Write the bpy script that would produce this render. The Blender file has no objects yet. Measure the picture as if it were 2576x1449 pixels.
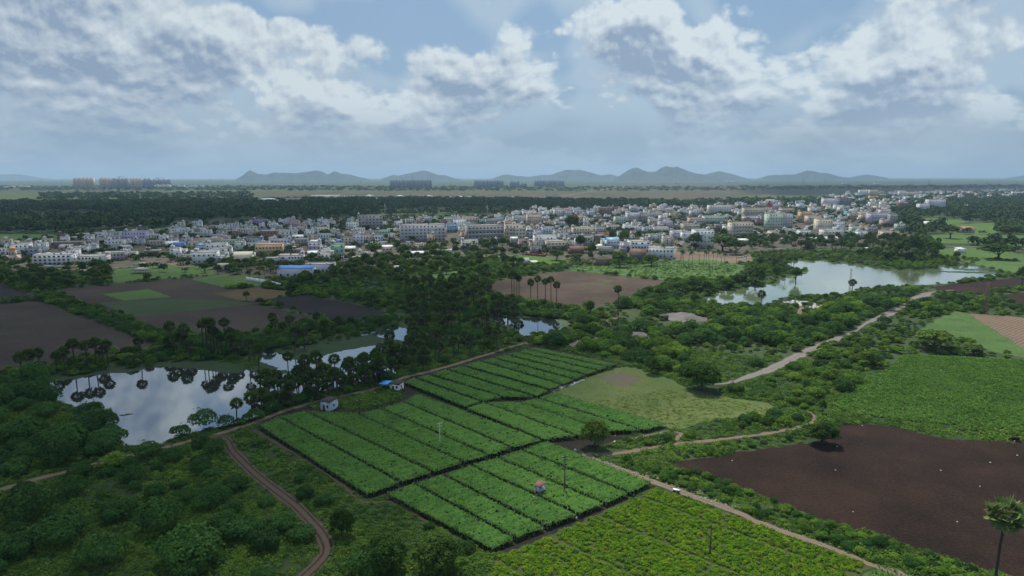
import bpy, math, random
import numpy as np
from mathutils import Matrix, Vector

# ------------------------------------------------------------------ camera
scene = bpy.context.scene
COL = scene.collection
H = 75.0                                   # the drone's height over the plain
PW, PH, F = 2576.0, 1449.0, 1717.0         # the measuring frame of the photograph
CX, CY, VH = PW / 2, PH / 2, 444.0
TH = math.atan((CY - VH) / F)
RHO = 0.0012
_R0 = np.array([1.0, 0, 0]); _F0 = np.array([0, math.cos(TH), -math.sin(TH)]); _U0 = np.array([0, math.sin(TH), math.cos(TH)])
_R = _R0 * math.cos(RHO) - _U0 * math.sin(RHO)
_U = _U0 * math.cos(RHO) + _R0 * math.sin(RHO)


def ray(u, v):
    u = np.asarray(u, float); v = np.asarray(v, float)
    return _F0 * F + (u - CX)[..., None] * _R + (CY - v)[..., None] * _U


def G(u, v, z=0.0):
    """Ground point (at height z) seen at u, v of the measuring frame."""
    d = ray(u, v)
    t = (z - H) / d[..., 2]
    return np.stack([d[..., 0] * t, d[..., 1] * t], -1)


def GP(pts, z=0.0):
    a = np.array(pts, float)
    return G(a[:, 0], a[:, 1], z)


def ppm(v):
    """frame pixels per metre at the ground line v"""
    y = G(CX, v)[1]
    return F / math.hypot(y, H)


cam_d = bpy.data.cameras.new('camera'); cam = bpy.data.objects.new('camera', cam_d); COL.objects.link(cam)
cam_d.sensor_width = 36.0; cam_d.lens = 36.0 * F / PW
cam_d.clip_start = 1.0; cam_d.clip_end = 90000.0
m = Matrix.Identity(4)
for i in range(3):
    m[i][0] = _R[i]; m[i][1] = _U[i]; m[i][2] = -_F0[i]
m[2][3] = H
cam.matrix_world = m
scene.camera = cam

# ------------------------------------------------------------------ render settings
scene.render.engine = 'CYCLES'
scene.cycles.max_bounces = 5
scene.cycles.diffuse_bounces = 2
scene.cycles.glossy_bounces = 2
scene.cycles.transmission_bounces = 2
scene.cycles.transparent_max_bounces = 12
scene.cycles.volume_bounces = 0
scene.cycles.use_denoising = True
scene.cycles.caustics_reflective = False
scene.cycles.caustics_refractive = False
scene.cycles.sample_clamp_indirect = 4.0
scene.cycles.use_persistent_data = False
scene.view_settings.view_transform = 'Standard'
scene.view_settings.look = 'None'
scene.view_settings.gamma = 1.0
scene.view_settings.use_curve_mapping = False
scene.view_settings.exposure = 0.0

HAZE_DENSITY = 6.0e-5
SUN_EL = math.radians(63.0)
SUN_AZ = math.radians(-10.0)               # clockwise from +Y
SUND = Vector((math.sin(SUN_AZ) * math.cos(SUN_EL), math.cos(SUN_AZ) * math.cos(SUN_EL), math.sin(SUN_EL)))
sun_d = bpy.data.lights.new('sun', 'SUN'); sun = bpy.data.objects.new('sun', sun_d); COL.objects.link(sun)
sun_d.energy = 5.0; sun_d.angle = math.radians(0.5); sun_d.color = (1.0, 0.94, 0.82)
sun.rotation_euler = SUND.to_track_quat('Z', 'Y').to_euler()


# ------------------------------------------------------------------ node expressions
class E:
    """tiny expression builder over shader nodes"""
    nt = None

    def __init__(s, sock): s.s = sock

    @staticmethod
    def _m(op, a, b=None, c=None):
        n = E.nt.nodes.new('ShaderNodeMath'); n.operation = op
        for i, x in enumerate((a, b, c)):
            if x is None: continue
            if isinstance(x, E): E.nt.links.new(x.s, n.inputs[i])
            else: n.inputs[i].default_value = x
        return E(n.outputs[0])

    def __add__(s, o): return E._m('ADD', s, o)
    __radd__ = __add__
    def __sub__(s, o): return E._m('SUBTRACT', s, o)
    def __rsub__(s, o): return E._m('SUBTRACT', o, s)
    def __mul__(s, o): return E._m('MULTIPLY', s, o)
    __rmul__ = __mul__
    def __truediv__(s, o): return E._m('DIVIDE', s, o)
    def max(s, o): return E._m('MAXIMUM', s, o)
    def min(s, o): return E._m('MINIMUM', s, o)
    def exp(s): return E._m('EXPONENT', s)
    def pow(s, o): return E._m('POWER', s, o)


def smooth(x, a, b, lo=0.0, hi=1.0):
    n = E.nt.nodes.new('ShaderNodeMapRange'); n.interpolation_type = 'SMOOTHSTEP'
    E.nt.links.new(x.s, n.inputs[0]); n.inputs[1].default_value = a; n.inputs[2].default_value = b
    n.inputs[3].default_value = lo; n.inputs[4].default_value = hi
    return E(n.outputs[0])


def vec(x, y, z):
    n = E.nt.nodes.new('ShaderNodeCombineXYZ')
    for i, q in enumerate((x, y, z)):
        if isinstance(q, E): E.nt.links.new(q.s, n.inputs[i])
        else: n.inputs[i].default_value = q
    return E(n.outputs[0])


def noise(v, scale, detail=4.0, rough=0.55, dist=0.0, lac=2.0):
    n = E.nt.nodes.new('ShaderNodeTexNoise'); n.noise_dimensions = '3D'
    if v is not None: E.nt.links.new(v.s, n.inputs['Vector'])
    n.inputs['Scale'].default_value = scale; n.inputs['Detail'].default_value = detail
    n.inputs['Roughness'].default_value = rough; n.inputs['Distortion'].default_value = dist
    n.inputs['Lacunarity'].default_value = lac
    return E(n.outputs['Fac'])


def voro(v, scale, detail=0.0, rough=0.5, smoothness=None):
    n = E.nt.nodes.new('ShaderNodeTexVoronoi'); n.voronoi_dimensions = '3D'
    if smoothness is not None:
        n.feature = 'SMOOTH_F1'; n.inputs['Smoothness'].default_value = smoothness
    if v is not None: E.nt.links.new(v.s, n.inputs['Vector'])
    n.inputs['Scale'].default_value = scale
    n.inputs['Detail'].default_value = detail; n.inputs['Roughness'].default_value = rough
    return E(n.outputs['Distance'])


def mixc(f, a, b, mode='MIX'):
    n = E.nt.nodes.new('ShaderNodeMix'); n.data_type = 'RGBA'; n.blend_type = mode
    if isinstance(f, E): E.nt.links.new(f.s, n.inputs[0])
    else: n.inputs[0].default_value = f
    for i, x in ((6, a), (7, b)):
        if isinstance(x, E): E.nt.links.new(x.s, n.inputs[i])
        else: n.inputs[i].default_value = (*x[:3], 1.0)
    return E(n.outputs[2])


# ------------------------------------------------------------------ world: sky and clouds
world = bpy.data.worlds.new('World'); scene.world = world; world.use_nodes = True
nt = world.node_tree; nt.nodes.clear(); E.nt = nt
out = nt.nodes.new('ShaderNodeOutputWorld'); bg = nt.nodes.new('ShaderNodeBackground')
nt.links.new(bg.outputs[0], out.inputs[0])
SKY_STRENGTH = 0.09
bg.inputs[1].default_value = SKY_STRENGTH
sky = nt.nodes.new('ShaderNodeTexSky'); sky.sky_type = 'NISHITA'; sky.sun_disc = False
sky.sun_elevation = SUN_EL; sky.sun_rotation = SUN_AZ; sky.altitude = 80; sky.air_density = 1.0; sky.dust_density = 2.0; sky.ozone_density = 2.0
tc = nt.nodes.new('ShaderNodeTexCoord'); sep = nt.nodes.new('ShaderNodeSeparateXYZ'); nt.links.new(tc.outputs['Generated'], sep.inputs[0])
X, Y, Z = (E(sep.outputs[i]) for i in range(3))


def zmap(z):
    return E._m('LOGARITHM', z.max(0.0) + 0.15, math.e) * 0.40


def direction(u, v):
    d = ray(u, v); return d / np.linalg.norm(d)


BLOBS = [  # u, v, su, sv, amplitude: where the clouds of the photograph open and gather
    (860, 5, 230, 38, -.34), (1080, 62, 110, 46, -.32), (1220, 125, 85, 38, -.26), (1375, 12, 45, 26, -.24),
    (1490, 185, 60, 26, -.08), (700, 8, 60, 16, -.14), (1830, 55, 60, 50, -.16), (2520, 20, 60, 30, -.12),
    (110, 105, 190, 90, .17), (560, 130, 250, 60, .14), (560, 40, 130, 34, .10), (780, 78, 75, 42, .16), (960, 130, 150, 60, .16), (1270, 195, 70, 30, .1), (1120, 205, 190, 46, .10),
    (1640, 60, 115, 55, .17), (1500, 20, 60, 40, .06), (2030, 90, 190, 70, .12), (2430, 110, 130, 90, .13), (1400, 90, 80, 60, .14), (2080, 150, 420, 80, .055), (260, 230, 420, 60, .04), (1300, 265, 520, 50, .05), (2150, 290, 350, 40, .03)]


def make_bias(dx, dz):
    bias = None
    for (u, v, su, sv, a) in BLOBS:
        c = direction(u, v)
        # a soft bank or opening round this direction
        q = vec((X + (dx - float(c[0]))) * (F / su * 0.9), (Z + (dz - float(c[2]))) * (F / sv * 0.9), (Y - float(c[1])).min(0.0) * 3.0)
        n = nt.nodes.new('ShaderNodeVectorMath'); n.operation = 'DOT_PRODUCT'
        nt.links.new(q.s, n.inputs[0]); nt.links.new(q.s, n.inputs[1])
        g = (E(n.outputs['Value']) * -0.5).exp() * a
        bias = g if bias is None else bias + g
    return bias + smooth(Z, 0.14, 0.03, 0.0, 0.10)      # toward the horizon the deck closes


def cloud_field(dx, dz, detail, puffs, bias):
    q = vec(X + dx, Y, zmap(Z + dz))
    d = (noise(q, 4.6, detail, 0.60, 0.15) - 0.5) * 1.45 + 0.5 + bias * 0.8
    b = voro(q, 9.0, puffs, 0.58)
    return d + (0.42 - b) * 0.30


bias0 = make_bias(0.0, 0.0)
bias2 = make_bias(0.008, 0.034)
D0 = cloud_field(0.0, 0.0, 10.0, 3.0, bias0)
D1 = cloud_field(0.004, 0.008, 7.0, 3.0, bias0)
D2 = cloud_field(0.008, 0.034, 3.0, 0.0, bias2)
cover = smooth(D0, 0.275, 0.395)
veil = smooth(D2, 0.36, 0.52) * 0.7
relief = (D0 - D1) * 4.2
bright = 0.92 - smooth(D2, 0.46, 0.70) * 0.62 - smooth(D1, 0.44, 0.70) * 0.22 + relief
bright = bright.max(0.0).min(1.0)
low = smooth(Z, 0.112, 0.03)                # thin veil and distance flatten the low clouds
K = 1.0 / SKY_STRENGTH
ccol = mixc(bright, (0.285 * K, 0.378 * K, 0.512 * K), (0.68 * K, 0.765 * K, 0.81 * K))
blue = mixc(0.55, E(sky.outputs[0]), (0.23 * K, 0.41 * K, 0.62 * K))
blue = mixc(veil, blue, (0.46 * K, 0.58 * K, 0.69 * K))
skyc = mixc(cover, blue, ccol)
band = noise(vec(X, Y, zmap(Z)), 3.6, 4.0, 0.5)
lowc = mixc(smooth(band, 0.32, 0.68), (0.275 * K, 0.39 * K, 0.515 * K), (0.41 * K, 0.52 * K, 0.61 * K))
skyc = mixc(low * 0.8, skyc, lowc)
nt.links.new(skyc.s, bg.inputs[0])
world.cycles.sampling_method = 'MANUAL'
world.cycles.sample_map_resolution = 512
rng = np.random.default_rng(7)
random.seed(7)


# ------------------------------------------------------------------ materials
def new_mat(name):
    mt = bpy.data.materials.new(name); mt.use_nodes = True
    E.nt = mt.node_tree
    p = mt.node_tree.nodes['Principled BSDF']
    p.inputs['Roughness'].default_value = 0.9
    p.inputs['Specular IOR Level'].default_value = 0.15
    return mt, p


def pos():
    n = E.nt.nodes.new('ShaderNodeNewGeometry'); return E(n.outputs['Position'])


def objrand():
    n = E.nt.nodes.new('ShaderNodeObjectInfo'); return E(n.outputs['Random'])


def attr(name):
    n = E.nt.nodes.new('ShaderNodeAttribute'); n.attribute_name = name; return E(n.outputs['Fac'])


def stretch(v, sx, sy, sz, rz=0.0):
    n = E.nt.nodes.new('ShaderNodeMapping')
    E.nt.links.new(v.s, n.inputs[0]); n.inputs['Scale'].default_value = (sx, sy, sz); n.inputs['Rotation'].default_value = (0, 0, rz)
    return E(n.outputs[0])


def link(e, sock): E.nt.links.new(e.s, sock)


def bump(p, h, strength, dist=0.1):
    n = E.nt.nodes.new('ShaderNodeBump'); n.inputs['Strength'].default_value = strength; n.inputs['Distance'].default_value = dist
    E.nt.links.new(h.s, n.inputs['Height']); E.nt.links.new(n.outputs[0], p.inputs['Normal'])


def soil_mat(name, dark, light, weed=None, weedamt=0.0, furrow=None, patch=0.02, fine=1.4, rz=0.0, spread=0.5):
    """ploughed or fallow ground: clods, dry patches, optional weeds and furrows"""
    mt, p = new_mat(name)
    P = pos()
    big = noise(P, patch, 4.0, 0.6)
    fin = noise(stretch(P, 1, 2.2, 1, rz), fine, 6.0, 0.75)
    f = smooth(big * spread + fin * (1 - spread), 0.40, 0.62)
    c = mixc(f, dark, light)
    if furrow:
        n = E.nt.nodes.new('ShaderNodeTexWave'); E.nt.links.new(stretch(P, 1, 1, 1, rz).s, n.inputs[0])
        n.inputs['Scale'].default_value = furrow; n.inputs['Distortion'].default_value = 1.5; n.inputs['Detail'].default_value = 2
        c = mixc(E(n.outputs['Fac']) * 0.45, c, tuple(x * 1.9 for x in light))
    if weed:
        w = noise(P, patch * 2.3, 6.0, 0.7)
        c = mixc(smooth(w, 0.52, 0.66) * weedamt, c, weed)
    link(c, p.inputs['Base Color'])
    bump(p, noise(P, fine * 1.2, 4.0, 0.7), 0.9, 0.25)
    return mt


def grass_mat(name, a, b, c3=None, patch=0.03, fine=0.9, rz=0.0, aniso=1.0):
    mt, p = new_mat(name)
    P = pos()
    big = noise(stretch(P, 1, aniso, 1, rz), patch, 6.0, 0.65)
    fin = noise(P, fine, 6.0, 0.75)
    c = mixc(smooth(big, 0.36, 0.62), a, b)
    if c3: c = mixc(smooth(noise(stretch(P, 1, aniso, 1, rz), patch * 3.1, 5.0, 0.7), 0.5, 0.68), c, c3)
    c = mixc(smooth(fin, 0.3, 0.75), mixc(0.45, c, (0.008, 0.02, 0.006)), mixc(0.25, c, (0.12, 0.19, 0.05)))
    link(c, p.inputs['Base Color'])
    bump(p, noise(P, fine * 1.5, 4.0, 0.8), 1.0, 0.4)
    return mt


def leaf_mat(name, a, b, c3, nscale=0.25, trans=0.3, fine=2.5, vary=0.5):
    """foliage: light and dark sprays, each plant its own shade"""
    mt, p = new_mat(name)
    P = pos()
    p.inputs['Roughness'].default_value = 0.7; p.inputs['Specular IOR Level'].default_value = 0.08
    g_ = lambda q, k=1.0: (q[0] * 1.8 * k, q[1] * 1.95 * k, q[2] * 1.15 * k)
    a, b, c3 = g_(a), g_(b), g_(c3)
    n1 = noise(P, nscale, 3.0, 0.6)
    n2 = noise(P, fine, 2.0, 0.6)
    c = mixc(smooth(n1, 0.35, 0.65), a, b)
    rn = objrand()
    c = mixc(smooth(rn * 0.6 + n1 * 0.4, 0.5, 0.8), c, c3)
    c = mixc(smooth(E._m('FRACT', rn * 7.31), 0.55, 0.0) * vary, c, (0.010, 0.030, 0.010))
    c = mixc(smooth(n2, 0.3, 0.7), mixc(0.35, c, (0.01, 0.02, 0.006)), c)
    link(c, p.inputs['Base Color'])
    if trans > 0:
        t = E.nt.nodes.new('ShaderNodeBsdfTranslucent')
        link(mixc(0.3, c, (0.16, 0.24, 0.03)), t.inputs[0])
        mx = E.nt.nodes.new('ShaderNodeMixShader'); mx.inputs[0].default_value = trans
        E.nt.links.new(p.outputs[0], mx.inputs[1]); E.nt.links.new(t.outputs[0], mx.inputs[2])
        E.nt.links.new(mx.outputs[0], E.nt.nodes['Material Output'].inputs[0])
    return mt


def plain_mat(name, col, rough=0.8, stain=0.25, sc=0.35, metal=0.0, dirt=(0.06, 0.055, 0.05)):
    mt, p = new_mat(name)
    P = pos()
    f = smooth(noise(stretch(P, 1, 1, 0.4), sc, 5.0, 0.7), 0.42, 0.75)
    link(mixc(f * stain, col, tuple(0.5 * a + 0.5 * b for a, b in zip(col, dirt))), p.inputs['Base Color'])
    p.inputs['Roughness'].default_value = rough; p.inputs['Metallic'].default_value = metal
    return mt


# ------------------------------------------------------------------ mesh helpers
def mesh(name, V, polys, mats, mat_idx=None, smooth_shade=False):
    """V: Nx3; polys: list of int arrays, each MxK (all rows the same length) or lists"""
    me = bpy.data.meshes.new(name)
    V = np.asarray(V, np.float32)
    loops = []; starts = []; n = 0
    for q in polys:
        q = np.asarray(q, np.int32)
        if q.size == 0: continue
        k = q.shape[1]
        loops.append(q.ravel()); starts.append(n + np.arange(q.shape[0]) * k); n += q.size
    loops = np.concatenate(loops); starts = np.concatenate(starts).astype(np.int32)
    me.vertices.add(len(V)); me.vertices.foreach_set('co', V.ravel())
    me.loops.add(len(loops)); me.loops.foreach_set('vertex_index', loops)
    me.polygons.add(len(starts)); me.polygons.foreach_set('loop_start', starts)
    if mat_idx is not None: me.polygons.foreach_set('material_index', np.asarray(mat_idx, np.int32))
    if smooth_shade: me.polygons.foreach_set('use_smooth', np.ones(len(starts), bool))
    for q in (mats if isinstance(mats, (list, tuple)) else [mats]): me.materials.append(q)
    me.update(calc_edges=True)
    return me


def ob(name, me, loc=(0, 0, 0), rz=0.0, parent=None, lk=True):
    o = bpy.data.objects.new(name, me); o.location = loc; o.rotation_euler = (0, 0, rz)
    if parent is not None: o.parent = parent
    if lk: COL.objects.link(o)
    return o


def tag(o, label=None, cat=None, group=None, kind=None):
    if label: o['label'] = label
    if cat: o['category'] = cat
    if group: o['group'] = group
    if kind: o['kind'] = kind
    return o


class MB:
    """collects boxes, prisms, tubes into one mesh"""
    def __init__(s): s.V = []; s.q = []; s.t = []; s.mq = []; s.mt = []; s.n = 0

    def quadmesh(s, V, Q=(), T=(), mi=0):
        V = np.asarray(V, float).reshape(-1, 3)
        s.V.append(V)
        if len(Q): s.q.append(np.asarray(Q) + s.n); s.mq += [mi] * len(Q)
        if len(T): s.t.append(np.asarray(T) + s.n); s.mt += [mi] * len(T)
        s.n += len(V); return s

    def box(s, x0, x1, y0, y1, z0, z1, mi=0, M=None):
        V = np.array([[x, y, z] for z in (z0, z1) for y in (y0, y1) for x in (x0, x1)], float)
        if M is not None: V = V @ M.T
        return s.quadmesh(V, [[0, 2, 3, 1], [4, 5, 7, 6], [0, 1, 5, 4], [2, 6, 7, 3], [0, 4, 6, 2], [1, 3, 7, 5]], mi=mi)

    def tube(s, pts, rad, k=6, mi=0, cap=True):
        pts = np.asarray(pts, float); rad = np.broadcast_to(rad, len(pts))
        V = []
        a = np.arange(k) * 2 * math.pi / k
        for i, p in enumerate(pts):
            d = pts[min(i + 1, len(pts) - 1)] - pts[max(i - 1, 0)]; d = d / (np.linalg.norm(d) + 1e-9)
            r = np.cross(d, [0, 0, 1.0]) if abs(d[2]) < 0.95 else np.cross(d, [1.0, 0, 0])
            r /= np.linalg.norm(r); w = np.cross(d, r)
            V.append(p + rad[i] * (np.cos(a)[:, None] * r + np.sin(a)[:, None] * w))
        V = np.concatenate(V); Q = []
        for i in range(len(pts) - 1):
            for j in range(k):
                Q.append([i * k + j, i * k + (j + 1) % k, (i + 1) * k + (j + 1) % k, (i + 1) * k + j])
        T = []
        if cap:
            b = (len(pts) - 1) * k
            T = [[b, b + j, b + j + 1] for j in range(1, k - 1)]
        return s.quadmesh(V, Q, T, mi)

    def lathe(s, prof, k=10, cx=0, cy=0, mi=0):
        a = np.arange(k) * 2 * math.pi / k
        V = np.concatenate([np.stack([cx + r * np.cos(a), cy + r * np.sin(a), np.full(k, z)], -1) for r, z in prof])
        Q = [[i * k + j, i * k + (j + 1) % k, (i + 1) * k + (j + 1) % k, (i + 1) * k + j] for i in range(len(prof) - 1) for j in range(k)]
        return s.quadmesh(V, Q, mi=mi)

    def build(s, name, mats, **kw):
        V = np.concatenate(s.V)
        Q = np.concatenate(s.q) if s.q else np.zeros((0, 4), int); T = np.concatenate(s.t) if s.t else np.zeros((0, 3), int)
        return mesh(name, V, [x for x in (Q, T) if len(x)], mats, s.mq + s.mt, **kw)


def inside(P, poly):
    """P Nx2 in polygon"""
    x, y = P[:, 0], P[:, 1]; r = np.zeros(len(P), bool); n = len(poly)
    for i in range(n):
        x0, y0 = poly[i]; x1, y1 = poly[(i + 1) % n]
        if y0 == y1: continue
        c = ((y0 > y) != (y1 > y)) & (x < (x1 - x0) * (y - y0) / (y1 - y0) + x0)
        r ^= c
    return r


def edge_dist(P, poly, closed=True):
    d = np.full(len(P), 1e9); n = len(poly)
    for i in range(n if closed else n - 1):
        a = np.asarray(poly[i]); b = np.asarray(poly[(i + 1) % n]); ab = b - a
        t = np.clip(((P - a) @ ab) / (ab @ ab + 1e-12), 0, 1)
        d = np.minimum(d, np.linalg.norm(P - (a + t[:, None] * ab), axis=1))
    return d


def area(poly):
    x, y = poly[:, 0], poly[:, 1]
    return 0.5 * abs(np.sum(x * np.roll(y, -1) - y * np.roll(x, -1)))


def roughen(poly, step, amp, r, closed=True):
    """the same outline with natural wobble"""
    out = []; n = len(poly)
    for i in range(n if closed else n - 1):
        a, b = poly[i], poly[(i + 1) % n]; L = np.linalg.norm(b - a); k = max(1, int(L / step))
        nrm = np.array([-(b - a)[1], (b - a)[0]]) / (L + 1e-9)
        for j in range(k):
            q = a + (b - a) * j / k
            out.append(q + nrm * r.normal(0, amp) * (0.3 if j == 0 else 1))
    if not closed: out.append(poly[-1])
    return np.array(out)


from mathutils.geometry import tessellate_polygon


def sheet(name, pts, mat, z, label=None, cat=None, kind='structure', rough=0.0, step=None, world=False):
    poly = np.asarray(pts, float) if world else GP(pts)
    raw = poly
    if rough:
        poly = roughen(poly, step or rough * 4, rough, rng)
    tris = tessellate_polygon([[Vector((p[0], p[1], 0)) for p in poly]])
    T = np.array(tris, int)
    # faces upward
    a, b, c = poly[T[:, 0]], poly[T[:, 1]], poly[T[:, 2]]
    s = (b[:, 0] - a[:, 0]) * (c[:, 1] - a[:, 1]) - (b[:, 1] - a[:, 1]) * (c[:, 0] - a[:, 0])
    T[s < 0] = T[s < 0][:, ::-1]
    V = np.column_stack([poly, np.full(len(poly), z)])
    o = ob(name, mesh(name, V, [T], mat))
    tag(o, label, cat, kind=kind)
    return raw


def ribbon(name, pts, width, mat, z, label=None, kind='structure', wob=0.25, world=False):
    """a road or path along a line; width may vary"""
    line = np.asarray(pts, float) if world else GP(pts)
    w = np.broadcast_to(width, len(line)).astype(float)
    # resample with a smooth spline
    seg = np.concatenate([[0], np.cumsum(np.linalg.norm(np.diff(line, axis=0), axis=1))])
    L = seg[-1]; n = max(8, int(L / 2.5)); s = np.linspace(0, L, n)

    def cr(vals):
        out = np.empty(n)
        idx = np.clip(np.searchsorted(seg, s, side='right') - 1, 0, len(seg) - 2)
        for k, (i, t) in enumerate(zip(idx, s)):
            u = (t - seg[i]) / max(seg[i + 1] - seg[i], 1e-6)
            p0 = vals[max(i - 1, 0)]; p1 = vals[i]; p2 = vals[i + 1]; p3 = vals[min(i + 2, len(vals) - 1)]
            out[k] = 0.5 * (2 * p1 + (p2 - p0) * u + (2 * p0 - 5 * p1 + 4 * p2 - p3) * u * u + (3 * p1 - p0 - 3 * p2 + p3) * u ** 3)
        return out
    cx, cy, cw = cr(line[:, 0]), cr(line[:, 1]), cr(w)
    C = np.column_stack([cx, cy]); D = np.gradient(C, axis=0); D /= np.linalg.norm(D, axis=1)[:, None] + 1e-9
    N = np.column_stack([-D[:, 1], D[:, 0]])
    K = 7; V = []; A = []
    for j in range(K):
        t = j / (K - 1) * 2 - 1
        e = rng.normal(0, wob, n) if j in (0, K - 1) else 0
        q = C + N * (t * cw / 2 + e)[:, None]
        V.append(np.column_stack([q, np.full(n, z)])); A.append(np.full(n, t))
    V = np.stack(V, 1).reshape(-1, 3); A = np.stack(A, 1).ravel()
    i = np.arange(n - 1)[:, None] * K + np.arange(K - 1)[None]
    Q = np.stack([i, i + K, i + K + 1, i + 1], -1).reshape(-1, 4)[:, ::-1]
    me = mesh(name, V, [Q], mat)
    at = me.attributes.new('across', 'FLOAT', 'POINT'); at.data.foreach_set('value', A.astype(np.float32))
    tag(ob(name, me), label, kind=kind)
    PATHS.append((C[::2], cw.mean() / 2))
    return C


PATHS = []      # (centre line, half width) kept clear of plants
CLEAR = []      # outlines kept clear of plants


def path_mat(name, edge, mid, track):
    mt, p = new_mat(name)
    P = pos(); a = attr('across'); a2 = a * a
    n = noise(P, 0.5, 5.0, 0.7)
    tr = smooth(E._m('ABSOLUTE', a2 - 0.22) * -1.0 + n * 0.16, -0.12, 0.06)
    c = mixc(tr, mid, track)
    c = mixc(smooth(a2 + (n - 0.5) * 1.2, 0.62, 0.98), c, edge)
    c = mixc(smooth(noise(P, 2.5, 4.0, 0.7), 0.4, 0.8) * 0.4, c, tuple(x * 0.5 for x in mid))
    link(c, p.inputs['Base Color']); bump(p, noise(P, 1.5, 3.0, 0.7), 0.6, 0.15)
    return mt


# ------------------------------------------------------------------ the ground, out to the horizon
def ground_material():
    mt, p = new_mat('plain_ground')
    P = pos()
    n_big = noise(stretch(P, 0.45, 1.5, 1), 0.0016, 6.0, 0.65)
    n_mid = noise(stretch(P, 0.6, 1.3, 1), 0.012, 6.0, 0.7)
    n_fin = noise(P, 0.25, 6.0, 0.75)
    c = mixc(smooth(n_big, 0.42, 0.58), (0.030, 0.058, 0.020), (0.052, 0.082, 0.030))
    c = mixc(smooth(n_mid, 0.50, 0.66) * 0.75, c, (0.085, 0.085, 0.042))
    c = mixc(smooth(noise(stretch(P, 0.5, 1.8, 1), 0.004, 5.0, 0.6), 0.54, 0.66) * 0.8, c, (0.018, 0.036, 0.016))
    c = mixc(smooth(n_fin, 0.3, 0.7), mixc(0.5, c, (0.01, 0.018, 0.008)), c)
    link(c, p.inputs['Base Color'])
    bump(p, noise(P, 0.8, 4.0, 0.7), 1.0, 0.3)
    return mt


gm = ground_material()
R_ = 26000.0
gx = np.concatenate([np.linspace(-R_, -1500, 12), np.linspace(-1200, 1200, 25), np.linspace(1500, R_, 12)])
gy = np.concatenate([np.linspace(-900, 1500, 25), np.linspace(2000, R_, 16)])
GX, GY = np.meshgrid(gx, gy); nxg, nyg = len(gx), len(gy)
i = np.arange(nyg - 1)[:, None] * nxg + np.arange(nxg - 1)[None]
tag(ob('ground', mesh('ground', np.stack([GX, GY, GX * 0], -1).reshape(-1, 3), [np.stack([i, i + 1, i + nxg + 1, i + nxg], -1).reshape(-1, 4)], gm)), kind='structure')

# fields ------------------------------------------------------------
m_brown = soil_mat('ploughed_red_soil', (0.0070, 0.0036, 0.0025), (0.034, 0.0175, 0.0115), patch=0.05, fine=1.1, rz=0.25, spread=0.35)
m_brown2 = soil_mat('dry_brown_soil', (0.040, 0.027, 0.021), (0.085, 0.058, 0.045), weed=(0.075, 0.085, 0.040), weedamt=0.8, patch=0.018, fine=0.5, rz=0.5)
m_purple = soil_mat('grey_black_soil', (0.026, 0.019, 0.0155), (0.064, 0.048, 0.038), weed=(0.035, 0.055, 0.022), weedamt=0.75, patch=0.011, fine=0.5)
m_black = soil_mat('black_cotton_soil', (0.010, 0.009, 0.010), (0.020, 0.017, 0.018), patch=0.03, fine=0.9)
m_orange = soil_mat('ochre_stubble', (0.075, 0.052, 0.024), (0.12, 0.088, 0.042), weed=(0.05, 0.07, 0.025), weedamt=0.5, patch=0.02)
m_stripe = soil_mat('furrowed_soil', (0.085, 0.060, 0.042), (0.14, 0.10, 0.072), furrow=0.16, patch=0.02, rz=0.9)
m_lawn = grass_mat('bright_paddy', (0.085, 0.165, 0.028), (0.060, 0.125, 0.026), (0.11, 0.16, 0.04), patch=0.03)
m_lawn2 = grass_mat('young_crop_grass', (0.060, 0.130, 0.035), (0.095, 0.175, 0.045), (0.050, 0.095, 0.032), patch=0.035)
m_dull = grass_mat('dull_grass', (0.030, 0.052, 0.022), (0.045, 0.070, 0.028), (0.055, 0.055, 0.032), patch=0.03)
m_pasture = grass_mat('pale_pasture', (0.105, 0.155, 0.045), (0.155, 0.180, 0.062), (0.075, 0.130, 0.034), patch=0.06, fine=1.1)
m_maize = grass_mat('maize_floor', (0.030, 0.070, 0.020), (0.040, 0.085, 0.024), patch=0.05)
m_cropfloor = soil_mat('crop_floor', (0.036, 0.055, 0.014), (0.065, 0.075, 0.026), patch=0.05, fine=1.5)
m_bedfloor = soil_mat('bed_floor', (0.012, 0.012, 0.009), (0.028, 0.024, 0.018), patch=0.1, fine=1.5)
m_dirt = soil_mat('bare_dirt', (0.11, 0.080, 0.060), (0.19, 0.145, 0.11), weed=(0.08, 0.10, 0.04), weedamt=0.5, patch=0.03)
m_town = soil_mat('town_ground', (0.060, 0.055, 0.042), (0.115, 0.10, 0.08), weed=(0.035, 0.060, 0.02), weedamt=1.0, patch=0.02)


def field(name, pts, mat, z=0.02, rough=0.35, clear=True, **kw):
    p = sheet(name, pts, mat, z, rough=rough, **kw)
    if clear: CLEAR.append(p)
    return p


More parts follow.
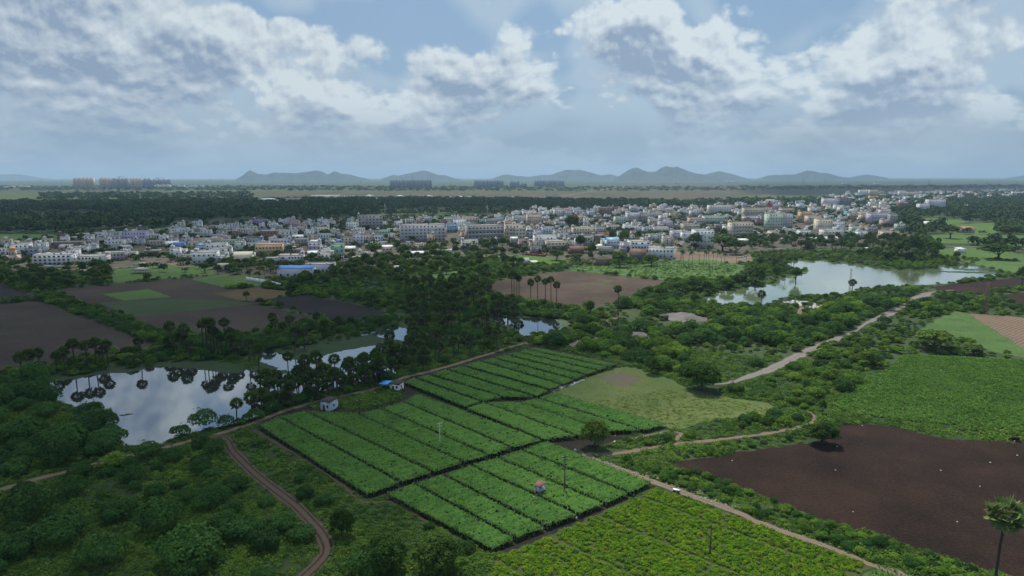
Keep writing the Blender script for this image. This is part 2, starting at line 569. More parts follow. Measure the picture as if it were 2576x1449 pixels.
# near right
FB = field('field', [(2112, 1064), (2180, 1067), (2257, 1074), (2307, 1090), (2394, 1105), (2576, 1113), (2900, 1130), (2900, 1560), (2610, 1475), (2532, 1449), (2494, 1437), (2332, 1394),
            (2195, 1343), (2069, 1309), (1990, 1277), (1932, 1254), (1850, 1226), (1760, 1192), (1690, 1171), (1688, 1163), (1780, 1152), (1870, 1136), (1932, 1127), (2040, 1113), (2075, 1095)], m_brown, 0.02)
FM = field('field', [(2232, 928), (2267, 895), (2300, 892), (2400, 897), (2576, 906), (2900, 930), (2900, 1130), (2576, 1084), (2430, 1076), (2307, 1065), (2200, 1051), (2132, 1043), (2095, 1021), (2125, 990), (2157, 963)], m_maize, 0.02)
FS = field('field', [(2436, 789), (2500, 793), (2576, 799), (2800, 818), (2800, 960), (2576, 876), (2520, 842)], m_stripe, 0.024)
FG3 = field('field', [(2407, 783), (2436, 789), (2520, 842), (2576, 876), (2640, 905), (2576, 900), (2480, 880), (2420, 850), (2310, 832), (2350, 805)], m_lawn2, 0.02)
FR = field('field', [(2339, 722), (2407, 714), (2482, 706), (2576, 697), (2800, 692), (2800, 720), (2576, 723), (2507, 729), (2469, 742), (2382, 735)], m_brown, 0.02)
FR2 = field('field', [(2524, 742), (2560, 737), (2800, 728), (2800, 840), (2620, 790), (2560, 768)], m_brown, 0.02)
FPAST = field('field', [(1563, 923), (1600, 926), (1638, 938), (1690, 955), (1725, 975), (1790, 995), (1838, 1000), (1890, 1008), (1932, 1015), (1962, 1032), (1930, 1047), (1888, 1050), (1820, 1052), (1763, 1062),
                 (1725, 1078), (1698, 1080), (1640, 1065), (1500, 1020), (1390, 990), (1410, 978), (1470, 950)], m_pasture, 0.02)
FPAST2 = field('field', [(1500, 948), (1560, 936), (1620, 952), (1585, 968), (1555, 972)], soil_mat('pale_fallow', (0.085, 0.078, 0.048), (0.12, 0.105, 0.07), patch=0.06), 0.026)
FC = field('field', [(1648, 1227), (1700, 1246), (1800, 1282), (1932, 1328), (2040, 1368), (2130, 1400), (2195, 1424), (2160, 1452), (2080, 1560), (1150, 1560), (1250, 1400), (1293, 1384), (1400, 1340), (1545, 1276)], m_cropfloor, 0.02)
FC2 = field('field', [(2212, 1419), (2260, 1432), (2330, 1462), (2420, 1560), (2100, 1560), (2166, 1452)], m_lawn2, 0.02)
# middle
F6 = field('field', [(1200, 716), (1260, 710), (1313, 697), (1365, 688), (1430, 681), (1538, 692), (1600, 699), (1673, 707), (1670, 717), (1613, 741), (1538, 763), (1513, 770), (1460, 771), (1408, 770), (1340, 755), (1270, 741)], m_brown2, 0.02)
F7 = field('field', [(1241, 644), (1288, 640), (1350, 644), (1413, 650), (1440, 656), (1388, 668), (1328, 661), (1288, 656)], m_lawn, 0.02)
F8 = field('field', [(1430, 672), (1480, 668), (1560, 668), (1640, 664), (1688, 656), (1760, 652), (1800, 655), (1875, 668), (1870, 680), (1838, 698), (1760, 703), (1688, 706), (1600, 697), (1538, 690), (1430, 680)], m_lawn2, 0.024)
F8b = field('field', [(1640, 650), (1690, 634), (1760, 634), (1888, 640), (1895, 662), (1850, 664), (1790, 655), (1700, 654)], m_dirt, 0.02)
F9 = field('field', [(155, 727), (275, 717), (400, 706), (475, 701), (540, 718), (575, 726), (644, 730), (751, 738), (700, 748), (640, 765), (824, 806), (769, 818), (669, 824), (640, 832), (575, 843), (400, 825), (325, 797), (240, 775), (170, 752)], m_purple, 0.02)
F9b = field('field', [(0, 765), (100, 758), (175, 785), (250, 812), (325, 843), (370, 858), (410, 873), (325, 886), (200, 903), (100, 918), (0, 931), (-200, 950), (-200, 775)], m_purple, 0.02)
F9c = field('field', [(-200, 700), (0, 714), (50, 731), (92, 749), (0, 761), (-200, 775)], m_black, 0.026)
F9d = field('field', [(537, 738), (644, 722), (751, 738), (644, 757), (600, 756)], m_orange, 0.028)
F9e = field('field', [(644, 757), (764, 742), (880, 763), (971, 785), (951, 800), (906, 806), (834, 805), (744, 781)], m_black, 0.028)
F9f = field('field', [(260, 740), (375, 727), (430, 747), (312, 757)], m_lawn, 0.028)
F9g = field('field', [(480, 702), (560, 690), (640, 692), (700, 712), (640, 720), (560, 722)], m_lawn2, 0.024)
F10 = field('field', [(250, 762), (430, 752), (600, 757), (640, 765), (500, 780), (330, 797)], m_dull, 0.024, clear=False)
F11 = field('field', [(1085, 690), (1150, 682), (1152, 706), (1085, 704)], m_lawn2, 0.02)
F12 = field('field', [(280, 672), (440, 666), (520, 668), (545, 690), (420, 700), (300, 712), (240, 705), (290, 690)], m_lawn2, 0.02)
# right plain
F13 = field('field', [(2300, 592), (2420, 590), (2576, 592), (2700, 600), (2700, 622), (2576, 618), (2480, 613), (2350, 612), (2290, 606)], m_lawn, 0.03)
F14 = field('field', [(2370, 566), (2500, 560), (2510, 588), (2460, 590), (2380, 588)], m_lawn, 0.03)
F15 = field('field', [(2250, 545), (2380, 551), (2440, 556), (2400, 566), (2330, 562)], m_lawn, 0.03)
F16 = field('field', [(2340, 628), (2440, 622), (2576, 640), (2576, 668), (2440, 662), (2420, 655), (2350, 648)], m_lawn, 0.03, clear=False)
F17 = field('field', [(1995, 628), (2150, 620), (2300, 640), (2340, 672), (2240, 676), (2170, 668), (2090, 655), (2000, 650)], m_dull, 0.03, clear=False)
F17b = field('field', [(2430, 660), (2576, 655), (2700, 668), (2700, 690), (2576, 690), (2520, 682), (2480, 672)], m_lawn2, 0.04)
# the town's ground
FT = field('town_ground', [(-200, 612), (150, 598), (450, 566), (620, 558), (860, 545), (1240, 545), (1290, 528), (1750, 515), (2050, 505), (2300, 515), (2250, 560), (2330, 600), (2150, 620), (1995, 628), (1880, 640),
                    (1640, 655), (1430, 668), (1230, 648), (1030, 660), (830, 688), (700, 705), (480, 702), (250, 680), (-200, 690)], m_town, 0.01, clear=False, rough=3.0)

# far plain bands
m_far_brown = grass_mat('far_dry_scrub', (0.100, 0.056, 0.042), (0.030, 0.036, 0.016), (0.12, 0.085, 0.055), patch=0.010, fine=0.035, aniso=0.14)
m_far_light = grass_mat('far_pale_grass', (0.034, 0.064, 0.018), (0.078, 0.090, 0.032), (0.024, 0.046, 0.014), patch=0.009, fine=0.03, aniso=0.14)
m_far_green = grass_mat('far_green', (0.028, 0.052, 0.020), (0.042, 0.068, 0.026), (0.04, 0.06, 0.028), patch=0.006, fine=0.03, aniso=0.14)
m_far_dark = grass_mat('far_dark_soil_and_shadow', (0.030, 0.026, 0.030), (0.040, 0.036, 0.034), patch=0.003, fine=0.03, aniso=3.0)  # dark soil strip, and the cloud shadow coloured in at the right


def fband(pts, mat, z, rough=14.0, clear=False): return field('field', pts, mat, z, rough=rough, clear=clear)


fband([(-300, 486), (0, 484), (300, 482), (640, 477), (1000, 478), (1290, 480), (1290, 488), (1000, 497), (640, 505), (300, 507), (0, 512), (-300, 516)], m_far_light, 0.25)
fband([(640, 482), (900, 480), (1290, 479), (1500, 481), (1500, 500), (1290, 502), (900, 497), (700, 495), (600, 489)], m_far_brown, 0.35)
fband([(1380, 502), (1480, 480), (1560, 468), (1640, 461), (1750, 463), (1932, 467), (2000, 478), (1932, 497), (1750, 505), (1560, 508)], m_far_brown, 0.45)
fband([(-300, 462), (400, 461), (1000, 463), (1600, 462), (1600, 470), (1000, 474), (640, 476), (100, 474), (-300, 473)], m_far_green, 0.30)
fband([(1870, 474), (2050, 470), (2200, 472), (2400, 470), (2700, 468), (2700, 478), (2300, 484), (2100, 491), (1900, 488)], m_far_dark, 0.55)  # cloud shadow band put into the ground colour
fband([(1800, 495), (1932, 492), (2100, 493), (2000, 499), (1850, 501)], m_far_light, 0.6, 3.0)
fband([(870, 536), (1100, 524), (1290, 524), (1280, 531), (1100, 535), (960, 541)], m_far_light, 0.12, 3.0, True)
fband([(200, 560), (420, 555), (640, 552), (700, 556), (640, 562), (420, 566), (180, 570)], m_far_dark, 0.12, 3.0, True)
fband([(-200, 590), (130, 588), (190, 600), (60, 612), (-200, 618)], m_lawn2, 0.12, 2.0, True)
fband([(220, 580), (450, 572), (520, 574), (380, 584), (240, 588)], m_lawn2, 0.14, 2.0, True)
fband([(900, 546), (1100, 540), (1280, 541), (1290, 546), (1100, 550), (950, 553)], m_far_green, 0.14, 2.0, True)
fband([(-100, 538), (120, 533), (360, 534), (300, 541), (60, 545), (-100, 547)], m_far_green, 0.14, 2.0, True)
fband([(300, 592), (450, 583), (560, 578), (600, 582), (450, 590), (330, 598)], m_dull, 0.14, 2.0, True)

# paths --------------------------------------------------------------
pm_dirt = path_mat('pale_dirt_track', (0.050, 0.055, 0.025), (0.135, 0.100, 0.072), (0.20, 0.155, 0.115))
pm_dark = path_mat('dark_dirt_track', (0.026, 0.034, 0.014), (0.085, 0.062, 0.046), (0.028, 0.020, 0.016))
pm_grey = path_mat('grey_gravel_road', (0.060, 0.070, 0.035), (0.165, 0.145, 0.138), (0.195, 0.172, 0.162))
ribbon('path', [(-120, 1275), (-60, 1250), (0, 1233), (80, 1208), (190, 1180), (340, 1143), (430, 1122), (500, 1104), (560, 1088), (640, 1062), (720, 1032), (790, 1012), (851, 999), (905, 987), (954, 974), (990, 960),
                (1019, 949), (1069, 937), (1144, 917), (1194, 901), (1250, 884), (1288, 872), (1330, 862), (1400, 848), (1460, 838), (1530, 806), (1552, 800)], 2.5, pm_dirt, 0.04)
ribbon('path', [(505, 1100), (562, 1102), (587, 1137), (644, 1194), (700, 1238), (744, 1272), (794, 1324), (817, 1356), (824, 1387), (804, 1416), (769, 1449), (700, 1520), (640, 1600)], 3.4, pm_dark, 0.046)
ribbon('path', [(638, 1084), (700, 1118), (760, 1152), (850, 1213), (905, 1260), (940, 1266), (985, 1262), (1030, 1284), (1080, 1314)], 1.3, pm_dark, 0.052)
ribbon('path', [(1480, 1140), (1528, 1144), (1580, 1137), (1625, 1129), (1698, 1117), (1788, 1108), (1860, 1100), (1932, 1090), (2007, 1075), (2042, 1063), (2054, 1053), (2042, 1042), (2026, 1034)], 1.9, pm_dirt, 0.04)
ribbon('path', [(1588, 1104), (1640, 1094), (1690, 1084), (1712, 1090), (1700, 1108)], 1.6, pm_dirt, 0.052)
PR4 = ribbon('path', [(1470, 1142), (1500, 1159), (1563, 1181), (1650, 1214), (1738, 1247), (1838, 1282), (1932, 1324), (2044, 1362), (2132, 1396), (2200, 1424), (2280, 1450), (2360, 1500)], [4.5, 3.6, 2.6, 2.5, 2.6, 2.4, 2.0, 1.9, 1.9, 1.9, 1.8, 1.8],
       path_mat('littered_dirt', (0.065, 0.055, 0.030), (0.155, 0.118, 0.088), (0.195, 0.155, 0.12)), 0.058)
ribbon('road', [(1790, 968), (1840, 962), (1900, 942), (1932, 932), (1982, 908), (2032, 884), (2095, 857), (2145, 836), (2182, 812), (2232, 791), (2282, 766), (2322, 744), (2345, 735), (2400, 730)], [1.5, 2.2, 3.8, 5, 5.5, 6, 5, 2.2, 2.2, 7, 8, 8, 2.2, 1.5], pm_grey, 0.04)
ribbon('path', [(2007, 800), (2012, 785), (2016, 772), (1990, 762)], 3.0, pm_dirt, 0.07)
ribbon('road', [(2340, 619), (2420, 620), (2500, 622), (2640, 627)], 5.0, pm_grey, 0.06)
ribbon('road', [(1363, 500), (1420, 492), (1500, 480), (1560, 469), (1618, 461)], 26.0, pm_dirt, 0.8, wob=1.0)
ribbon('road', [(176, 652), (190, 660), (203, 672), (209, 682)], 6.0, pm_grey, 0.06)
ribbon('road', [(430, 662), (450, 668), (475, 672)], 9.0, pm_dirt, 0.06)
ribbon('road', [(1690, 640), (1700, 622), (1720, 606), (1745, 596)], 7.0, pm_grey, 0.06)

# heaps of gravel and bare patches in the scrub
m_gravel = soil_mat('grey_gravel', (0.11, 0.10, 0.10), (0.19, 0.175, 0.17), patch=0.05)


def mound(pts, h, mat, label):
    poly = GP(pts); c = poly.mean(0); K = 8
    n = 44; th = np.linspace(0, 2 * math.pi, n, endpoint=False)
    rr = []
    for a in th:      # radius of the outline in direction a
        d = np.array([math.cos(a), math.sin(a)]); best = 1
        for i in range(len(poly)):
            p, q = poly[i] - c, poly[(i + 1) % len(poly)] - c; e = q - p
            den = d[0] * e[1] - d[1] * e[0]
            if abs(den) < 1e-9: continue
            t = (p[0] * e[1] - p[1] * e[0]) / den; s = (p[0] * d[1] - p[1] * d[0]) / den
            if t > 0 and 0 <= s <= 1: best = max(best, t)
        rr.append(best)
    rr = np.array(rr); V = [[c[0], c[1], h]]
    for k in range(1, K + 1):
        f = k / K
        for a, r in zip(th, rr):
            z = h * (0.5 + 0.5 * math.cos(f * math.pi)) * rng.uniform(0.75, 1.25) if k < K else -0.1
            V.append([c[0] + math.cos(a) * r * f, c[1] + math.sin(a) * r * f, z])
    T = [[0, 1 + j, 1 + (j + 1) % n] for j in range(n)]
    Q = [[1 + (k - 1) * n + j, 1 + k * n + j, 1 + k * n + (j + 1) % n, 1 + (k - 1) * n + (j + 1) % n] for k in range(1, K) for j in range(n)]
    o = ob('gravel_heap', mesh('gravel_heap', V, [Q, T], mat)); tag(o, label, 'gravel heap', 'gravel heaps in the scrub', kind='structure')
    CLEAR.append(poly)


mound([(1663, 790), (1690, 787), (1740, 795), (1788, 800), (1780, 808), (1720, 812), (1680, 806)], 2.5, m_gravel, 'long pale gravel heap in the scrub with a dark hut at its end')
mound([(1530, 846), (1580, 838), (1640, 841), (1665, 848), (1600, 855)], 1.8, m_gravel, 'low grey gravel heap behind the trellis field')
mound([(1428, 868), (1450, 852), (1500, 845), (1520, 852), (1480, 868), (1440, 876)], 1.5, m_gravel, 'grey gravel heap close to the corner of the trellis field')

# water ---------------------------------------------------------------
def water_mat(name, body, refl, rough=0.03, ripple=0.02):
    mt, p = new_mat(name)
    P = pos()
    g = E.nt.nodes.new('ShaderNodeBsdfGlossy'); g.inputs['Roughness'].default_value = rough
    g.inputs['Color'].default_value = (0.92, 0.95, 1.0, 1)
    link(mixc(smooth(noise(P, 0.05, 3.0), 0.3, 0.7), body, tuple(x * 1.5 for x in body)), p.inputs['Base Color'])
    b = E.nt.nodes.new('ShaderNodeBump'); b.inputs['Strength'].default_value = 1.0; b.inputs['Distance'].default_value = ripple
    E.nt.links.new(noise(stretch(P, 1, 0.35, 1), 0.8, 3.0, 0.6).s, b.inputs['Height'])
    E.nt.links.new(b.outputs[0], g.inputs['Normal'])
    lw = E.nt.nodes.new('ShaderNodeFresnel'); lw.inputs[0].default_value = 1.33
    f = (E(lw.outputs[0]) * 0.75 + refl).min(0.95)
    mx = E.nt.nodes.new('ShaderNodeMixShader'); E.nt.links.new(f.s, mx.inputs[0])
    E.nt.links.new(p.outputs[0], mx.inputs[1]); E.nt.links.new(g.outputs[0], mx.inputs[2])
    E.nt.links.new(mx.outputs[0], E.nt.nodes['Material Output'].inputs[0])
    return mt


wm = water_mat('still_pond_water', (0.006, 0.010, 0.008), 0.30, 0.015, 0.004)
wm2 = water_mat('lake_water', (0.075, 0.105, 0.045), 0.30, 0.07, 0.03)
POND1 = sheet('pond', [(112, 966), (130, 958), (175, 948), (220, 940), (250, 934), (350, 925), (420, 915), (520, 910), (600, 915), (650, 925), (700, 935), (760, 960), (720, 1000), (700, 1015), (660, 1042), (610, 1060), (560, 1072),
                       (500, 1086), (450, 1098), (418, 1108), (407, 1119), (360, 1123), (312, 1121), (280, 1095), (257, 1058), (212, 1028), (140, 1010)], wm, 0.03, rough=0.5)
POND2 = sheet('pond', [(651, 905), (655, 888), (690, 884), (760, 872), (859, 862), (906, 845), (931, 836), (967, 830), (1004, 823), (1039, 826), (1030, 850), (1010, 868), (990, 890), (985, 915), (1000, 940), (960, 955),
                       (900, 965), (830, 985), (790, 1000), (740, 1012), (700, 1010), (740, 975), (690, 940), (652, 926)], wm, 0.036, rough=0.5)
POND3 = sheet('pond', [(1206, 792), (1230, 788), (1280, 797), (1330, 800), (1358, 800), (1400, 803), (1438, 812), (1423, 823), (1380, 836), (1343, 843), (1315, 848), (1300, 830), (1240, 806)], wm, 0.03, rough=0.5)
LAKE = sheet('lake', [(1982, 655), (2082, 657), (2127, 665), (2182, 670), (2244, 679), (2307, 679), (2357, 675), (2367, 669), (2407, 669), (2457, 670), (2477, 676), (2509, 681), (2504, 694), (2457, 702), (2407, 711), (2344, 716),
                      (2290, 717), (2232, 722), (2169, 727), (2132, 737), (2069, 744), (1994, 745), (1964, 750), (1940, 764), (1900, 768), (1863, 769), (1808, 766), (1775, 760), (1758, 757), (1765, 750), (1800, 740), (1838, 728),
                      (1913, 719), (1950, 712), (1975, 700), (2000, 689), (2030, 683), (2032, 679), (2000, 676), (1985, 668), (1975, 661)], wm2, 0.03, rough=0.6)
CLEAR += [POND1, POND2, POND3, LAKE]
m_weed = grass_mat('floating_weed', (0.030, 0.052, 0.030), (0.040, 0.068, 0.036), (0.022, 0.038, 0.022), patch=0.15, fine=1.5)
m_algae = grass_mat('pale_algae', (0.14, 0.19, 0.12), (0.11, 0.16, 0.10), patch=0.1, fine=1.0)


def mat_weeds(pts, mat=None, z=0.05, rough=0.45, label='mat of floating water weed', step=1.5):
    sheet('water_weed', pts, mat or m_weed, z, label=label, kind='stuff', rough=rough, step=step)


mat_weeds([(118, 962), (175, 945), (250, 927), (350, 914), (420, 905), (470, 903), (560, 902), (640, 905), (700, 925), (690, 938), (640, 936), (620, 930), (600, 940), (560, 938), (520, 932), (440, 924), (400, 924), (370, 925), (330, 937), (260, 941), (220, 947), (170, 956)])
mat_weeds([(644, 932), (720, 930), (734, 938), (704, 942), (712, 955), (690, 962), (676, 975), (660, 958), (670, 946), (645, 944)])
mat_weeds([(740, 905), (690, 884), (800, 868), (900, 845), (930, 842), (975, 853), (1020, 858), (1008, 875), (975, 880), (968, 868), (944, 866), (906, 873), (859, 881), (820, 893), (760, 905)], z=0.056)
mat_weeds([(830, 870), (980, 853), (1000, 862), (960, 866), (905, 875), (850, 885)], z=0.062)
mat_weeds([(1393, 803), (1420, 806), (1438, 813), (1425, 822), (1400, 824), (1412, 815)], m_algae, 0.06, 0.3, 'pale green algae on the small pond')
mat_weeds([(2330, 676), (2380, 682), (2470, 684), (2500, 688), (2420, 687), (2350, 683)], z=0.05, rough=1.0)
mat_weeds([(2400, 674), (2450, 677), (2480, 680), (2440, 681), (2405, 678)], z=0.05, rough=1.0)
mat_weeds([(298, 1045), (306, 1043), (312, 1044), (318, 1041), (331, 1041), (338, 1040), (330, 1043), (318, 1045), (310, 1047)], grass_mat('dark_weed', (0.01, 0.014, 0.01), (0.016, 0.022, 0.014)), 0.05, 0.05, 'thin dark raft of weed drifting in the pond', 0.5)
mat_weeds([(1985, 700), (2000, 688), (2032, 678), (2036, 682), (2010, 692), (1995, 702)], m_lawn2, 0.07, 0.3, 'grassy spit reaching into the lake')
# ------------------------------------------------------------------ plants
ml_scrub = leaf_mat('scrub_leaves', (0.040, 0.086, 0.018), (0.072, 0.132, 0.024), (0.098, 0.152, 0.028), 0.045)
ml_scrub2 = leaf_mat('thorn_shade_leaves', (0.021, 0.056, 0.022), (0.032, 0.076, 0.026), (0.036, 0.082, 0.028), 0.12)  # darker bluish thorn leaves, also carrying the shade of the left thickets
ml_tree = leaf_mat('tree_leaves', (0.020, 0.044, 0.013), (0.036, 0.070, 0.018), (0.060, 0.095, 0.024), 0.15)
ml_palm = leaf_mat('palm_leaves', (0.022, 0.042, 0.018), (0.040, 0.068, 0.028), (0.050, 0.075, 0.030), 0.4, 0.2, vary=.2)
ml_palm2 = leaf_mat('pale_palm_leaves', (0.070, 0.100, 0.055), (0.11, 0.14, 0.085), (0.15, 0.17, 0.12), 1.4, 0.3, vary=.2)  # paler greyish leaves for the nearest palm
ml_coco = leaf_mat('coconut_leaves', (0.034, 0.060, 0.018), (0.060, 0.090, 0.028), (0.085, 0.100, 0.034), 0.4, 0.25)
ml_far = leaf_mat('far_wood_leaves', (0.014, 0.032, 0.012), (0.022, 0.044, 0.014), (0.034, 0.060, 0.019), 0.02, 0.0, 0.2)
ml_under = leaf_mat('undergrowth_leaves', (0.032, 0.072, 0.020), (0.066, 0.122, 0.028), (0.095, 0.138, 0.036), 0.05)
ml_crop = leaf_mat('yellow_green_leaves', (0.058, 0.125, 0.009), (0.088, 0.160, 0.011), (0.120, 0.165, 0.014), 0.5, 0.35, vary=.35)
ml_vine = leaf_mat('vine_leaves', (0.028, 0.074, 0.022), (0.047, 0.104, 0.030), (0.047, 0.104, 0.030), 0.35, 0.3, 2.2, vary=0.0)
ml_maize = leaf_mat('maize_leaves', (0.055, 0.130, 0.032), (0.085, 0.170, 0.042), (0.115, 0.190, 0.075), 0.06, 0.3, 1.2)
m_bark = plain_mat('bark', (0.075, 0.060, 0.048), 0.95, 0.5, 1.5)
m_ptrunk = plain_mat('palm_trunk', (0.050, 0.046, 0.043), 0.95, 0.6, 1.2)
m_ctrunk = plain_mat('coconut_trunk', (0.13, 0.115, 0.095), 0.95, 0.5, 1.2)
m_thatch = plain_mat('dead_frond', (0.12, 0.095, 0.065), 0.95, 0.5, 1.2)


def leaves(P, N, size, r, spread=0.7, aspect=0.55):
    """one small leaf spray (a pointed triangle pair) at each point, facing roughly along N"""
    n = len(P); size = np.broadcast_to(size, n)
    Nn = N + r.normal(0, spread, (n, 3)); Nn /= np.linalg.norm(Nn, axis=1)[:, None] + 1e-9
    A = np.cross(Nn, r.normal(0, 1, (n, 3))); A /= np.linalg.norm(A, axis=1)[:, None] + 1e-9
    B = np.cross(Nn, A)
    s = (size * r.uniform(0.6, 1.4, n))[:, None]
    V = np.stack([P - A * s * 0.6, P + B * s * aspect, P + A * s * 0.7, P - B * s * aspect], 1)
    return V.reshape(-1, 3), np.arange(n * 4).reshape(-1, 4)


def clump_points(c, rad, n, r, up=0.25, shell=0.75):
    """points on the outside of an uneven dome"""
    d = r.normal(0, 1, (n, 3)); d /= np.linalg.norm(d, axis=1)[:, None]
    d[:, 2] = np.where(d[:, 2] < -up, -d[:, 2], d[:, 2])
    k = r.uniform(shell, 1.02, n)[:, None]
    return np.asarray(c) + d * k * np.asarray(rad), d / np.asarray(rad) * np.mean(rad)


def crown_mesh(name, mat, seed, R=4.0, hz=3.0, z0=4.0, clumps=26, per=70, leaf=0.5, flat=0.8, spread=0.7, cr=0.40, hollow=0.5):
    r = np.random.default_rng(seed); VV = []; n = 0; Q = []
    g = math.pi * (3 - math.sqrt(5))
    for k in range(clumps):
        f = (k + 0.5) / clumps
        zz = 1 - 1.45 * f; ph = k * g + r.uniform(-.4, .4); rr = math.sqrt(max(0, 1 - zz * zz))
        s = r.uniform(0.50, 0.86)
        c = np.array([math.cos(ph) * rr * R * s, math.sin(ph) * rr * R * s, z0 + zz * hz * s * 0.9])
        q = cr * R * r.uniform(0.62, 1.15)
        P, N = clump_points(c, (q, q, q * flat), int(per * r.uniform(.7, 1.3)), r)
        V, F_ = leaves(P, N + [0, 0, 0.3], leaf, r, spread * .6)
        VV.append(V); Q.append(F_ + n); n += len(V)
    return mesh(name, np.concatenate(VV), [np.concatenate(Q)], mat)


def trunk_mesh(name, mat, seed, h, rad, R=3, limbs=5, lean=0.3):
    r = np.random.default_rng(seed); mb = MB()
    top = np.array([r.normal(0, lean), r.normal(0, lean), h])
    mb.tube([[0, 0, -0.3], [0, 0, 0.1], top * [.4, .4, .45], top], [rad * 1.5, rad * 1.15, rad * .85, rad * .6], 7)
    for k in range(limbs):
        a = k * 2 * math.pi / limbs + r.uniform(-.4, .4); b = top * [.7, .7, r.uniform(.55, .9)]
        e = top + np.array([math.cos(a) * R * r.uniform(.5, .8), math.sin(a) * R * r.uniform(.5, .8), R * r.uniform(.3, .9)])
        mb.tube([b, (b + e) / 2 + [0, 0, -.15], e], [rad * .5, rad * .33, rad * .15], 5)
    return mb.build(name, mat)


def fan(r, P0, d, L, W, droop, n=9, roll=0.0):
    """palmyra fan leaf: petiole and stiff pleated blades"""
    d = d / np.linalg.norm(d); side = np.cross(d, [0, 0, 1.0]); side /= np.linalg.norm(side) + 1e-9; up = np.cross(side, d)
    side, up = side * math.cos(roll) + up * math.sin(roll), up * math.cos(roll) - side * math.sin(roll)
    hub = P0 + d * L; V = [P0 - side * .05, P0 + side * .05, hub]; T = [[0, 1, 2]]
    a = np.linspace(-1.75, 1.75, n * 2 + 1)
    for j, q in enumerate(a):
        rr = W * (1.0 if j % 2 else 0.74) * r.uniform(.9, 1.08) * (1 - .12 * abs(q))
        cup = (0.12 if j % 2 else -0.02) * W
        V.append(hub + (d * math.cos(q) + side * math.sin(q)) * rr + up * (cup - droop * rr * rr * .25 / W))
    for j in range(n * 2):
        T.append([2, 3 + j, 4 + j])
    return np.array(V), np.array(T)


def palmyra_crown(name, seed, R=2.6, n=34, dead=7, L=1.25, W=1.35, segs=5):
    r = np.random.default_rng(seed); VV = []; TT = []; MI = []; k = 0; g = math.pi * (3 - math.sqrt(5))
    for i in range(n + dead):
        isd = i >= n
        z = 1 - 1.38 * (i + .5) / n if not isd else r.uniform(-.95, -.55)
        ph = i * g + r.uniform(-.2, .2); rr = math.sqrt(max(0, 1 - z * z))
        d = np.array([math.cos(ph) * rr, math.sin(ph) * rr, z])
        V, T = fan(r, np.array([0, 0, 0.0]) + d * .1, d, L * r.uniform(.85, 1.15) * R / 2.6, W * r.uniform(.85, 1.1) * R / 2.6, r.uniform(.2, .8), segs, r.uniform(-1.1, 1.1))
        VV.append(V); TT.append(T + k); MI += [1 if isd else 0] * len(T); k += len(V)
    return mesh(name, np.concatenate(VV), [np.concatenate(TT)], [ml_palm, m_thatch], MI)


def coconut_crown(name, seed, L=3.6, n=20):
    r = np.random.default_rng(seed); VV = []; TT = []; k = 0
    for i in range(n):
        ph = i * 2.39996 + r.uniform(-.2, .2); el = math.radians(r.uniform(55, 75) - 85 * i / n)
        d = np.array([math.cos(ph) * math.cos(el), math.sin(ph) * math.cos(el), math.sin(el)])
        side = np.array([-math.sin(ph), math.cos(ph), 0]); m_ = 9; l = L * r.uniform(.85, 1.1)
        pts = []
        for j in range(m_ + 1):
            t = j / m_
            pts.append(d * l * t + np.array([0, 0, -1.0]) * l * .48 * t * t)
        V = []; T = []
        for j in range(1, m_ + 1):
            a, b = pts[j - 1], pts[j]; w = l * .20 * (math.sin(min(1, (j / m_) * 1.05 + .12) * math.pi) ** .6 * .9 + .12)
            for s in (-1, 1):
                q = len(V); V += [a, b, (a + b) / 2 + (b - a) * .8 + side * s * w + np.array([0, 0, -w * .55])]; T.append([q, q + 1, q + 2])
                q = len(V); V += [(a + b) / 2, b, (a + b) / 2 + (b - a) * 1.3 + side * s * w * .9 + np.array([0, 0, -w * .8])]; T.append([q, q + 1, q + 2])
        VV.append(np.array(V)); TT.append(np.array(T) + k); k += len(V)
    return mesh(name, np.concatenate(VV), [np.concatenate(TT)], ml_coco)


def palm_trunk(name, mat, seed, h, r0, r1, lean):
    r = np.random.default_rng(seed); a = r.uniform(0, 6.28); n = 7
    pts = []; rad = []
    for i in range(n + 1):
        t = i / n; b = lean * h * t ** 1.6
        pts.append([math.cos(a) * b, math.sin(a) * b, h * t - .3 * (i == 0)]); rad.append(r0 + (r1 - r0) * t + (0.18 * r0 if i == 0 else 0))
    return MB().tube(pts, rad, 7).build(name, mat), np.array(pts[-1])


def bush_mesh(name, mat, seed, R=2.5, h=2.6, arms=26, per=36, leaf=0.26, arch=1.0):
    """thorn scrub: arching sprays that make a low feathery dome"""
    r = np.random.default_rng(seed); VV = []; Q = []; n = 0
    for k in range(arms):
        ph = r.uniform(0, 6.283); q = math.sqrt(r.uniform(0.0, 1)); e = R * (.35 + .68 * q)
        hh = h * (1.0 - .72 * q * q) * r.uniform(.8, 1.15)
        m_ = int(per * r.uniform(.7, 1.3)); t = r.uniform(.35, 1.1, m_)
        x = e * t; z = hh * (np.sin(np.clip(t, 0, 1.25) * 1.9)) * arch + .1
        jit = r.normal(0, .16 * R * .5, (m_, 3)); jit[:, 2] *= .45
        P = np.column_stack([np.cos(ph) * x, np.sin(ph) * x, np.maximum(z, .08)]) + jit
        N = np.column_stack([np.cos(ph) * t * .8, np.sin(ph) * t * .8, np.full(m_, .9)])
        V, F_ = leaves(P, N, leaf, r, .75, .42)
        VV.append(V); Q.append(F_ + n); n += len(V)
    V = np.concatenate(VV); V[:, 2] = np.maximum(V[:, 2], 0.0)
    return mesh(name, V, [np.concatenate(Q)], mat)


def undergrowth_mesh(name, mat, seed, R=0.8, h=0.5, n=70, leaf=0.22):
    r = np.random.default_rng(seed)
    P, N = clump_points((0, 0, 0), (R, R, h), n, r, 0.0, .35); P[:, 2] = np.abs(P[:, 2])
    V, Q = leaves(P, N + [0, 0, .5], leaf, r, .45, .5); V[:, 2] = np.maximum(V[:, 2], .0)
    return mesh(name, V, [Q], mat)


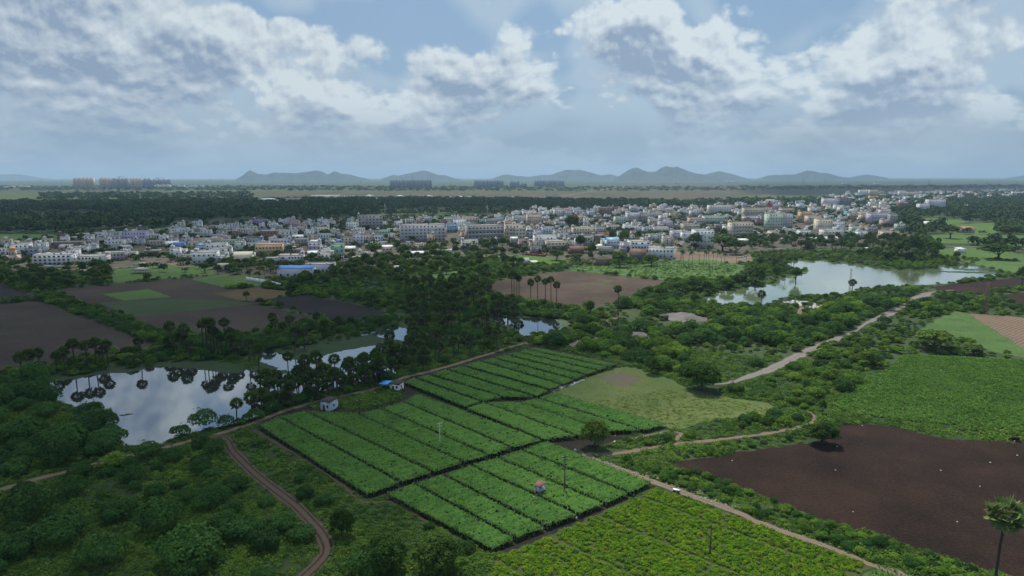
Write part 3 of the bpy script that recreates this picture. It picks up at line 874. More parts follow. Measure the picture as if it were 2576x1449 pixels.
def tmpl(name, me): return bpy.data.objects.new(name, me)


def dome_bush(name, mat, seed, R=2.4, h=2.4, n=1500, leaf=.30, lobes=9, spread=.34):
    """a full rounded bush: leaf sprays on a lobed dome, darker gaps between the lobes"""
    r = np.random.default_rng(seed); C = []
    for k in range(lobes):
        a = k * 2.4 + r.uniform(-.4, .4); q = math.sqrt((k + .3) / lobes) * R * .62
        s = R * r.uniform(.36, .56); C.append((math.cos(a) * q, math.sin(a) * q, h * (.62 - .42 * (q / R) ** 1.3) * r.uniform(.85, 1.15), s))
    C = np.array(C); k = r.integers(0, lobes, n * 2); d = r.normal(0, 1, (n * 2, 3)); d /= np.linalg.norm(d, axis=1)[:, None]; d[:, 2] = np.where(d[:, 2] < -.35, -d[:, 2], d[:, 2])
    P = C[k, :3] + d * C[k, 3:4] * np.array([1, 1, .82]) * r.uniform(.9, 1.08, (n * 2, 1))
    ok = P[:, 2] > .05
    for c in C:      # drop sprays buried inside another lobe
        ok &= (((P - c[:3]) / np.array([1, 1, .82])) ** 2).sum(1) > (c[3] * .86) ** 2
    P = P[ok][:n]; N = d[ok][:n]
    V, Q = leaves(P, N + [0, 0, .25], leaf, r, spread, .5); V[:, 2] = np.maximum(V[:, 2], 0)
    ex = bush_mesh('x', mat, seed + 500, R=R, h=h * .95, arms=16, per=14, leaf=leaf)       # loose arching sprays
    EV = np.empty(len(ex.vertices) * 3, np.float32); ex.vertices.foreach_get('co', EV); EV = EV.reshape(-1, 3); bpy.data.meshes.remove(ex)
    return mesh(name, np.concatenate([V, EV]), [np.concatenate([Q, np.arange(len(EV)).reshape(-1, 4) + len(V)])], mat)


T_BUSH = [tmpl('bush', dome_bush('bush', ml_scrub, 10 + i, R=2.4, h=(2.8, 3.2, 2.4, 3.0)[i], n=1500, leaf=.27, lobes=(9, 12, 7, 10)[i])) for i in range(4)]
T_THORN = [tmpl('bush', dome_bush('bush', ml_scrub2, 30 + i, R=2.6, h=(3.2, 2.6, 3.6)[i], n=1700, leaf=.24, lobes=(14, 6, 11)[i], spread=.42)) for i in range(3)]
T_UNDER = [tmpl('weed', undergrowth_mesh('weed', ml_under, 50 + i, .85, (.5, .75, .38, .6)[i], 80, .21)) for i in range(4)]
T_SHRUB = [tmpl('shrub', crown_mesh('shrub', (ml_scrub, ml_tree, ml_scrub)[i], 60 + i, R=1.6, hz=1.1, z0=1.0, clumps=12, per=42, leaf=.30, cr=.5)) for i in range(3)]
FT_MESH = [crown_mesh('wood', ml_far, 80 + i, R=3.6, hz=2.6, z0=3.0, clumps=8, per=16, leaf=1.15, cr=.55) for i in range(3)]
T_FAR = [tmpl('tree', q) for q in FT_MESH]


def collection_of(name, objs):
    c = bpy.data.collections.new(name)
    for o in objs: c.objects.link(o)
    return c


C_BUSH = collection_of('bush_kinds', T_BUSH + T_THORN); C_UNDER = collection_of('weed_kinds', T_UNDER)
C_SHRUB = collection_of('shrub_kinds', T_SHRUB); C_FAR = collection_of('wood_kinds', T_FAR)


def gn_group():
    g = bpy.data.node_groups.new('plant_cover', 'GeometryNodeTree')
    g.interface.new_socket('Geometry', in_out='INPUT', socket_type='NodeSocketGeometry')
    g.interface.new_socket('Kinds', in_out='INPUT', socket_type='NodeSocketCollection')
    g.interface.new_socket('Geometry', in_out='OUTPUT', socket_type='NodeSocketGeometry')
    N = g.nodes; gi = N.new('NodeGroupInput'); go = N.new('NodeGroupOutput')
    ci = N.new('GeometryNodeCollectionInfo'); ci.inputs['Separate Children'].default_value = True; ci.inputs['Reset Children'].default_value = True
    ip = N.new('GeometryNodeInstanceOnPoints'); ip.inputs['Pick Instance'].default_value = True

    def na(name, typ):
        n = N.new('GeometryNodeInputNamedAttribute'); n.data_type = typ; n.inputs['Name'].default_value = name
        return n.outputs['Attribute']
    L = g.links
    L.new(gi.outputs['Kinds'], ci.inputs['Collection']); L.new(gi.outputs['Geometry'], ip.inputs['Points']); L.new(ci.outputs[0], ip.inputs['Instance'])
    L.new(na('kind', 'INT'), ip.inputs['Instance Index']); L.new(na('turn', 'FLOAT_VECTOR'), ip.inputs['Rotation']); L.new(na('size', 'FLOAT_VECTOR'), ip.inputs['Scale'])
    L.new(ip.outputs[0], go.inputs[0])
    return g


GNG = gn_group()


def cover(name, P, size, coll, kinds, r, label, flat=(.75, 1.15), z=0.0, align=None):
    n = len(P)
    if n == 0: return
    me = bpy.data.meshes.new(name); me.vertices.add(n)
    V = np.column_stack([P[:, 0], P[:, 1], np.broadcast_to(z, n)]).astype(np.float32); me.vertices.foreach_set('co', V.ravel())
    a = me.attributes.new('kind', 'INT', 'POINT'); a.data.foreach_set('value', r.integers(kinds[0], kinds[1], n).astype(np.int32))
    t = np.zeros((n, 3), np.float32); t[:, 2] = r.uniform(0, 6.283, n) if align is None else align + r.normal(0, .25, n)
    a = me.attributes.new('turn', 'FLOAT_VECTOR', 'POINT'); a.data.foreach_set('vector', t.ravel())
    s = np.broadcast_to(size, n); S = np.column_stack([s, s, s * r.uniform(*flat, n)]).astype(np.float32)
    a = me.attributes.new('size', 'FLOAT_VECTOR', 'POINT'); a.data.foreach_set('vector', S.ravel())
    o = ob(name, me); md = o.modifiers.new('plants', 'NODES'); md.node_group = GNG
    md[[i.identifier for i in GNG.interface.items_tree if i.name == 'Kinds'][0]] = coll
    tag(o, label, kind='stuff')
    return o


def scatter(poly, dens, r, clear=True, margin=0.0, pmargin=0.6, world=False, jitter=None):
    P = np.asarray(poly, float) if world else GP(poly)
    lo, hi = P.min(0), P.max(0); n = int((hi - lo).prod() * dens)
    pts = r.uniform(lo, hi, (n, 2)); pts = pts[inside(pts, P)]
    return free(pts, margin, pmargin) if clear else pts


def free(pts, margin=0.0, pmargin=0.6):
    keep = np.ones(len(pts), bool)
    for c in CLEAR:
        lo, hi = c.min(0) - margin, c.max(0) + margin
        m_ = keep & (pts[:, 0] > lo[0]) & (pts[:, 0] < hi[0]) & (pts[:, 1] > lo[1]) & (pts[:, 1] < hi[1])
        if not m_.any(): continue
        q = pts[m_]; bad = inside(q, c)
        if margin > 0: bad |= edge_dist(q, c) < margin
        idx = np.where(m_)[0][bad]; keep[idx] = False
    for c, w in PATHS:
        lo, hi = c.min(0) - w - pmargin, c.max(0) + w + pmargin
        m_ = keep & (pts[:, 0] > lo[0]) & (pts[:, 0] < hi[0]) & (pts[:, 1] > lo[1]) & (pts[:, 1] < hi[1])
        if not m_.any(): continue
        q = pts[m_]; idx = np.where(m_)[0][edge_dist(q, c, False) < w + pmargin]; keep[idx] = False
    return pts[keep]


def thin(pts, d, r, n=None):
    """drop points closer than d"""
    cell = {}; out = []
    for p in pts:
        k = (int(p[0] // d), int(p[1] // d)); ok = True
        for i in (-1, 0, 1):
            for j in (-1, 0, 1):
                for q in cell.get((k[0] + i, k[1] + j), ()):
                    if (q[0] - p[0]) ** 2 + (q[1] - p[1]) ** 2 < d * d: ok = False; break
                if not ok: break
            if not ok: break
        if ok:
            cell.setdefault(k, []).append(p); out.append(p)
            if n and len(out) >= n: break
    return np.array(out).reshape(-1, 2)


# ------------------------------------------------------------------ the trellis field
def L_(pts, t): return np.array(pts[0]) * (1 - t) + np.array(pts[1]) * t


HC = 1.5   # height of the trellis
# long lines: (start, crossing with the middle lane or end) in the measuring frame, read at canopy height
left_lines = [((648, 1068), (922, 1243)), ((700, 1045), (1012, 1211)), ((768, 1031), (1092, 1185)), ((898, 1038), (1169, 1161)), ((958, 1024), (1234, 1143)), ((1014, 1007), (1293, 1124)), ((1169, 1024), (1370, 1104))]
front_lines = [((966, 1238), (1237, 1380)), ((1041, 1211), (1300, 1352)), ((1114, 1190), (1377, 1322)), ((1183, 1166), (1459, 1291)), ((1251, 1147), (1526, 1264)), ((1310, 1128), (1588, 1237)), ((1376, 1106), (1645, 1210))]
BEDS = []
for a, b in zip(left_lines[:-1], left_lines[1:]): BEDS.append([a[0], b[0], b[1], a[1]])
BEDS[5] = [(1014, 1007), (1049, 985), (1370, 1104), (1293, 1124)]
for a, b in zip(front_lines[:-1], front_lines[1:]): BEDS.append([a[0], b[0], b[1], a[1]])
# beyond the second lane, towards the right: lines a0..a3
BEDS += [[(1169, 1024), (1217, 1009), (1455, 1094), (1371, 1104)],
         [(1217, 1009), (1306, 1008), (1528, 1080), (1455, 1094)],
         [(1306, 1009), (1351, 998), (1618, 1080), (1532, 1082)],
         [(1353, 998), (1392, 984), (1684, 1064), (1622, 1081)]]
# the far block between the pond path and the channel
BEDS += [[(1011, 958), (1042, 948), (1214, 1008), (1169, 1022)],
         [(1045, 947), (1078, 940), (1266, 996), (1216, 1008)],
         [(1080, 938), (1121, 927), (1348, 996), (1270, 997)],
         [(1123, 926), (1162, 918), (1384, 980), (1352, 995)],
         [(1164, 916), (1206, 906), (1418, 966), (1386, 978)],
         [(1208, 905), (1240, 898), (1449, 953), (1420, 965)],
         [(1242, 897), (1270, 890), (1476, 941), (1451, 952)],
         [(1272, 889), (1298, 883), (1508, 931), (1478, 940)],
         [(1300, 882), (1322, 877), (1532, 921), (1510, 930)],
         [(1324, 876), (1348, 872), (1556, 913), (1534, 920)]]
bed_words = ['front left', 'second', 'third', 'fourth', 'fifth', 'sixth']
m_post = plain_mat('granite_post', (0.22, 0.20, 0.18), 0.9)
m_vstem = plain_mat('vine_stems', (0.035, 0.030, 0.020), 0.95)


def vnoise(x, y, seed, s):
    r = np.random.default_rng(seed); T = r.uniform(0, 1, (64, 64)); x = x * s; y = y * s
    xi = np.floor(x).astype(int); yi = np.floor(y).astype(int); fx = x - xi; fy = y - yi
    fx = fx * fx * (3 - 2 * fx); fy = fy * fy * (3 - 2 * fy)
    g = lambda i, j: T[(xi + i) % 64, (yi + j) % 64]
    return (g(0, 0) * (1 - fx) + g(1, 0) * fx) * (1 - fy) + (g(0, 1) * (1 - fx) + g(1, 1) * fx) * fy


def make_bed(k, quad, label):
    C = GP(quad, HC); cen = C.mean(0)
    C = cen + (C - cen) * 1.0
    # inset a lane of about 0.6 m all round
    ins = []
    for i in range(4):
        p, q, s = C[i], C[(i + 1) % 4], C[i - 1]
        a = (q - p) / np.linalg.norm(q - p); b = (s - p) / np.linalg.norm(s - p); ins.append(p + (a + b) * 0.48)
    C = np.array(ins)
    CLEAR.append(cen + (C - cen) * 1.03)
    la = max(np.linalg.norm(C[2] - C[1]), np.linalg.norm(C[3] - C[0])); lb = max(np.linalg.norm(C[1] - C[0]), np.linalg.norm(C[2] - C[3]))
    sp = 0.36 if cen[1] < 190 else 0.5
    na_, nb = max(4, int(la / sp)), max(4, int(lb / sp))
    t = np.linspace(0, 1, na_ + 1)[:, None]; s = np.linspace(0, 1, nb + 1)[None]
    XY = ((C[0] * (1 - t[..., None]) + C[3] * t[..., None]) * (1 - s[..., None]) + (C[1] * (1 - t[..., None]) + C[2] * t[..., None]) * s[..., None])
    X_, Y_ = XY[..., 0].copy(), XY[..., 1].copy(); r = np.random.default_rng(900 + k)
    X_ += r.normal(0, .10, X_.shape); Y_ += r.normal(0, .10, X_.shape)
    Z_ = HC + (vnoise(X_, Y_, 3, .35) - .5) * .30 + (vnoise(X_, Y_, 4, 1.1) - .5) * .34 + r.normal(0, .10, X_.shape)
    Z_ -= 0.22 * (np.abs(np.sin(t * la / 2.6 * math.pi)) > .93)      # sags between the wires
    edge = np.minimum(np.minimum(np.arange(na_ + 1)[:, None], na_ - np.arange(na_ + 1)[:, None]), np.minimum(np.arange(nb + 1)[None], nb - np.arange(nb + 1)[None]))
    Z_ = np.where(edge == 1, Z_ - .15, Z_); Z_ = np.where(edge == 0, HC - .40 + r.normal(0, .09, Z_.shape), Z_)
    V = np.stack([X_, Y_, Z_], -1).reshape(-1, 3)
    i = np.arange(na_)[:, None] * (nb + 1) + np.arange(nb)[None]
    Q = np.stack([i, i + nb + 1, i + nb + 2, i + 1], -1).reshape(-1, 4)
    keep = r.uniform(0, 1, len(Q)) > .035
    # leaf sprays standing off the carpet
    n = int(la * lb * (4.0 if cen[1] < 190 else 1.8)); a = r.uniform(0, 1, (n, 1)); b = r.uniform(0, 1, (n, 1))
    xy = (C[0] * (1 - a) + C[3] * a) * (1 - b) + (C[1] * (1 - a) + C[2] * a) * b
    P = np.column_stack([xy, HC + .10 + r.normal(0, .10, n)]); LV, LQ = leaves(P, np.tile([0, 0, 1.0], (n, 1)), .20, r, .55, .6)
    root = ob('trellis_bed', None, (C.mean(0)[0], C.mean(0)[1], 0))
    off = np.array([C.mean(0)[0], C.mean(0)[1], 0])
    tag(root, label, 'trellis bed', 'vine trellis beds with dark lanes between them')
    ob('canopy', mesh('canopy', np.concatenate([V, LV]) - off, [np.concatenate([Q[keep], LQ + len(V)])], ml_vine), parent=root)
    # hanging stems and leaves under the rim, and the posts
    mb = MB()
    for e in range(4):
        p, q = C[e], C[(e + 1) % 4]; L = np.linalg.norm(q - p)
        for j in range(int(L / 2.4) + 1):
            c = p + (q - p) * min(1, j * 2.4 / L)
            c = c + (C.mean(0) - c) / np.linalg.norm(C.mean(0) - c) * .25
            mb.box(c[0] - .06, c[0] + .06, c[1] - .06, c[1] + .06, 0, HC + .12 + .1 * (j % 3 == 0))
    me = mb.build('post', m_post); me.transform(Matrix.Translation((-off[0], -off[1], 0)))
    tag(ob('post', me, parent=root), kind='stuff')
    pts = []
    for e in range(4):
        p, q = C[e], C[(e + 1) % 4]; L = np.linalg.norm(q - p); n = int(L * 9)
        pts.append(p + (q - p) * r.uniform(0, 1, (n, 1)))
    pts = np.concatenate(pts); pts += (C.mean(0) - pts) * r.uniform(.0, .03, (len(pts), 1))
    P = np.column_stack([pts, HC - np.abs(r.normal(0, .75, len(pts)))]); P[:, 2] = np.maximum(P[:, 2], .1)
    LV, LQ = leaves(P, np.column_stack([pts - C.mean(0), np.zeros(len(pts))]) * .1, .24, r, .8, .7)
    tag(ob('hanging_leaves', mesh('hanging_leaves', LV - off, [LQ], ml_vine), parent=root), kind='stuff')
    return C


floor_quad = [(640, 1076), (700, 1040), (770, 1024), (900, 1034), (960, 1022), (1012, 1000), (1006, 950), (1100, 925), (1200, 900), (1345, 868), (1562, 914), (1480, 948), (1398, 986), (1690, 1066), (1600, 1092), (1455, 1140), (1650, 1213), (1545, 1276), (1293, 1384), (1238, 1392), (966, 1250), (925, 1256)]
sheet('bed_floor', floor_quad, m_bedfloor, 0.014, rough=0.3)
names_row = []
for k, q in enumerate(BEDS):
    if k < 6: lb = ['leftmost trellis bed beside the dark dirt track', 'second trellis bed from the dirt track, in the pond-side row', 'third trellis bed from the dirt track, in the pond-side row', 'fourth trellis bed from the dirt track, ending at the crossing lanes', 'long trellis bed starting near the whitewashed pump house', 'trellis bed starting behind the pump house clearing'][k]
    elif k < 12: lb = ['front-row trellis bed along the left scrub edge', 'second front-row trellis bed from the scrub', 'third front-row trellis bed, left of the rusty-roofed hut', 'front-row trellis bed with the rusty-roofed hut at its edge', 'front-row trellis bed with the dark utility pole', 'front-row trellis bed along the littered dirt path'][k - 6]
    elif k < 16: lb = ['middle trellis bed left of the round shade tree', 'narrow middle trellis bed running into the shade tree', 'middle trellis bed behind the shade tree', 'trellis bed bordering the pale pasture'][k - 12]
    else: lb = ['far-block trellis bed beside the blue-roofed shed', 'second far-block trellis bed from the blue-roofed shed', 'third far-block trellis bed from the blue-roofed shed', 'fourth far-block trellis bed, ending at the plastic-lined channel', 'far-block trellis bed beside the plastic-lined channel', 'sixth far-block trellis bed from the shed', 'seventh far-block trellis bed from the shed', 'eighth far-block trellis bed from the shed', 'thin far-block trellis bed with bare posts showing', 'farthest trellis bed at the foot of the scrub'][k - 16]
    make_bed(k, q, lb)
CLEAR.append(GP(floor_quad))
# the plastic-lined channel with its fence stakes
ribbon('channel', [(1386, 985), (1420, 973), (1468, 955)], 1.8, plain_mat('wet_plastic', (0.42, 0.44, 0.48), 0.25, 0.5, 0.6), 0.06, 'plastic-lined irrigation channel along the trellis', wob=.3)
mb = MB(); c0, c1 = GP([(1384, 990), (1560, 917)])
for j in range(60):
    c = c0 + (c1 - c0) * j / 59 + rng.normal(0, .15, 2); mb.box(c[0] - .05, c[0] + .05, c[1] - .05, c[1] + .05, 0, rng.uniform(1.3, 2.0))
tag(ob('fence_stakes', mb.build('fence_stakes', m_bark)), 'row of thin wooden stakes along the channel', kind='stuff')

# ------------------------------------------------------------------ crops
CH = []
def crop_plant(seed):
    r = np.random.default_rng(seed)
    P, N = clump_points((0, 0, .12), (.62, .62, .5), 64, r, 0.0, .45); P[:, 2] = np.abs(P[:, 2]) + .05
    V, Q = leaves(P, N + [0, 0, .7], .19, r, .45, .55)
    return mesh('crop_plant', V, [Q], ml_crop)


T_CROP = [tmpl('crop_plant', crop_plant(300 + i)) for i in range(4)]; C_CROP = collection_of('crop_kinds', T_CROP)
ax = GP([(1648, 1227), (1932, 1328)]); dx = (ax[1] - ax[0]) / np.linalg.norm(ax[1] - ax[0]); dy = np.array([-dx[1], dx[0]])
ii, jj = np.meshgrid(np.arange(-10, 130), np.arange(-90, 60)); rr_ = np.random.default_rng(5)
pts = ax[0] + (ii.ravel() * .90)[:, None] * dx + (jj.ravel() * .95)[:, None] * dy + rr_.normal(0, .2, (ii.size, 2))
lane = (np.abs((jj.ravel() + 14) % 15 - 7) < .5) | ((np.abs((ii.ravel() + jj.ravel() // 15 * 7) % 31 - 15) < .5) & (rr_.uniform(0, 1, ii.size) < .7))
gaps = rr_.uniform(0, 1, ii.size) < .05
pts = pts[inside(pts, FC) & ~lane & ~gaps]
pts = pts[edge_dist(pts, FC) > .5]; d = np.hypot(pts[:, 0], pts[:, 1] )
ang = np.abs(np.degrees(np.arctan2(pts[:, 0], pts[:, 1]))); vis = (ang < 36) & (d > 117)
order = np.argsort(np.where(vis, d, 1e9)); near = order[:290]; rest = np.setdiff1d(np.where((d > 105) & (ang < 48))[0], near)
for q in near:
    o = T_CROP[int(rr_.integers(0, 4))].copy(); s = rr_.uniform(.8, 1.25); o.location = (*pts[q], 0.02); o.rotation_euler = (0, 0, rr_.uniform(0, 6.28)); o.scale = (s, s, s * rr_.uniform(.8, 1.2))
    COL.objects.link(o); tag(o, 'yellow-green leafy crop plant in the nearest rows of the field', 'crop plant', 'crop plants in the near field')
cover('crop_field', pts[rest], rr_.uniform(.8, 1.25, len(rest)), C_CROP, (0, 4), rr_, 'rows of yellow-green leafy crop', z=.02)


def blades(seed, n=7, h=1.0, w=.10):
    r = np.random.default_rng(seed); V = []; T = []
    for i in range(n):
        a = r.uniform(0, 6.28); l = h * r.uniform(.6, 1.1); o = r.uniform(.25, .6); d = np.array([math.cos(a), math.sin(a)]); s = np.array([-d[1], d[0]]) * w * .5
        k = len(V); V += [[*(s * .6), 0], [*(-s * .6), 0], [*(d * o * l * .5 + s), l * .72], [*(d * o * l * .5 - s), l * .72], [*(d * o * l * 1.3), l * r.uniform(.55, .95)]]
        T += [[k, k + 1, k + 3], [k, k + 3, k + 2], [k + 2, k + 3, k + 4]]
    return np.array(V), np.array(T)


T_MAIZE = []
for i in range(3):
    V, T = blades(400 + i, 9, 1.1, .16); T_MAIZE.append(tmpl('maize_plant', mesh('maize_plant', V, [T], ml_maize)))
C_MAIZE = collection_of('maize_kinds', T_MAIZE)
p = scatter([(2232, 930), (2267, 897), (2300, 894), (2400, 899), (2576, 908), (2700, 920), (2700, 1110), (2576, 1082), (2430, 1074), (2307, 1063), (2200, 1049), (2132, 1041), (2097, 1021), (2125, 990), (2157, 963)], 4.2, rng, clear=False)
cover('maize_field', p, rng.uniform(.5, .9, len(p)) * (1 + .25 * vnoise(p[:, 0], p[:, 1], 9, .05)), C_MAIZE, (0, 3), rng, 'dense bright green maize')
p = scatter([(2212, 1421), (2260, 1434), (2330, 1464), (2400, 1540), (2120, 1540), (2168, 1454)], 3.5, rng, clear=False)
cover('young_rice', p, rng.uniform(.35, .55, len(p)), C_MAIZE, (0, 3), rng, 'small plot of low bright green crop')
# low plants on the pale pasture and the far crop
ml_past = leaf_mat('pasture_weeds', (0.11, 0.15, 0.045), (0.14, 0.17, 0.06), (0.17, 0.18, 0.075), .2)
T_PAST = [tmpl('weed', undergrowth_mesh('weed', ml_past, 70 + i, .6, .35, 34, .16)) for i in range(2)]; C_PAST = collection_of('pasture_kinds', T_PAST)
q = free_p = scatter([(1640, 985), (1725, 978), (1838, 1003), (1960, 1033), (1888, 1049), (1763, 1061), (1700, 1078), (1560, 1040), (1480, 1012), (1560, 1000)], .55, rng, clear=False)
cover('pasture_weeds', q, rng.uniform(.6, 1.5, len(q)), C_PAST, (0, 2), rng, 'tufts of pale yellow-green weeds in the pasture')
q = scatter([(1600, 660), (1680, 656), (1860, 668), (1838, 696), (1688, 704), (1538, 689), (1430, 679), (1440, 672)], .08, rng, clear=False)
cover('field_crop', q, rng.uniform(.8, 1.6, len(q)), C_UNDER, (0, 4), rng, 'leafy green crop in the field behind the brown one', flat=(.8, 1.4))
# ------------------------------------------------------------------ individual trees, palms and bushes
MARKS = [(1766, 950, 'near the big shade tree'), (1495, 1100, 'near the tree at the trellis end'), (2069, 1085, 'near the lone field tree'), (1725, 800, 'near the pale gravel heap'), (1590, 846, 'near the low gravel heap'), (1460, 860, 'near the far trellis corner'),
         (2030, 885, 'by the mid grey road'), (1900, 940, 'near the lower grey road'), (2200, 805, 'by the grey road bend'), (2310, 755, 'by the upper grey road'), (2030, 770, 'near the rubbish heap'), (1800, 770, 'near the lake arm'), (1900, 860, 'midway to the lake'),
         (1640, 900, 'behind the pasture'), (1750, 870, 'left of the grey road'), (1650, 760, 'near the brown field corner'), (2150, 960, 'near the maize corner'), (2050, 1040, 'near the path junction'), (2300, 830, 'near the upper maize edge'), (1800, 1260, 'near the white-topped cart'),
         (2050, 1340, 'halfway along the littered path'), (2350, 1420, 'near the nearest palm'), (20, 1000, 'at the left edge'), (110, 1080, 'in the middle of the thicket'), (230, 1040, 'near the squat shore palm'), (280, 1110, 'at the pond tip'), (60, 1180, 'just above the pale path'), (100, 1320, 'below the pale path'),
         (330, 1210, 'below the pond tip'), (520, 1180, 'near the fork of the tracks'), (650, 1280, 'near the middle of the dark track'), (760, 1400, 'near the track bend'), (200, 1420, 'at the bottom left'), (450, 1400, 'near the bottom edge'), (350, 1310, 'in the open scrub'), (850, 1300, 'between track and trellis'),
         (1100, 1390, 'near the trellis corner'), (820, 1010, 'near the pump house'), (990, 960, 'near the blue-sheet shed'), (1100, 880, 'near the pond path'), (1200, 840, 'near the small algae pond'), (1080, 780, 'at the back of the grove'), (1160, 740, 'near the net fence'), (1250, 800, 'near the five palms'),
         (920, 860, 'near the open water'), (700, 860, 'behind the second pond'), (400, 885, 'behind the left pond'), (150, 920, 'at the left pond corner'), (250, 800, 'on the field hedge'), (480, 840, 'near the palm clump'), (60, 700, 'at the far left belt'), (200, 705, 'near the black field'), (360, 705, 'near the grass pavilion'),
         (560, 690, 'near the white wall'), (640, 680, 'near the blue-roofed shed'), (800, 700, 'near the pillared hall'), (920, 690, 'in the dark grove'), (1010, 690, 'near the white field hut'), (1120, 670, 'near the small lawn'), (1220, 670, 'near the bright paddy'), (1230, 715, 'left of the brown field'),
         (2040, 630, 'above the lake head'), (2150, 635, 'near the leaning palms'), (2260, 640, 'near the dark belt'), (2350, 640, 'near the right paddies'), (1940, 670, 'near the coconut cluster'), (1420, 800, 'below the brown field')]
MXY = np.array([G(a, b) for a, b, c in MARKS])


def near(x, y):
    q = np.linalg.norm(MXY - [x, y], axis=1) / np.linalg.norm(MXY, axis=1); return MARKS[int(np.argmin(q))][2]


def sized(v, a, b, w): return w[0] if v > a else (w[1] if v > b else w[2])


T_PC = [palmyra_crown('crown', 100 + i) for i in range(3)]
T_PT = [palm_trunk('trunk', m_ptrunk, 110 + i, 11.5, .24, .19, (.0, .03, .06)[i]) for i in range(3)]
T_CC = [coconut_crown('crown', 120 + i) for i in range(3)]
T_CT = [palm_trunk('trunk', m_ctrunk, 130 + i, 12.0, .20, .12, (.05, .12, .18)[i]) for i in range(3)]
T_BC = [crown_mesh('crown', ml_tree, 140 + i, R=4.2, hz=(3.2, 3.6, 2.6, 4.4)[i], z0=(5.2, 5.4, 4.6, 6.2)[i], clumps=30, per=58, leaf=.50, cr=.36) for i in range(4)]
T_BT = [trunk_mesh('trunk', m_bark, 150 + i, 3.2, .32, 2.6) for i in range(4)]
T_FINE = crown_mesh('crown', ml_tree, 160, R=4.6, hz=4.1, z0=3.7, clumps=64, per=125, leaf=.30, cr=.30, spread=.8)
used = {}


def palmyra(x, y, h, s, label, group=None, kind=None):
    k = int(rng.integers(0, 3)); me, top = T_PT[k]
    root = ob('palmyra_palm', None, (x, y, 0), rng.uniform(0, 6.28)); tag(root, label, 'palm', group)
    t = ob('trunk', me, parent=root); t.scale = (s, s, (h - 1.2 * s) / 11.5)
    c = ob('crown', T_PC[int(rng.integers(0, 3))], (top[0] * s, top[1] * s, h - 1.2 * s), rng.uniform(0, 6.28), parent=root); c.scale = (s, s, s * rng.uniform(.9, 1.1))
    return root


def coconut(x, y, h, s, label, group=None):
    k = int(rng.integers(0, 3)); me, top = T_CT[k]
    root = ob('coconut_palm', None, (x, y, 0), rng.uniform(0, 6.28)); tag(root, label, 'palm', group)
    t = ob('trunk', me, parent=root); t.scale = (s, s, h / 12.0)
    c = ob('crown', T_CC[int(rng.integers(0, 3))], (top[0] * s, top[1] * s, h), rng.uniform(0, 6.28), parent=root); c.scale = (s, s, s)
    return root


def tree(x, y, h, R, label, group=None, fine=False):
    k = int(rng.integers(0, 4))
    root = ob('tree', None, (x, y, 0), rng.uniform(0, 6.28)); tag(root, label, 'tree', group)
    H0 = (8.4, 9.0, 7.2, 10.6)[k] if not fine else 7.9
    t = ob('trunk', T_BT[k], parent=root); t.scale = (R / 4.2, R / 4.2, h / H0)
    c = ob('crown', T_FINE if fine else T_BC[k], parent=root); q = 4.5 if not fine else 4.1; c.scale = (R / q, R / q, h / H0)
    return root


def pz(u, vb, vt=None):
    """ground point and height of something whose foot shows at vb and whose top shows at vt"""
    x, y = G(u, vb)
    if vt is None: return x, y
    d = ray(u, vt); t = math.hypot(x, y) / math.hypot(d[0], d[1]); return x, y, H + d[2] * t


def palm_px(u, vb, vc, label, kind='p', group=None, s=None):
    """vc: the crown's middle in the picture"""
    x, y, z = pz(u, vb, vc)
    if kind == 'p': return palmyra(x, y, max(z + 1.2, 4.5), s or rng.uniform(.88, 1.08), label, group)
    return coconut(x, y, max(z, 4), s or rng.uniform(.85, 1.1), label, group)


# the row on the far bank of the left pond
row = [(56, 950, 900, 'leftmost palmyra palm on the pond bank, dark and bushy'), (77, 930, 892, 'second palmyra palm from the left end of the pond bank'), (100, 924, 888, 'palmyra palm standing just left of the gap in the bank row'),
       (143, 935, 897, 'short palmyra palm at the left corner of the pond'), (163, 920, 886, 'palmyra palm leaning over the short one on the bank'), (189, 932, 864, 'tall palmyra palm starting the slender four by the pond'),
       (221, 930, 869, 'second of the four slender palmyra palms by the pond'), (242, 925, 861, 'third of the four slender palmyra palms by the pond'), (272, 917, 867, 'last of the four slender palmyra palms by the pond'),
       (261, 918, 882, 'low dark palmyra palm tucked between the slender ones'), (356, 913, 858, 'lone round-headed palmyra palm mirrored in the pond')]
for u, vb, vc, lb in row: palm_px(u, vb, vc, lb, group='palmyra palms on the far bank of the left pond')
for u, vb, vc in [(429, 886, 822), (471, 890, 826), (462, 888, 845), (512, 892, 815), (522, 894, 810), (532, 893, 812), (540, 895, 832), (570, 893, 811), (427, 890, 858), (480, 900, 865), (628, 918, 862), (640, 910, 878), (560, 898, 850), (590, 900, 850), (548, 896, 842), (600, 902, 862), (445, 893, 850), (580, 897, 838)]:
    palm_px(u, vb, vc, 'palmyra palm between pond and grey field, ' + ('tall' if vb - vc > 62 else 'short') + ' one in the ' + ('left' if u < 490 else ('middle' if u < 560 else 'right')) + ' clump', group='palmyra palms behind the pond')
for u, vb, vc in [(685, 830, 797), (694, 835, 808), (730, 845, 803), (742, 885, 832), (766, 878, 836), (798, 828, 796), (852, 825, 805), (712, 850, 820), (885, 822, 806), (820, 840, 815)]:
    palm_px(u, vb, vc, 'palmyra palm in the scrub along the grey field edge', group='palmyra palms along the grey field')
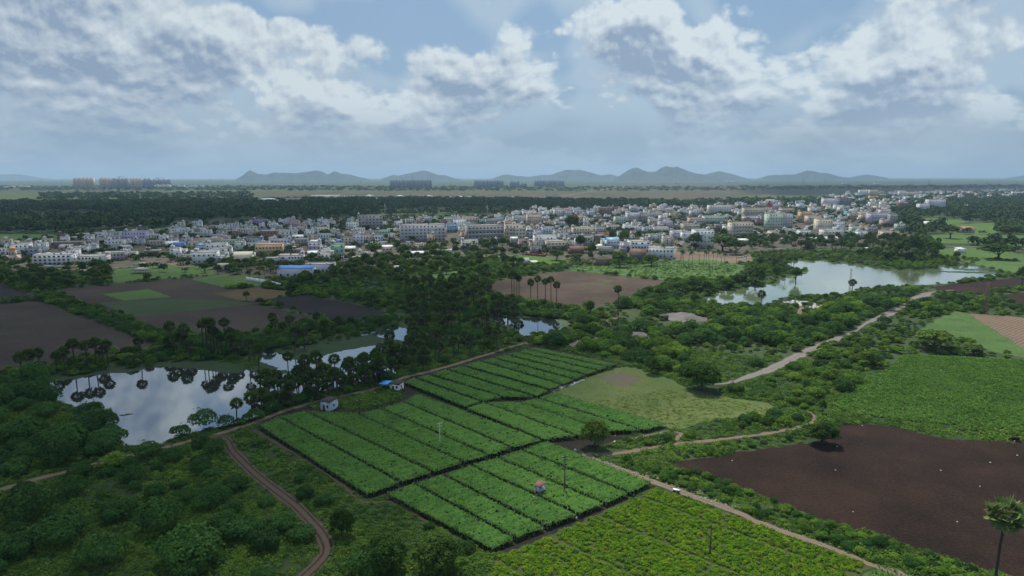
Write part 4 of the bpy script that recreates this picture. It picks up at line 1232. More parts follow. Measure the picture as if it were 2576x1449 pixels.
for u, vb, vc, lb in [(727, 968, 897, 'palmyra palm on the strip of land left of the water gap'), (769, 985, 908, 'bushy palmyra palm right of the water gap'), (800, 992, 897, 'straight palmyra palm rising in front of the open water'),
                      (849, 1003, 905, 'tallest palmyra palm beside the pump house'), (655, 985, 878, 'slender palmyra palm on the bank between the two ponds'), (596, 1058, 1015, 'palmyra palm at the near corner of the left pond'),
                      (240, 1056, 1028, 'squat palmyra palm at the left shore of the pond'), (634, 1046, 1000, 'dense palmyra palm on the near bank beside the track'), (676, 1035, 1005, 'short palmyra palm behind the track, before the pump house'),
                      (722, 1022, 998, 'low palmyra palm left of the pump house')]:
    palm_px(u, vb, vc, lb)
r2 = np.random.default_rng(21)
gp = thin(scatter([(1010, 735), (1100, 722), (1200, 735), (1300, 790), (1330, 845), (1240, 885), (1130, 910), (1010, 945), (900, 990), (850, 985), (940, 930), (975, 880), (1050, 850), (1030, 800)], .05, r2, clear=False), 5.2, r2)
r2.shuffle(gp); gp = gp[:105]
gp2 = thin(scatter([(690, 1022), (700, 990), (760, 965), (830, 955), (900, 930), (960, 905), (1010, 915), (1000, 945), (950, 968), (880, 990), (800, 1005), (720, 1026)], .09, r2, clear=False), 3.4, r2)
for p in gp2: palmyra(p[0], p[1], r2.uniform(4.5, 8.5), r2.uniform(.85, 1.1), 'palmyra palm in the thick bank screen, ' + near(p[0], p[1]), 'palmyra palms of the near bank screen')
gp3 = thin(scatter([(640, 1035), (650, 985), (672, 960), (700, 975), (690, 1030)], .09, r2, clear=False), 3.4, r2)
for p in gp3: palmyra(p[0], p[1], r2.uniform(3.5, 7), r2.uniform(.8, 1.05), 'palmyra palm on the neck of land between the two ponds', 'palmyra palms between the two ponds')
for p in gp:
    h_ = r2.uniform(6.5, 11.5); palmyra(p[0], p[1], h_, r2.uniform(.85, 1.1), sized(h_, 9.6, 8, ('tall', 'mid-height', 'short')) + ' palmyra palm in the dense dark grove, ' + near(p[0], p[1]), 'palmyra palms of the dense grove')
for u, vb, vc, lb in [(1335, 752, 710, 'leftmost palm of the five standing before the brown field'), (1352, 750, 702, 'second palm of the five before the brown field'), (1372, 757, 708, 'middle palm of the five before the brown field'),
                      (1386, 757, 703, 'fourth and tallest palm of the five before the brown field'), (1400, 768, 716, 'rightmost palm of the five before the brown field'), (1555, 795, 727, 'single palmyra palm alone at the right of the brown field')]:
    palm_px(u, vb, vc, lb, s=.98)
for u, vb, vc in [(1288, 742, 692), (1293, 748, 690), (1300, 744, 696), (1306, 744, 700), (1217, 728, 688)]:
    palm_px(u, vb, vc, 'palmyra palm in the tight clump left of the brown field', group='clump of palms left of the brown field', s=.9)
for u, vb, vc, lb in [(2143, 738, 710, 'palmyra palm beside the red and white mast at the lake'), (2161, 650, 632, 'left one of two leaning palms on the lake bank'), (2173, 650, 630, 'right one of two leaning palms on the lake bank'),
                      (1485, 800, 768, 'dark palmyra palm below the brown field'), (1745, 766, 745, 'stocky palmyra palm at the foot of the lake arm'), (1915, 772, 740, 'palmyra palm where the lake arm narrows'), (2002, 705, 680, 'vine-covered palm on the small headland in the lake'),
                      (1725, 750, 728, 'palmyra palm among the trees left of the lake arm')]:
    palm_px(u, vb, vc, lb)
r3 = np.random.default_rng(22)
for k in range(46):      # palms near the far shore and the right edge of the town
    u = r3.uniform(2200, 2370) if k < 22 else r3.uniform(1990, 2260); vb = r3.uniform(610, 660) if k < 22 else r3.uniform(612, 632)
    x, y = G(u, vb); palmyra(x, y, r3.uniform(9, 14), r3.uniform(.9, 1.15), 'palmyra palm in the dark belt behind the lake', 'palmyra palms behind the lake')
# coconut palms
for u, vb, vc in [(1710, 669, 630), (1714, 670, 632), (1719, 668, 636), (1731, 675, 628), (1743, 676, 636), (1759, 660, 630), (1784, 680, 628), (1792, 682, 634), (1800, 681, 630), (1815, 662, 636), (1829, 677, 660), (1853, 662, 632), (1876, 671, 632),
                  (1674, 673, 618), (1638, 640, 604), (1647, 640, 606), (1770, 668, 632), (1822, 668, 640), (1776, 664, 636)]:
    palm_px(u, vb, vc, 'tall thin coconut palm on the green field by the lake arm', 'c', 'coconut palms on the green field')
for u, vb, vc in [(1945, 672, 640), (1958, 676, 634), (1978, 683, 640), (1990, 676, 642), (1996, 674, 640), (1930, 665, 634), (1915, 662, 632), (1905, 668, 640), (1968, 664, 630), (1940, 680, 650)]:
    palm_px(u, vb, vc, 'coconut palm in the cluster at the head of the lake', 'c', 'coconut palms at the head of the lake')
for u, vb in [(1040, 640), (1052, 650), (1070, 655), (1085, 648), (1110, 632), (1124, 638), (1216, 628), (1230, 622), (1258, 616), (1268, 620), (1190, 636), (842, 702), (858, 708), (880, 712), (905, 706), (930, 700), (868, 694), (650, 700), (668, 704), (690, 708), (628, 698), (480, 650), (392, 625),
              (1480, 626), (1502, 630), (1520, 606), (1462, 620), (1598, 616), (1636, 560), (1880, 560), (2100, 585), (2060, 560), (1508, 660), (1316, 640), (955, 716), (975, 712), (990, 716), (940, 722)]:
    x, y = G(u, vb); coconut(x, y, r3.uniform(9, 13), r3.uniform(.95, 1.2), 'coconut palm among the trees at the edge of the town', 'coconut palms round the houses')

# the hero palm near the camera: every frond a part
def hero_palm():
    x, y = G(2499, 1496); h = 15.0
    root = ob('palmyra_palm', None, (x, y, 0)); tag(root, 'nearest palmyra palm, standing at the edge of the dark ploughed field', 'palm')
    tr = MB().tube([[0, 0, -.3], [0, 0, .2], [.1, .1, 5], [.3, .2, 10], [.6, .2, h - 1.5], [.7, .2, h]], [.42, .32, .24, .22, .24, .30], 12).build('trunk', m_ptrunk)
    ob('trunk', tr, parent=root); r = np.random.default_rng(77); g = math.pi * (3 - math.sqrt(5)); n = 46
    ms = []
    for i in range(5):
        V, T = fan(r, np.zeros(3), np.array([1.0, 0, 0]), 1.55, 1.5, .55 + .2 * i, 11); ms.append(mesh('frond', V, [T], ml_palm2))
    V, T = fan(r, np.zeros(3), np.array([1.0, 0, 0]), 1.2, 1.4, 1.5, 9); dead = mesh('frond', V, [T], m_thatch)
    for i in range(n + 9):
        z = 1 - 1.75 * (i + .5) / n if i < n else r.uniform(-.97, -.7)
        ph = i * g + r.uniform(-.2, .2)
        o = ob('frond', ms[i % 5] if i < n else dead, (.7, .2, h), parent=root)
        o.rotation_euler = (r.uniform(-1.25, 1.25), -math.asin(max(-1, min(1, z))), ph); s = r.uniform(.85, 1.1) * (1.12 + .22 * max(0, z)); o.scale = (s, s, s)
        if i >= n: o['label'] = 'dead brown frond hanging under the crown'
    fr = MB(); 
    for j in range(7):
        a = j * .9; c = np.array([math.cos(a), math.sin(a), -.25]) * .45
        fr.lathe([(0, c[2] - .12), (.11, c[2] - .06), (.13, c[2]), (.08, c[2] + .1), (0, c[2] + .12)], 7, c[0], c[1])
    ob('fruit_cluster', fr.build('fruit_cluster', plain_mat('palm_fruit', (.10, .055, .03), .5)), (.7, .2, h), parent=root)


hero_palm()

# shade trees, one by one: (u, foot v, top v, half width in frame px, label)
big = [(1766, 981, 902, 40, 'large round shade tree on the edge of the pale pasture'), (1495, 1127, 1048, 33, 'round dark shade tree at the end of the trellis beds'), (2069, 1117, 1055, 30, 'lone tree casting its shadow on the dark ploughed field'),
       (1638, 669, 640, 22, 'round tree on the green field before the brick barn'), (1558, 672, 632, 24, 'spreading tree beside the thatched hut'), (1570, 622, 578, 15, 'tall dark tree left of the blue-roofed house'),
       (1605, 612, 580, 11, 'narrow dark tree right of the blue-roofed house'), (1540, 612, 576, 10, 'slim dark tree in front of the cream houses'), (1490, 650, 612, 13, 'dark tree beside the rusty metal roof'), (1460, 634, 592, 15, 'dark tree behind the rusty metal roof'),
       (1438, 590, 540, 20, 'large tree crown behind the cream terraces'), (1748, 628, 584, 20, 'large tree standing before the lake-side houses'), (1818, 632, 588, 34, 'broad yellow-green tree before the cream apartment block'),
       (1850, 640, 600, 26, 'dark tree right of the broad yellow-green one'), (1643, 600, 580, 15, 'round dark tree between the flat roofs'), (1400, 655, 626, 20, 'bushy tree at the edge of the bright paddy'), (1450, 658, 636, 18, 'bushy tree behind the bright paddy'),
       (1900, 718, 672, 28, 'big dark tree on the lake bank'), (1860, 716, 690, 20, 'tree with orange blossom beside the lake arm'), (1830, 728, 700, 20, 'tree hanging over the upper lake arm'), (1745, 734, 698, 24, 'first tree of the row along the green field'),
       (1708, 740, 706, 20, 'second tree of the row along the green field'), (1778, 742, 706, 18, 'dark tree between the row and the lake arm'), (1663, 752, 722, 19, 'light green tree below the brown field corner'), (1630, 754, 720, 17, 'bright tree below the brown field'),
       (2002, 712, 672, 15, 'vine-draped tree on the headland'), (2205, 652, 624, 16, 'round tree on the far lake bank'), (2235, 656, 628, 17, 'pale green tree on the far lake bank'), (2100, 654, 641, 9, 'lone round bush on the far lake shore'),
       (2406, 655, 632, 8, 'dark upright tree behind the lake'), (2510, 652, 612, 36, 'huge dark tree at the far right behind the lake'), (2570, 716, 668, 14, 'dark tree at the right edge before the lake'), (2290, 655, 588, 26, 'tallest dark tree of the belt behind the lake'), (2320, 640, 590, 24, 'dark tree in the middle of the belt'),
       (2345, 650, 604, 22, 'dark tree at the right end of the belt'), (2265, 650, 606, 22, 'dark tree at the left end of the belt'), (2390, 600, 566, 20, 'tree between the paddy fields'), (2538, 600, 562, 24, 'large tree beyond the right paddy'), (2518, 613, 598, 7, 'small tree at the paddy edge'),
       (2544, 611, 590, 9, 'small dark tree by the right paddy'), (620, 756, 732, 9, 'small tree alone at the corner of the ochre field'), (820, 600, 575, 16, 'feathery tree beside the mint-green house'), (700, 655, 628, 14, 'tree before the orange balcony building'), (735, 640, 615, 18, 'bright tree beside the orange balcony building'),
       (601, 662, 638, 14, 'pale light-green tree before the white house'), (680, 640, 610, 26, 'leafy tree cluster right of the white house'), (208, 690, 658, 9, 'round-headed tree on the lane by the white school'), (245, 686, 650, 22, 'bright tree beside the lane'), (940, 640, 612, 24, 'leafy tree before the pink house'),
       (1005, 720, 690, 14, 'small dark tree in front of the little white hut'), (735, 742, 712, 16, 'dark tree at the end of the white wall'), (935, 768, 730, 22, 'dark round tree in the light scrub'), (1470, 872, 838, 26, 'dark thorn tree by the gravel heap'), (1640, 940, 896, 22, 'tree in the scrub behind the pasture'),
       (2195, 1000 - 76, 898 - 10, 20, 'dark tree at the corner of the maize field'), (2068, 1044, 1004, 11, 'tall bush at the path junction'), (2350, 880, 830, 44, 'wide thorn tree above the maize'), (2450, 892, 868, 22, 'round tree on the upper maize edge'),
       (860, 1352, 1272, 26, 'dark round bush tree inside the bend of the track'), (970, 1440, 1335, 46, 'large dark tree at the bottom, right of the track'), (1100, 1445, 1340, 50, 'feathery tree at the bottom before the trellis corner'), (1230, 880, 850, 20, 'dark tree at the grove end')]
for k, (u, vb, vt, hw, lb) in enumerate(big):
    x, y, z = pz(u, vb, vt); d = math.hypot(math.hypot(x, y), H); tree(x, y, max(z, 2.5), hw * d / F, lb, fine=(k in (0, 1, 2, 58, 59, 60)))
r4 = np.random.default_rng(33)


def joined_tree(k):
    """trunk and crown in one mesh, for the trees that stand too thick to tell apart"""
    parts = [T_BT[k], T_BC[k]]; V = []; Q = []; MI = []; n = 0; polys = []
    for mi, me in enumerate(parts):
        co = np.empty(len(me.vertices) * 3, np.float32); me.vertices.foreach_get('co', co); V.append(co.reshape(-1, 3))
        ls = np.empty(len(me.polygons), np.int32); me.polygons.foreach_get('loop_start', ls); lt = np.empty(len(me.polygons), np.int32); me.polygons.foreach_get('loop_total', lt)
        vi = np.empty(len(me.loops), np.int32); me.loops.foreach_get('vertex_index', vi)
        for t in (4, 3):
            s_ = ls[lt == t]
            if len(s_): polys.append(np.stack([vi[s_ + j] for j in range(t)], -1) + n); MI += [mi] * len(s_)
        n += len(V[-1])
    return mesh('tree', np.concatenate(V), polys, [m_bark, ml_tree], MI)


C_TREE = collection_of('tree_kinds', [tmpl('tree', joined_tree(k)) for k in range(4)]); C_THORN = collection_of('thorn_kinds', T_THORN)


def mass(poly, dens, dmin, h, R, label, group, n=999, clear=True, single=True):
    P = thin(scatter(poly, dens, r4, clear=clear, margin=0.5, pmargin=1.0), dmin, r4, n)
    if not single:
        cover('tree_belt', P, r4.uniform(R[0] / 4.5, R[1] / 4.5, len(P)), C_TREE, (0, 4), r4, group, (.85, 1.15)); return 0
    for p in P:
        R1 = r4.uniform(*R); tree(p[0], p[1], r4.uniform(*h), R1, sized(R1, R[0] + (R[1] - R[0]) * .66, R[0] + (R[1] - R[0]) * .33, ('broad', 'middling', 'slim')) + ' ' + label + ', ' + near(p[0], p[1]), group)
    return len(P)


M_ = 0
M_ += mass([(870, 655), (1000, 640), (1100, 622), (1240, 618), (1290, 632), (1240, 650), (1030, 665), (880, 680)], .02, 7.0, (6, 10), (3.2, 5.0), 'grove tree before the apartment blocks', 'trees before the apartment blocks', 60, clear=False, single=False)
M_ += mass([(1740, 600), (1900, 598), (2060, 600), (2230, 598), (2300, 612), (2150, 622), (1980, 622), (1860, 622), (1760, 622)], .02, 8.0, (6, 10), (3.4, 5.2), 'tree before the right of the town', 'trees before the right of the town', 60, clear=False, single=False)
M_ += mass([(420, 655), (560, 650), (640, 655), (740, 650), (860, 655), (860, 668), (640, 672), (430, 668)], .02, 8.0, (5, 8), (3.0, 4.6), 'tree before the left of the town', 'trees before the left of the town', 36, clear=False)
M_ += mass([(720, 700), (860, 665), (1000, 655), (1100, 650), (1240, 652), (1330, 672), (1300, 690), (1200, 702), (1150, 690), (1085, 690), (1010, 705), (900, 712), (760, 725)], .02, 7.0, (6, 10), (3.2, 5.2), 'grove tree below the town', 'trees of the grove below the town', 90, clear=False)
M_ += mass([(0, 655), (60, 668), (160, 685), (280, 690), (420, 702), (480, 700), (300, 716), (160, 728), (120, 745), (60, 728), (-60, 705)], .02, 8.0, (5, 9), (3.0, 4.8), 'tree in the left belt', 'trees of the belt at the left', 60, single=False)
M_ += mass([(480, 690), (560, 665), (640, 665), (700, 690), (600, 692)], .02, 8.0, (5, 8), (3.0, 4.5), 'tree before the houses', 'trees behind the white wall', 24, clear=False)
M_ += mass([(1150, 715), (1290, 690), (1290, 720), (1210, 735), (1150, 735)], .03, 6.5, (5, 8), (2.6, 4.0), 'leafy tree', 'trees left of the brown field', 16)
M_ += mass([(1990, 625), (2150, 612), (2290, 620), (2370, 640), (2340, 660), (2240, 660), (2180, 640)], .02, 8.0, (5, 9), (3.0, 5.0), 'tree behind the lake', 'trees behind the lake', 50, clear=False)
M_ += mass([(1900, 665), (1960, 650), (1990, 655), (1970, 690), (1900, 700)], .03, 6.0, (5, 8), (2.6, 4.2), 'tree among coconut palms', 'trees at the head of the lake', 12)

# far woods and town greenery as masses
r5 = np.random.default_rng(44)


def wood(name, poly, dens, size, label, clear=False, flat=(.8, 1.3)):
    P = scatter(poly, dens, r5, clear=clear, margin=1.0)
    cover(name, P, r5.uniform(size[0], size[1], len(P)), C_FAR, (0, 3), r5, label, flat)
    return len(P)


NW = 0
NW += wood('far_wood', [(-250, 512), (300, 508), (640, 505), (1000, 502), (1290, 503), (1560, 507), (1800, 512), (2000, 506), (2050, 512), (1760, 520), (1290, 528), (1240, 545), (860, 547), (620, 560), (450, 568), (150, 600), (-250, 615)], .0052, (1.1, 2.1), 'dark scrub woodland stretching behind the town', clear=True)
NW += wood('far_wood', [(1750, 503), (2000, 498), (2250, 494), (2600, 480), (2750, 480), (2750, 500), (2300, 515), (2050, 520), (1750, 516)], .0012, (.9, 1.6), 'trees among the far houses at the right')
NW += wood('far_wood', [(2240, 530), (2330, 510), (2750, 490), (2750, 655), (2576, 640), (2440, 622), (2420, 590), (2300, 600), (2250, 570)], .0035, (1.0, 2.0), 'scattered trees on the plain at the right', clear=True)
NW += wood('town_trees', [(-200, 612), (150, 598), (450, 566), (620, 558), (860, 545), (1240, 545), (1290, 528), (1750, 515), (2050, 505), (2300, 515), (2250, 560), (2330, 600), (2150, 620), (1995, 628), (1880, 636),
                    (1700, 626), (1640, 640), (1430, 655), (1230, 640), (1030, 660), (830, 688), (700, 700), (480, 690), (250, 676), (-200, 690)], .0036, (.55, 1.05), 'leafy trees between the town houses')
NW += wood('far_wood', [(-250, 470), (400, 469), (1000, 470), (1500, 472), (1800, 470), (2100, 470), (2700, 466), (2700, 472), (2000, 480), (1600, 482), (1000, 482), (-250, 480)], .00022, (1.6, 3.2), 'lines of trees on the hazy plain', flat=(.6, .9))
NW += wood('far_wood', [(100, 488), (640, 486), (640, 503), (100, 505)], .0009, (1.2, 2.2), 'small dark trees dotted over the pale grassland')
print('wood', NW, 'individual trees', M_)

# ------------------------------------------------------------------ bushes and undergrowth
r6 = np.random.default_rng(55)
for u_, v_, q_ in ((1766, 985, 7.5), (1495, 1130, 4.5), (2069, 1117, 4.0)):      # open ground round the shade trees
    c_ = G(u_, v_); CLEAR.append(np.array([[c_[0] + q_ * math.cos(t_), c_[1] + q_ * math.sin(t_)] for t_ in np.arange(0, 6.28, .6)]))
B1 = [(-120, 930), (0, 940), (112, 968), (140, 1010), (212, 1030), (255, 1062), (300, 1125), (200, 1165), (100, 1190), (-40, 1230), (-120, 1240)]
B2 = [(-150, 1290), (0, 1245), (190, 1190), (340, 1155), (500, 1112), (555, 1110), (640, 1200), (745, 1285), (812, 1365), (800, 1420), (730, 1510), (-200, 1520)]
B2b = [(590, 1105), (640, 1085), (920, 1262), (970, 1258), (1238, 1398), (1300, 1400), (1200, 1520), (760, 1520), (840, 1400), (830, 1350), (740, 1255)]
B3 = [(1352, 866), (1420, 838), (1460, 805), (1540, 772), (1640, 748), (1720, 757), (1900, 778), (1960, 800), (2030, 800), (2120, 770), (2230, 742), (2320, 728), (2290, 760), (2180, 808), (2050, 872), (1940, 930), (1830, 958), (1740, 950), (1640, 930), (1560, 906), (1440, 880)]
B4 = [(1800, 985), (1940, 950), (2050, 898), (2200, 822), (2340, 752), (2480, 748), (2520, 770), (2430, 785), (2310, 830), (2265, 888), (2160, 955), (2092, 1018), (2050, 1034), (1960, 1020), (1850, 998)]
B5 = [(1540, 1152), (1690, 1172), (1770, 1197), (1940, 1260), (2069, 1315), (2195, 1348), (2350, 1402), (2540, 1460), (2540, 1540), (2400, 1500), (2210, 1410), (2050, 1352), (1850, 1276), (1660, 1206)]
B6 = [(1728, 1082), (1790, 1060), (1900, 1052), (1965, 1036), (2040, 1044), (2040, 1060), (1950, 1082), (1790, 1100), (1735, 1102)]
B7 = [(1545, 1134), (1580, 1104), (1700, 1092), (1720, 1106), (1620, 1124)]
B8 = [(850, 985), (960, 930), (1050, 850), (1010, 760), (1100, 725), (1200, 730), (1300, 790), (1340, 850), (1250, 882), (1130, 912), (1010, 948), (920, 985)]
B9 = [(100, 945), (140, 925), (250, 905), (410, 882), (560, 862), (640, 850), (660, 872), (600, 900), (420, 905), (240, 925), (120, 955)]
B9b = [(640, 850), (760, 825), (900, 812), (1000, 800), (1010, 825), (920, 842), (800, 865), (690, 884), (650, 880)]
B10 = [(92, 750), (120, 735), (190, 770), (330, 815), (440, 850), (560, 845), (620, 835), (620, 855), (410, 885), (325, 843), (175, 786)]
B12 = [(720, 728), (870, 705), (1010, 725), (1040, 790), (985, 790), (880, 763), (764, 742)]
B13 = [(1290, 690), (1390, 672), (1430, 668), (1430, 682), (1330, 694)]
B14 = [(1300, 800), (1410, 772), (1530, 774), (1640, 745), (1560, 800), (1460, 836), (1440, 812), (1400, 800)]
B15 = [(1290, 752), (1400, 772), (1400, 800), (1210, 790), (1150, 735), (1240, 745)]
B16 = [(500, 1095), (418, 1112), (560, 1076), (640, 1048), (720, 1020), (740, 1010), (800, 1000), (790, 1008), (700, 1034), (600, 1072)]
B17 = [(1480, 1145), (1690, 1120), (1932, 1095), (2040, 1070), (2060, 1085), (1932, 1125), (1690, 1165)]
B18 = [(2340, 740), (2600, 760), (2600, 800), (2430, 785)]
bl = []
SHADE_THORN = set()  # bushes of cloud-shaded thickets; most get darker leaves, shade put into the colour


def bushes(poly, dens, size, dmin, m_=1.2):
    P = thin(scatter(poly, dens, r6, margin=.6, pmargin=m_), dmin, r6)
    for p in P:
        o_ = vnoise(np.array([p[0]]), np.array([p[1]]), 31, .035)[0]      # grassy openings
        if o_ > .66 and poly is not B5: continue
        if poly in (B1, B2, B2b, B8, B9, B9b, B10, B16): SHADE_THORN.add(len(bl))
        bl.append((p[0], p[1], r6.uniform(*size)))


bushes(B1, .10, (1.2, 2.2), 5.2, 1.8); bushes(B2, .04, (.6, 1.5), 5.0, 2.2); bushes(B2b, .03, (.5, 1.0), 4.0, 1.8); bushes(B3, .09, (1.0, 2.2), 5.4, 1.4); bushes(B4, .045, (.4, 1.6), 4.4, 1.0)
bushes(B5, .25, (.28, .66), 1.7, .4); bushes(B6, .14, (.6, 1.1), 2.4, 1.8); bushes(B7, .14, (.5, .9), 2.2, 1.6); bushes(B8, .05, (.8, 1.5), 4.2); bushes([(640, 1050), (660, 965), (700, 985), (760, 968), (880, 945), (1000, 915), (1000, 945), (880, 985), (790, 1002), (700, 1030)], .09, (.7, 1.2), 3.2, .2); bushes(B9, .10, (.8, 1.4), 3.0)
bushes(B9b, .08, (.7, 1.4), 3.4); bushes(B10, .10, (.5, 1.0), 2.6); bushes(B12, .05, (.6, 1.1), 3.2); bushes(B13, .08, (.8, 1.4), 3.4); bushes(B14, .07, (.8, 1.6), 3.6); bushes(B15, .05, (.8, 1.4), 4.0); bushes(B16, .16, (.7, 1.2), 2.2, .3); bushes(B17, .12, (.25, .55), 1.6, 1.0); bushes(B18, .05, (.6, 1.3), 3.6)
NM_ = len(bl)
for u_, v_, s_ in ((479, 1415, 2.5), (400, 1335, 1.9), (610, 1350, 1.9), (150, 1365, 2.2), (300, 1300, 1.7), (70, 1305, 2.0), (545, 1268, 1.4), (250, 1420, 1.8), (30, 1400, 1.8), (930, 1449, 1.6), (170, 1130, 2.3), (250, 1085, 2.2), (60, 1110, 2.1), (110, 1050, 1.9), (515, 1075, 1.7), (455, 1096, 1.2)):
    c_ = G(u_, v_); bl.append((c_[0], c_[1], s_))
bl = np.array(bl); d = np.hypot(bl[:, 0], bl[:, 1]); ang = np.abs(np.degrees(np.arctan2(bl[:, 0], bl[:, 1])))
score = np.where((ang < 37) & (d > 112), bl[:, 2] / d, 0); order = np.argsort(-score); NB = 295


def bush_label(x, y):  # which thicket it grows in
    P = np.array([[x, y]])
    for poly, lb in ((B1, 'thorn bush on the pond shore'), (B2, 'thorn bush left of the dark track'), (B2b, 'bush right of the dark track'),
                     (B3, 'rounded bush in the middle thicket'), (B4, 'bush beside the grey gravel road'), (B5, 'bush beside the littered path'),
                     (B6, 'hedge bush above the pale path'), (B16, 'bush overhanging the near pond bank'), (B8, 'bush in the palm grove'), (B9, 'bush on the far pond bank')):
        if inside(P, GP(poly))[0]: return lb
    return 'field bush'


for q in order[:NB]:
    x, y, s = bl[q]; t = (T_THORN[int(r6.integers(0, 3))] if (int(q) in SHADE_THORN and r6.uniform() < .85) or int(q) >= NM_ else (T_BUSH + T_THORN)[int(r6.integers(0, 7))]).copy(); t.location = (x, y, 0); t.rotation_euler = (0, 0, r6.uniform(0, 6.28)); t.scale = (s, s, s * r6.uniform(.8, 1.15))
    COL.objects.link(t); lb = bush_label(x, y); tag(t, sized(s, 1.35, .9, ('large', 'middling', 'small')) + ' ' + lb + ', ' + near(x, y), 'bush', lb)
rest = order[NB:]
tq = np.array([int(q) in SHADE_THORN for q in rest])
cover('scrub', bl[rest[~tq]][:, :2], bl[rest[~tq]][:, 2], C_BUSH, (0, 7), r6, 'green scrub bushes')
cover('scrub', bl[rest[tq]][:, :2], bl[rest[tq]][:, 2], C_THORN, (0, 3), r6, 'thorn scrub with cloud shade put into its green')
print('bushes', len(bl), 'palms', len(gp))


def ring(d0, d1, dens, az=41):
    a = math.radians(az); n = int((d1 * d1 - d0 * d0) * a * dens); r_ = np.sqrt(r6.uniform(d0 * d0, d1 * d1, n)); t = r6.uniform(-a, a, n)
    return np.column_stack([r_ * np.sin(t), r_ * np.cos(t)])


town_poly = GP([(-200, 612), (450, 566), (1240, 545), (2300, 515), (2330, 600), (1995, 628), (1640, 655), (1230, 648), (1030, 660), (700, 700), (250, 680), (-200, 690)])
P = free(ring(105, 175, 2.0), .15, .25); n1 = vnoise(P[:, 0], P[:, 1], 11, .09); k = r6.uniform(0, 1, len(P)) < (.5 + 1.0 * n1); P = P[k]
cover('undergrowth', P, r6.uniform(.45, 1.25, len(P)) * (.7 + .7 * n1[k]), C_UNDER, (0, 4), r6, 'low green undergrowth', (.7, 1.4)); a1 = len(P)
P = free(ring(175, 300, .75), .3, .4); n1 = vnoise(P[:, 0], P[:, 1], 11, .07); k = r6.uniform(0, 1, len(P)) < (.3 + 1.0 * n1); P = P[k]
cover('undergrowth', P, r6.uniform(.9, 1.9, len(P)) * (.7 + .6 * n1[k]), C_UNDER, (0, 4), r6, 'low green undergrowth', (.7, 1.3)); a2 = len(P)
P = free(ring(300, 760, .085), .5, .6); P = P[~inside(P, town_poly)]; n1 = vnoise(P[:, 0], P[:, 1], 12, .03); k = r6.uniform(0, 1, len(P)) < (.2 + 1.1 * n1); P = P[k]
cover('undergrowth', P, r6.uniform(.6, 1.5, len(P)) * (.6 + .6 * n1[k]), C_SHRUB, (0, 3), r6, 'green shrubs and weeds', (.6, 1.2)); a3 = len(P)
print('undergrowth', a1, a2, a3)
# ------------------------------------------------------------------ buildings
COLS = {'white': (.66, .68, .69), 'offwhite': (.58, .57, .52), 'cream': (.58, .50, .36), 'beige': (.45, .38, .28), 'lilac': (.46, .40, .60), 'pale lilac': (.54, .51, .62), 'pink': (.58, .36, .34), 'blue': (.20, .36, .62),
        'pale blue': (.42, .52, .64), 'turquoise': (.12, .44, .50), 'teal': (.08, .34, .36), 'grey': (.30, .30, .31), 'pale grey': (.44, .45, .47), 'dark grey': (.14, .15, .17), 'mint green': (.24, .52, .34), 'pale green': (.42, .54, .42),
        'orange': (.62, .36, .14), 'yellow': (.62, .48, .16), 'brick red': (.22, .085, .060), 'brown': (.20, .13, .095), 'purple': (.30, .17, .48), 'blue-grey': (.20, .25, .33), 'peach': (.60, .42, .30)}
COLS = {k: tuple(1.06 * (.64 * x + .38 * (sum(v) / 3)) for x in v) for k, v in COLS.items()}
_wm = {}


def wall_mat(c):
    if c not in _wm: _wm[c] = plain_mat(c.replace(' ', '_').replace('-', '_') + '_wall', COLS[c], .85, .45, .22)
    return _wm[c]


m_roof = plain_mat('concrete_roof', (.36, .35, .33), .9, .7, .25)
m_slab = plain_mat('white_slab', (.60, .60, .58), .85, .4, .3)
m_glass = plain_mat('dark_pane', (.022, .026, .032), .25, .2, 1.0)
m_frame = plain_mat('window_frame', (.42, .41, .40), .7)
m_tank = plain_mat('water_tank_white', (.75, .76, .77), .5, .2)
m_tankb = plain_mat('water_tank_black', (.02, .02, .022), .5, .1)
m_rust = plain_mat('rusty_sheet', (.15, .085, .068), .8, 1.0, .7, dirt=(.30, .26, .25))
m_bluesheet = plain_mat('blue_sheet', (.06, .24, .62), .5, .25)
m_lightblue = plain_mat('pale_blue_sheet', (.22, .42, .58), .45, .4)
m_whitesheet = plain_mat('white_sheet', (.70, .72, .74), .4, .35)
m_tile = plain_mat('brown_tile', (.16, .075, .055), .9, .6)
m_thatchroof = plain_mat('thatch', (.085, .070, .055), .95, .5)
m_tarp = plain_mat('blue_tarp', (.04, .14, .48), .5, .3)


def win_mesh(w, h):
    mb = MB()
    mb.box(-w / 2 - .07, w / 2 + .07, -.06, .02, -.09, -.0, 1); mb.box(-w / 2 - .07, w / 2 + .07, -.06, .02, h, h + .09, 1)
    mb.box(-w / 2 - .07, -w / 2, -.05, .02, 0, h, 1); mb.box(w / 2, w / 2 + .07, -.05, .02, 0, h, 1)
    mb.box(-w / 2, w / 2, -.03, .015, 0, h, 0)
    return mb.build('window', [m_glass, m_frame])


WINS = {}


def window_mesh(w, h):
    k = (round(w, 1), round(h, 1))
    if k not in WINS: WINS[k] = win_mesh(*k)
    return WINS[k]


tk = MB().lathe([(0, 1.3), (.35, 1.28), (.62, 1.05), (.65, .9), (.65, .1), (.6, 0)], 10).build('water_tank', m_tank)
tkb = MB().lathe([(0, 1.3), (.35, 1.28), (.62, 1.05), (.65, .9), (.65, .1), (.6, 0)], 10).build('water_tank', m_tankb)
HOUSES = []
rh = np.random.default_rng(66)


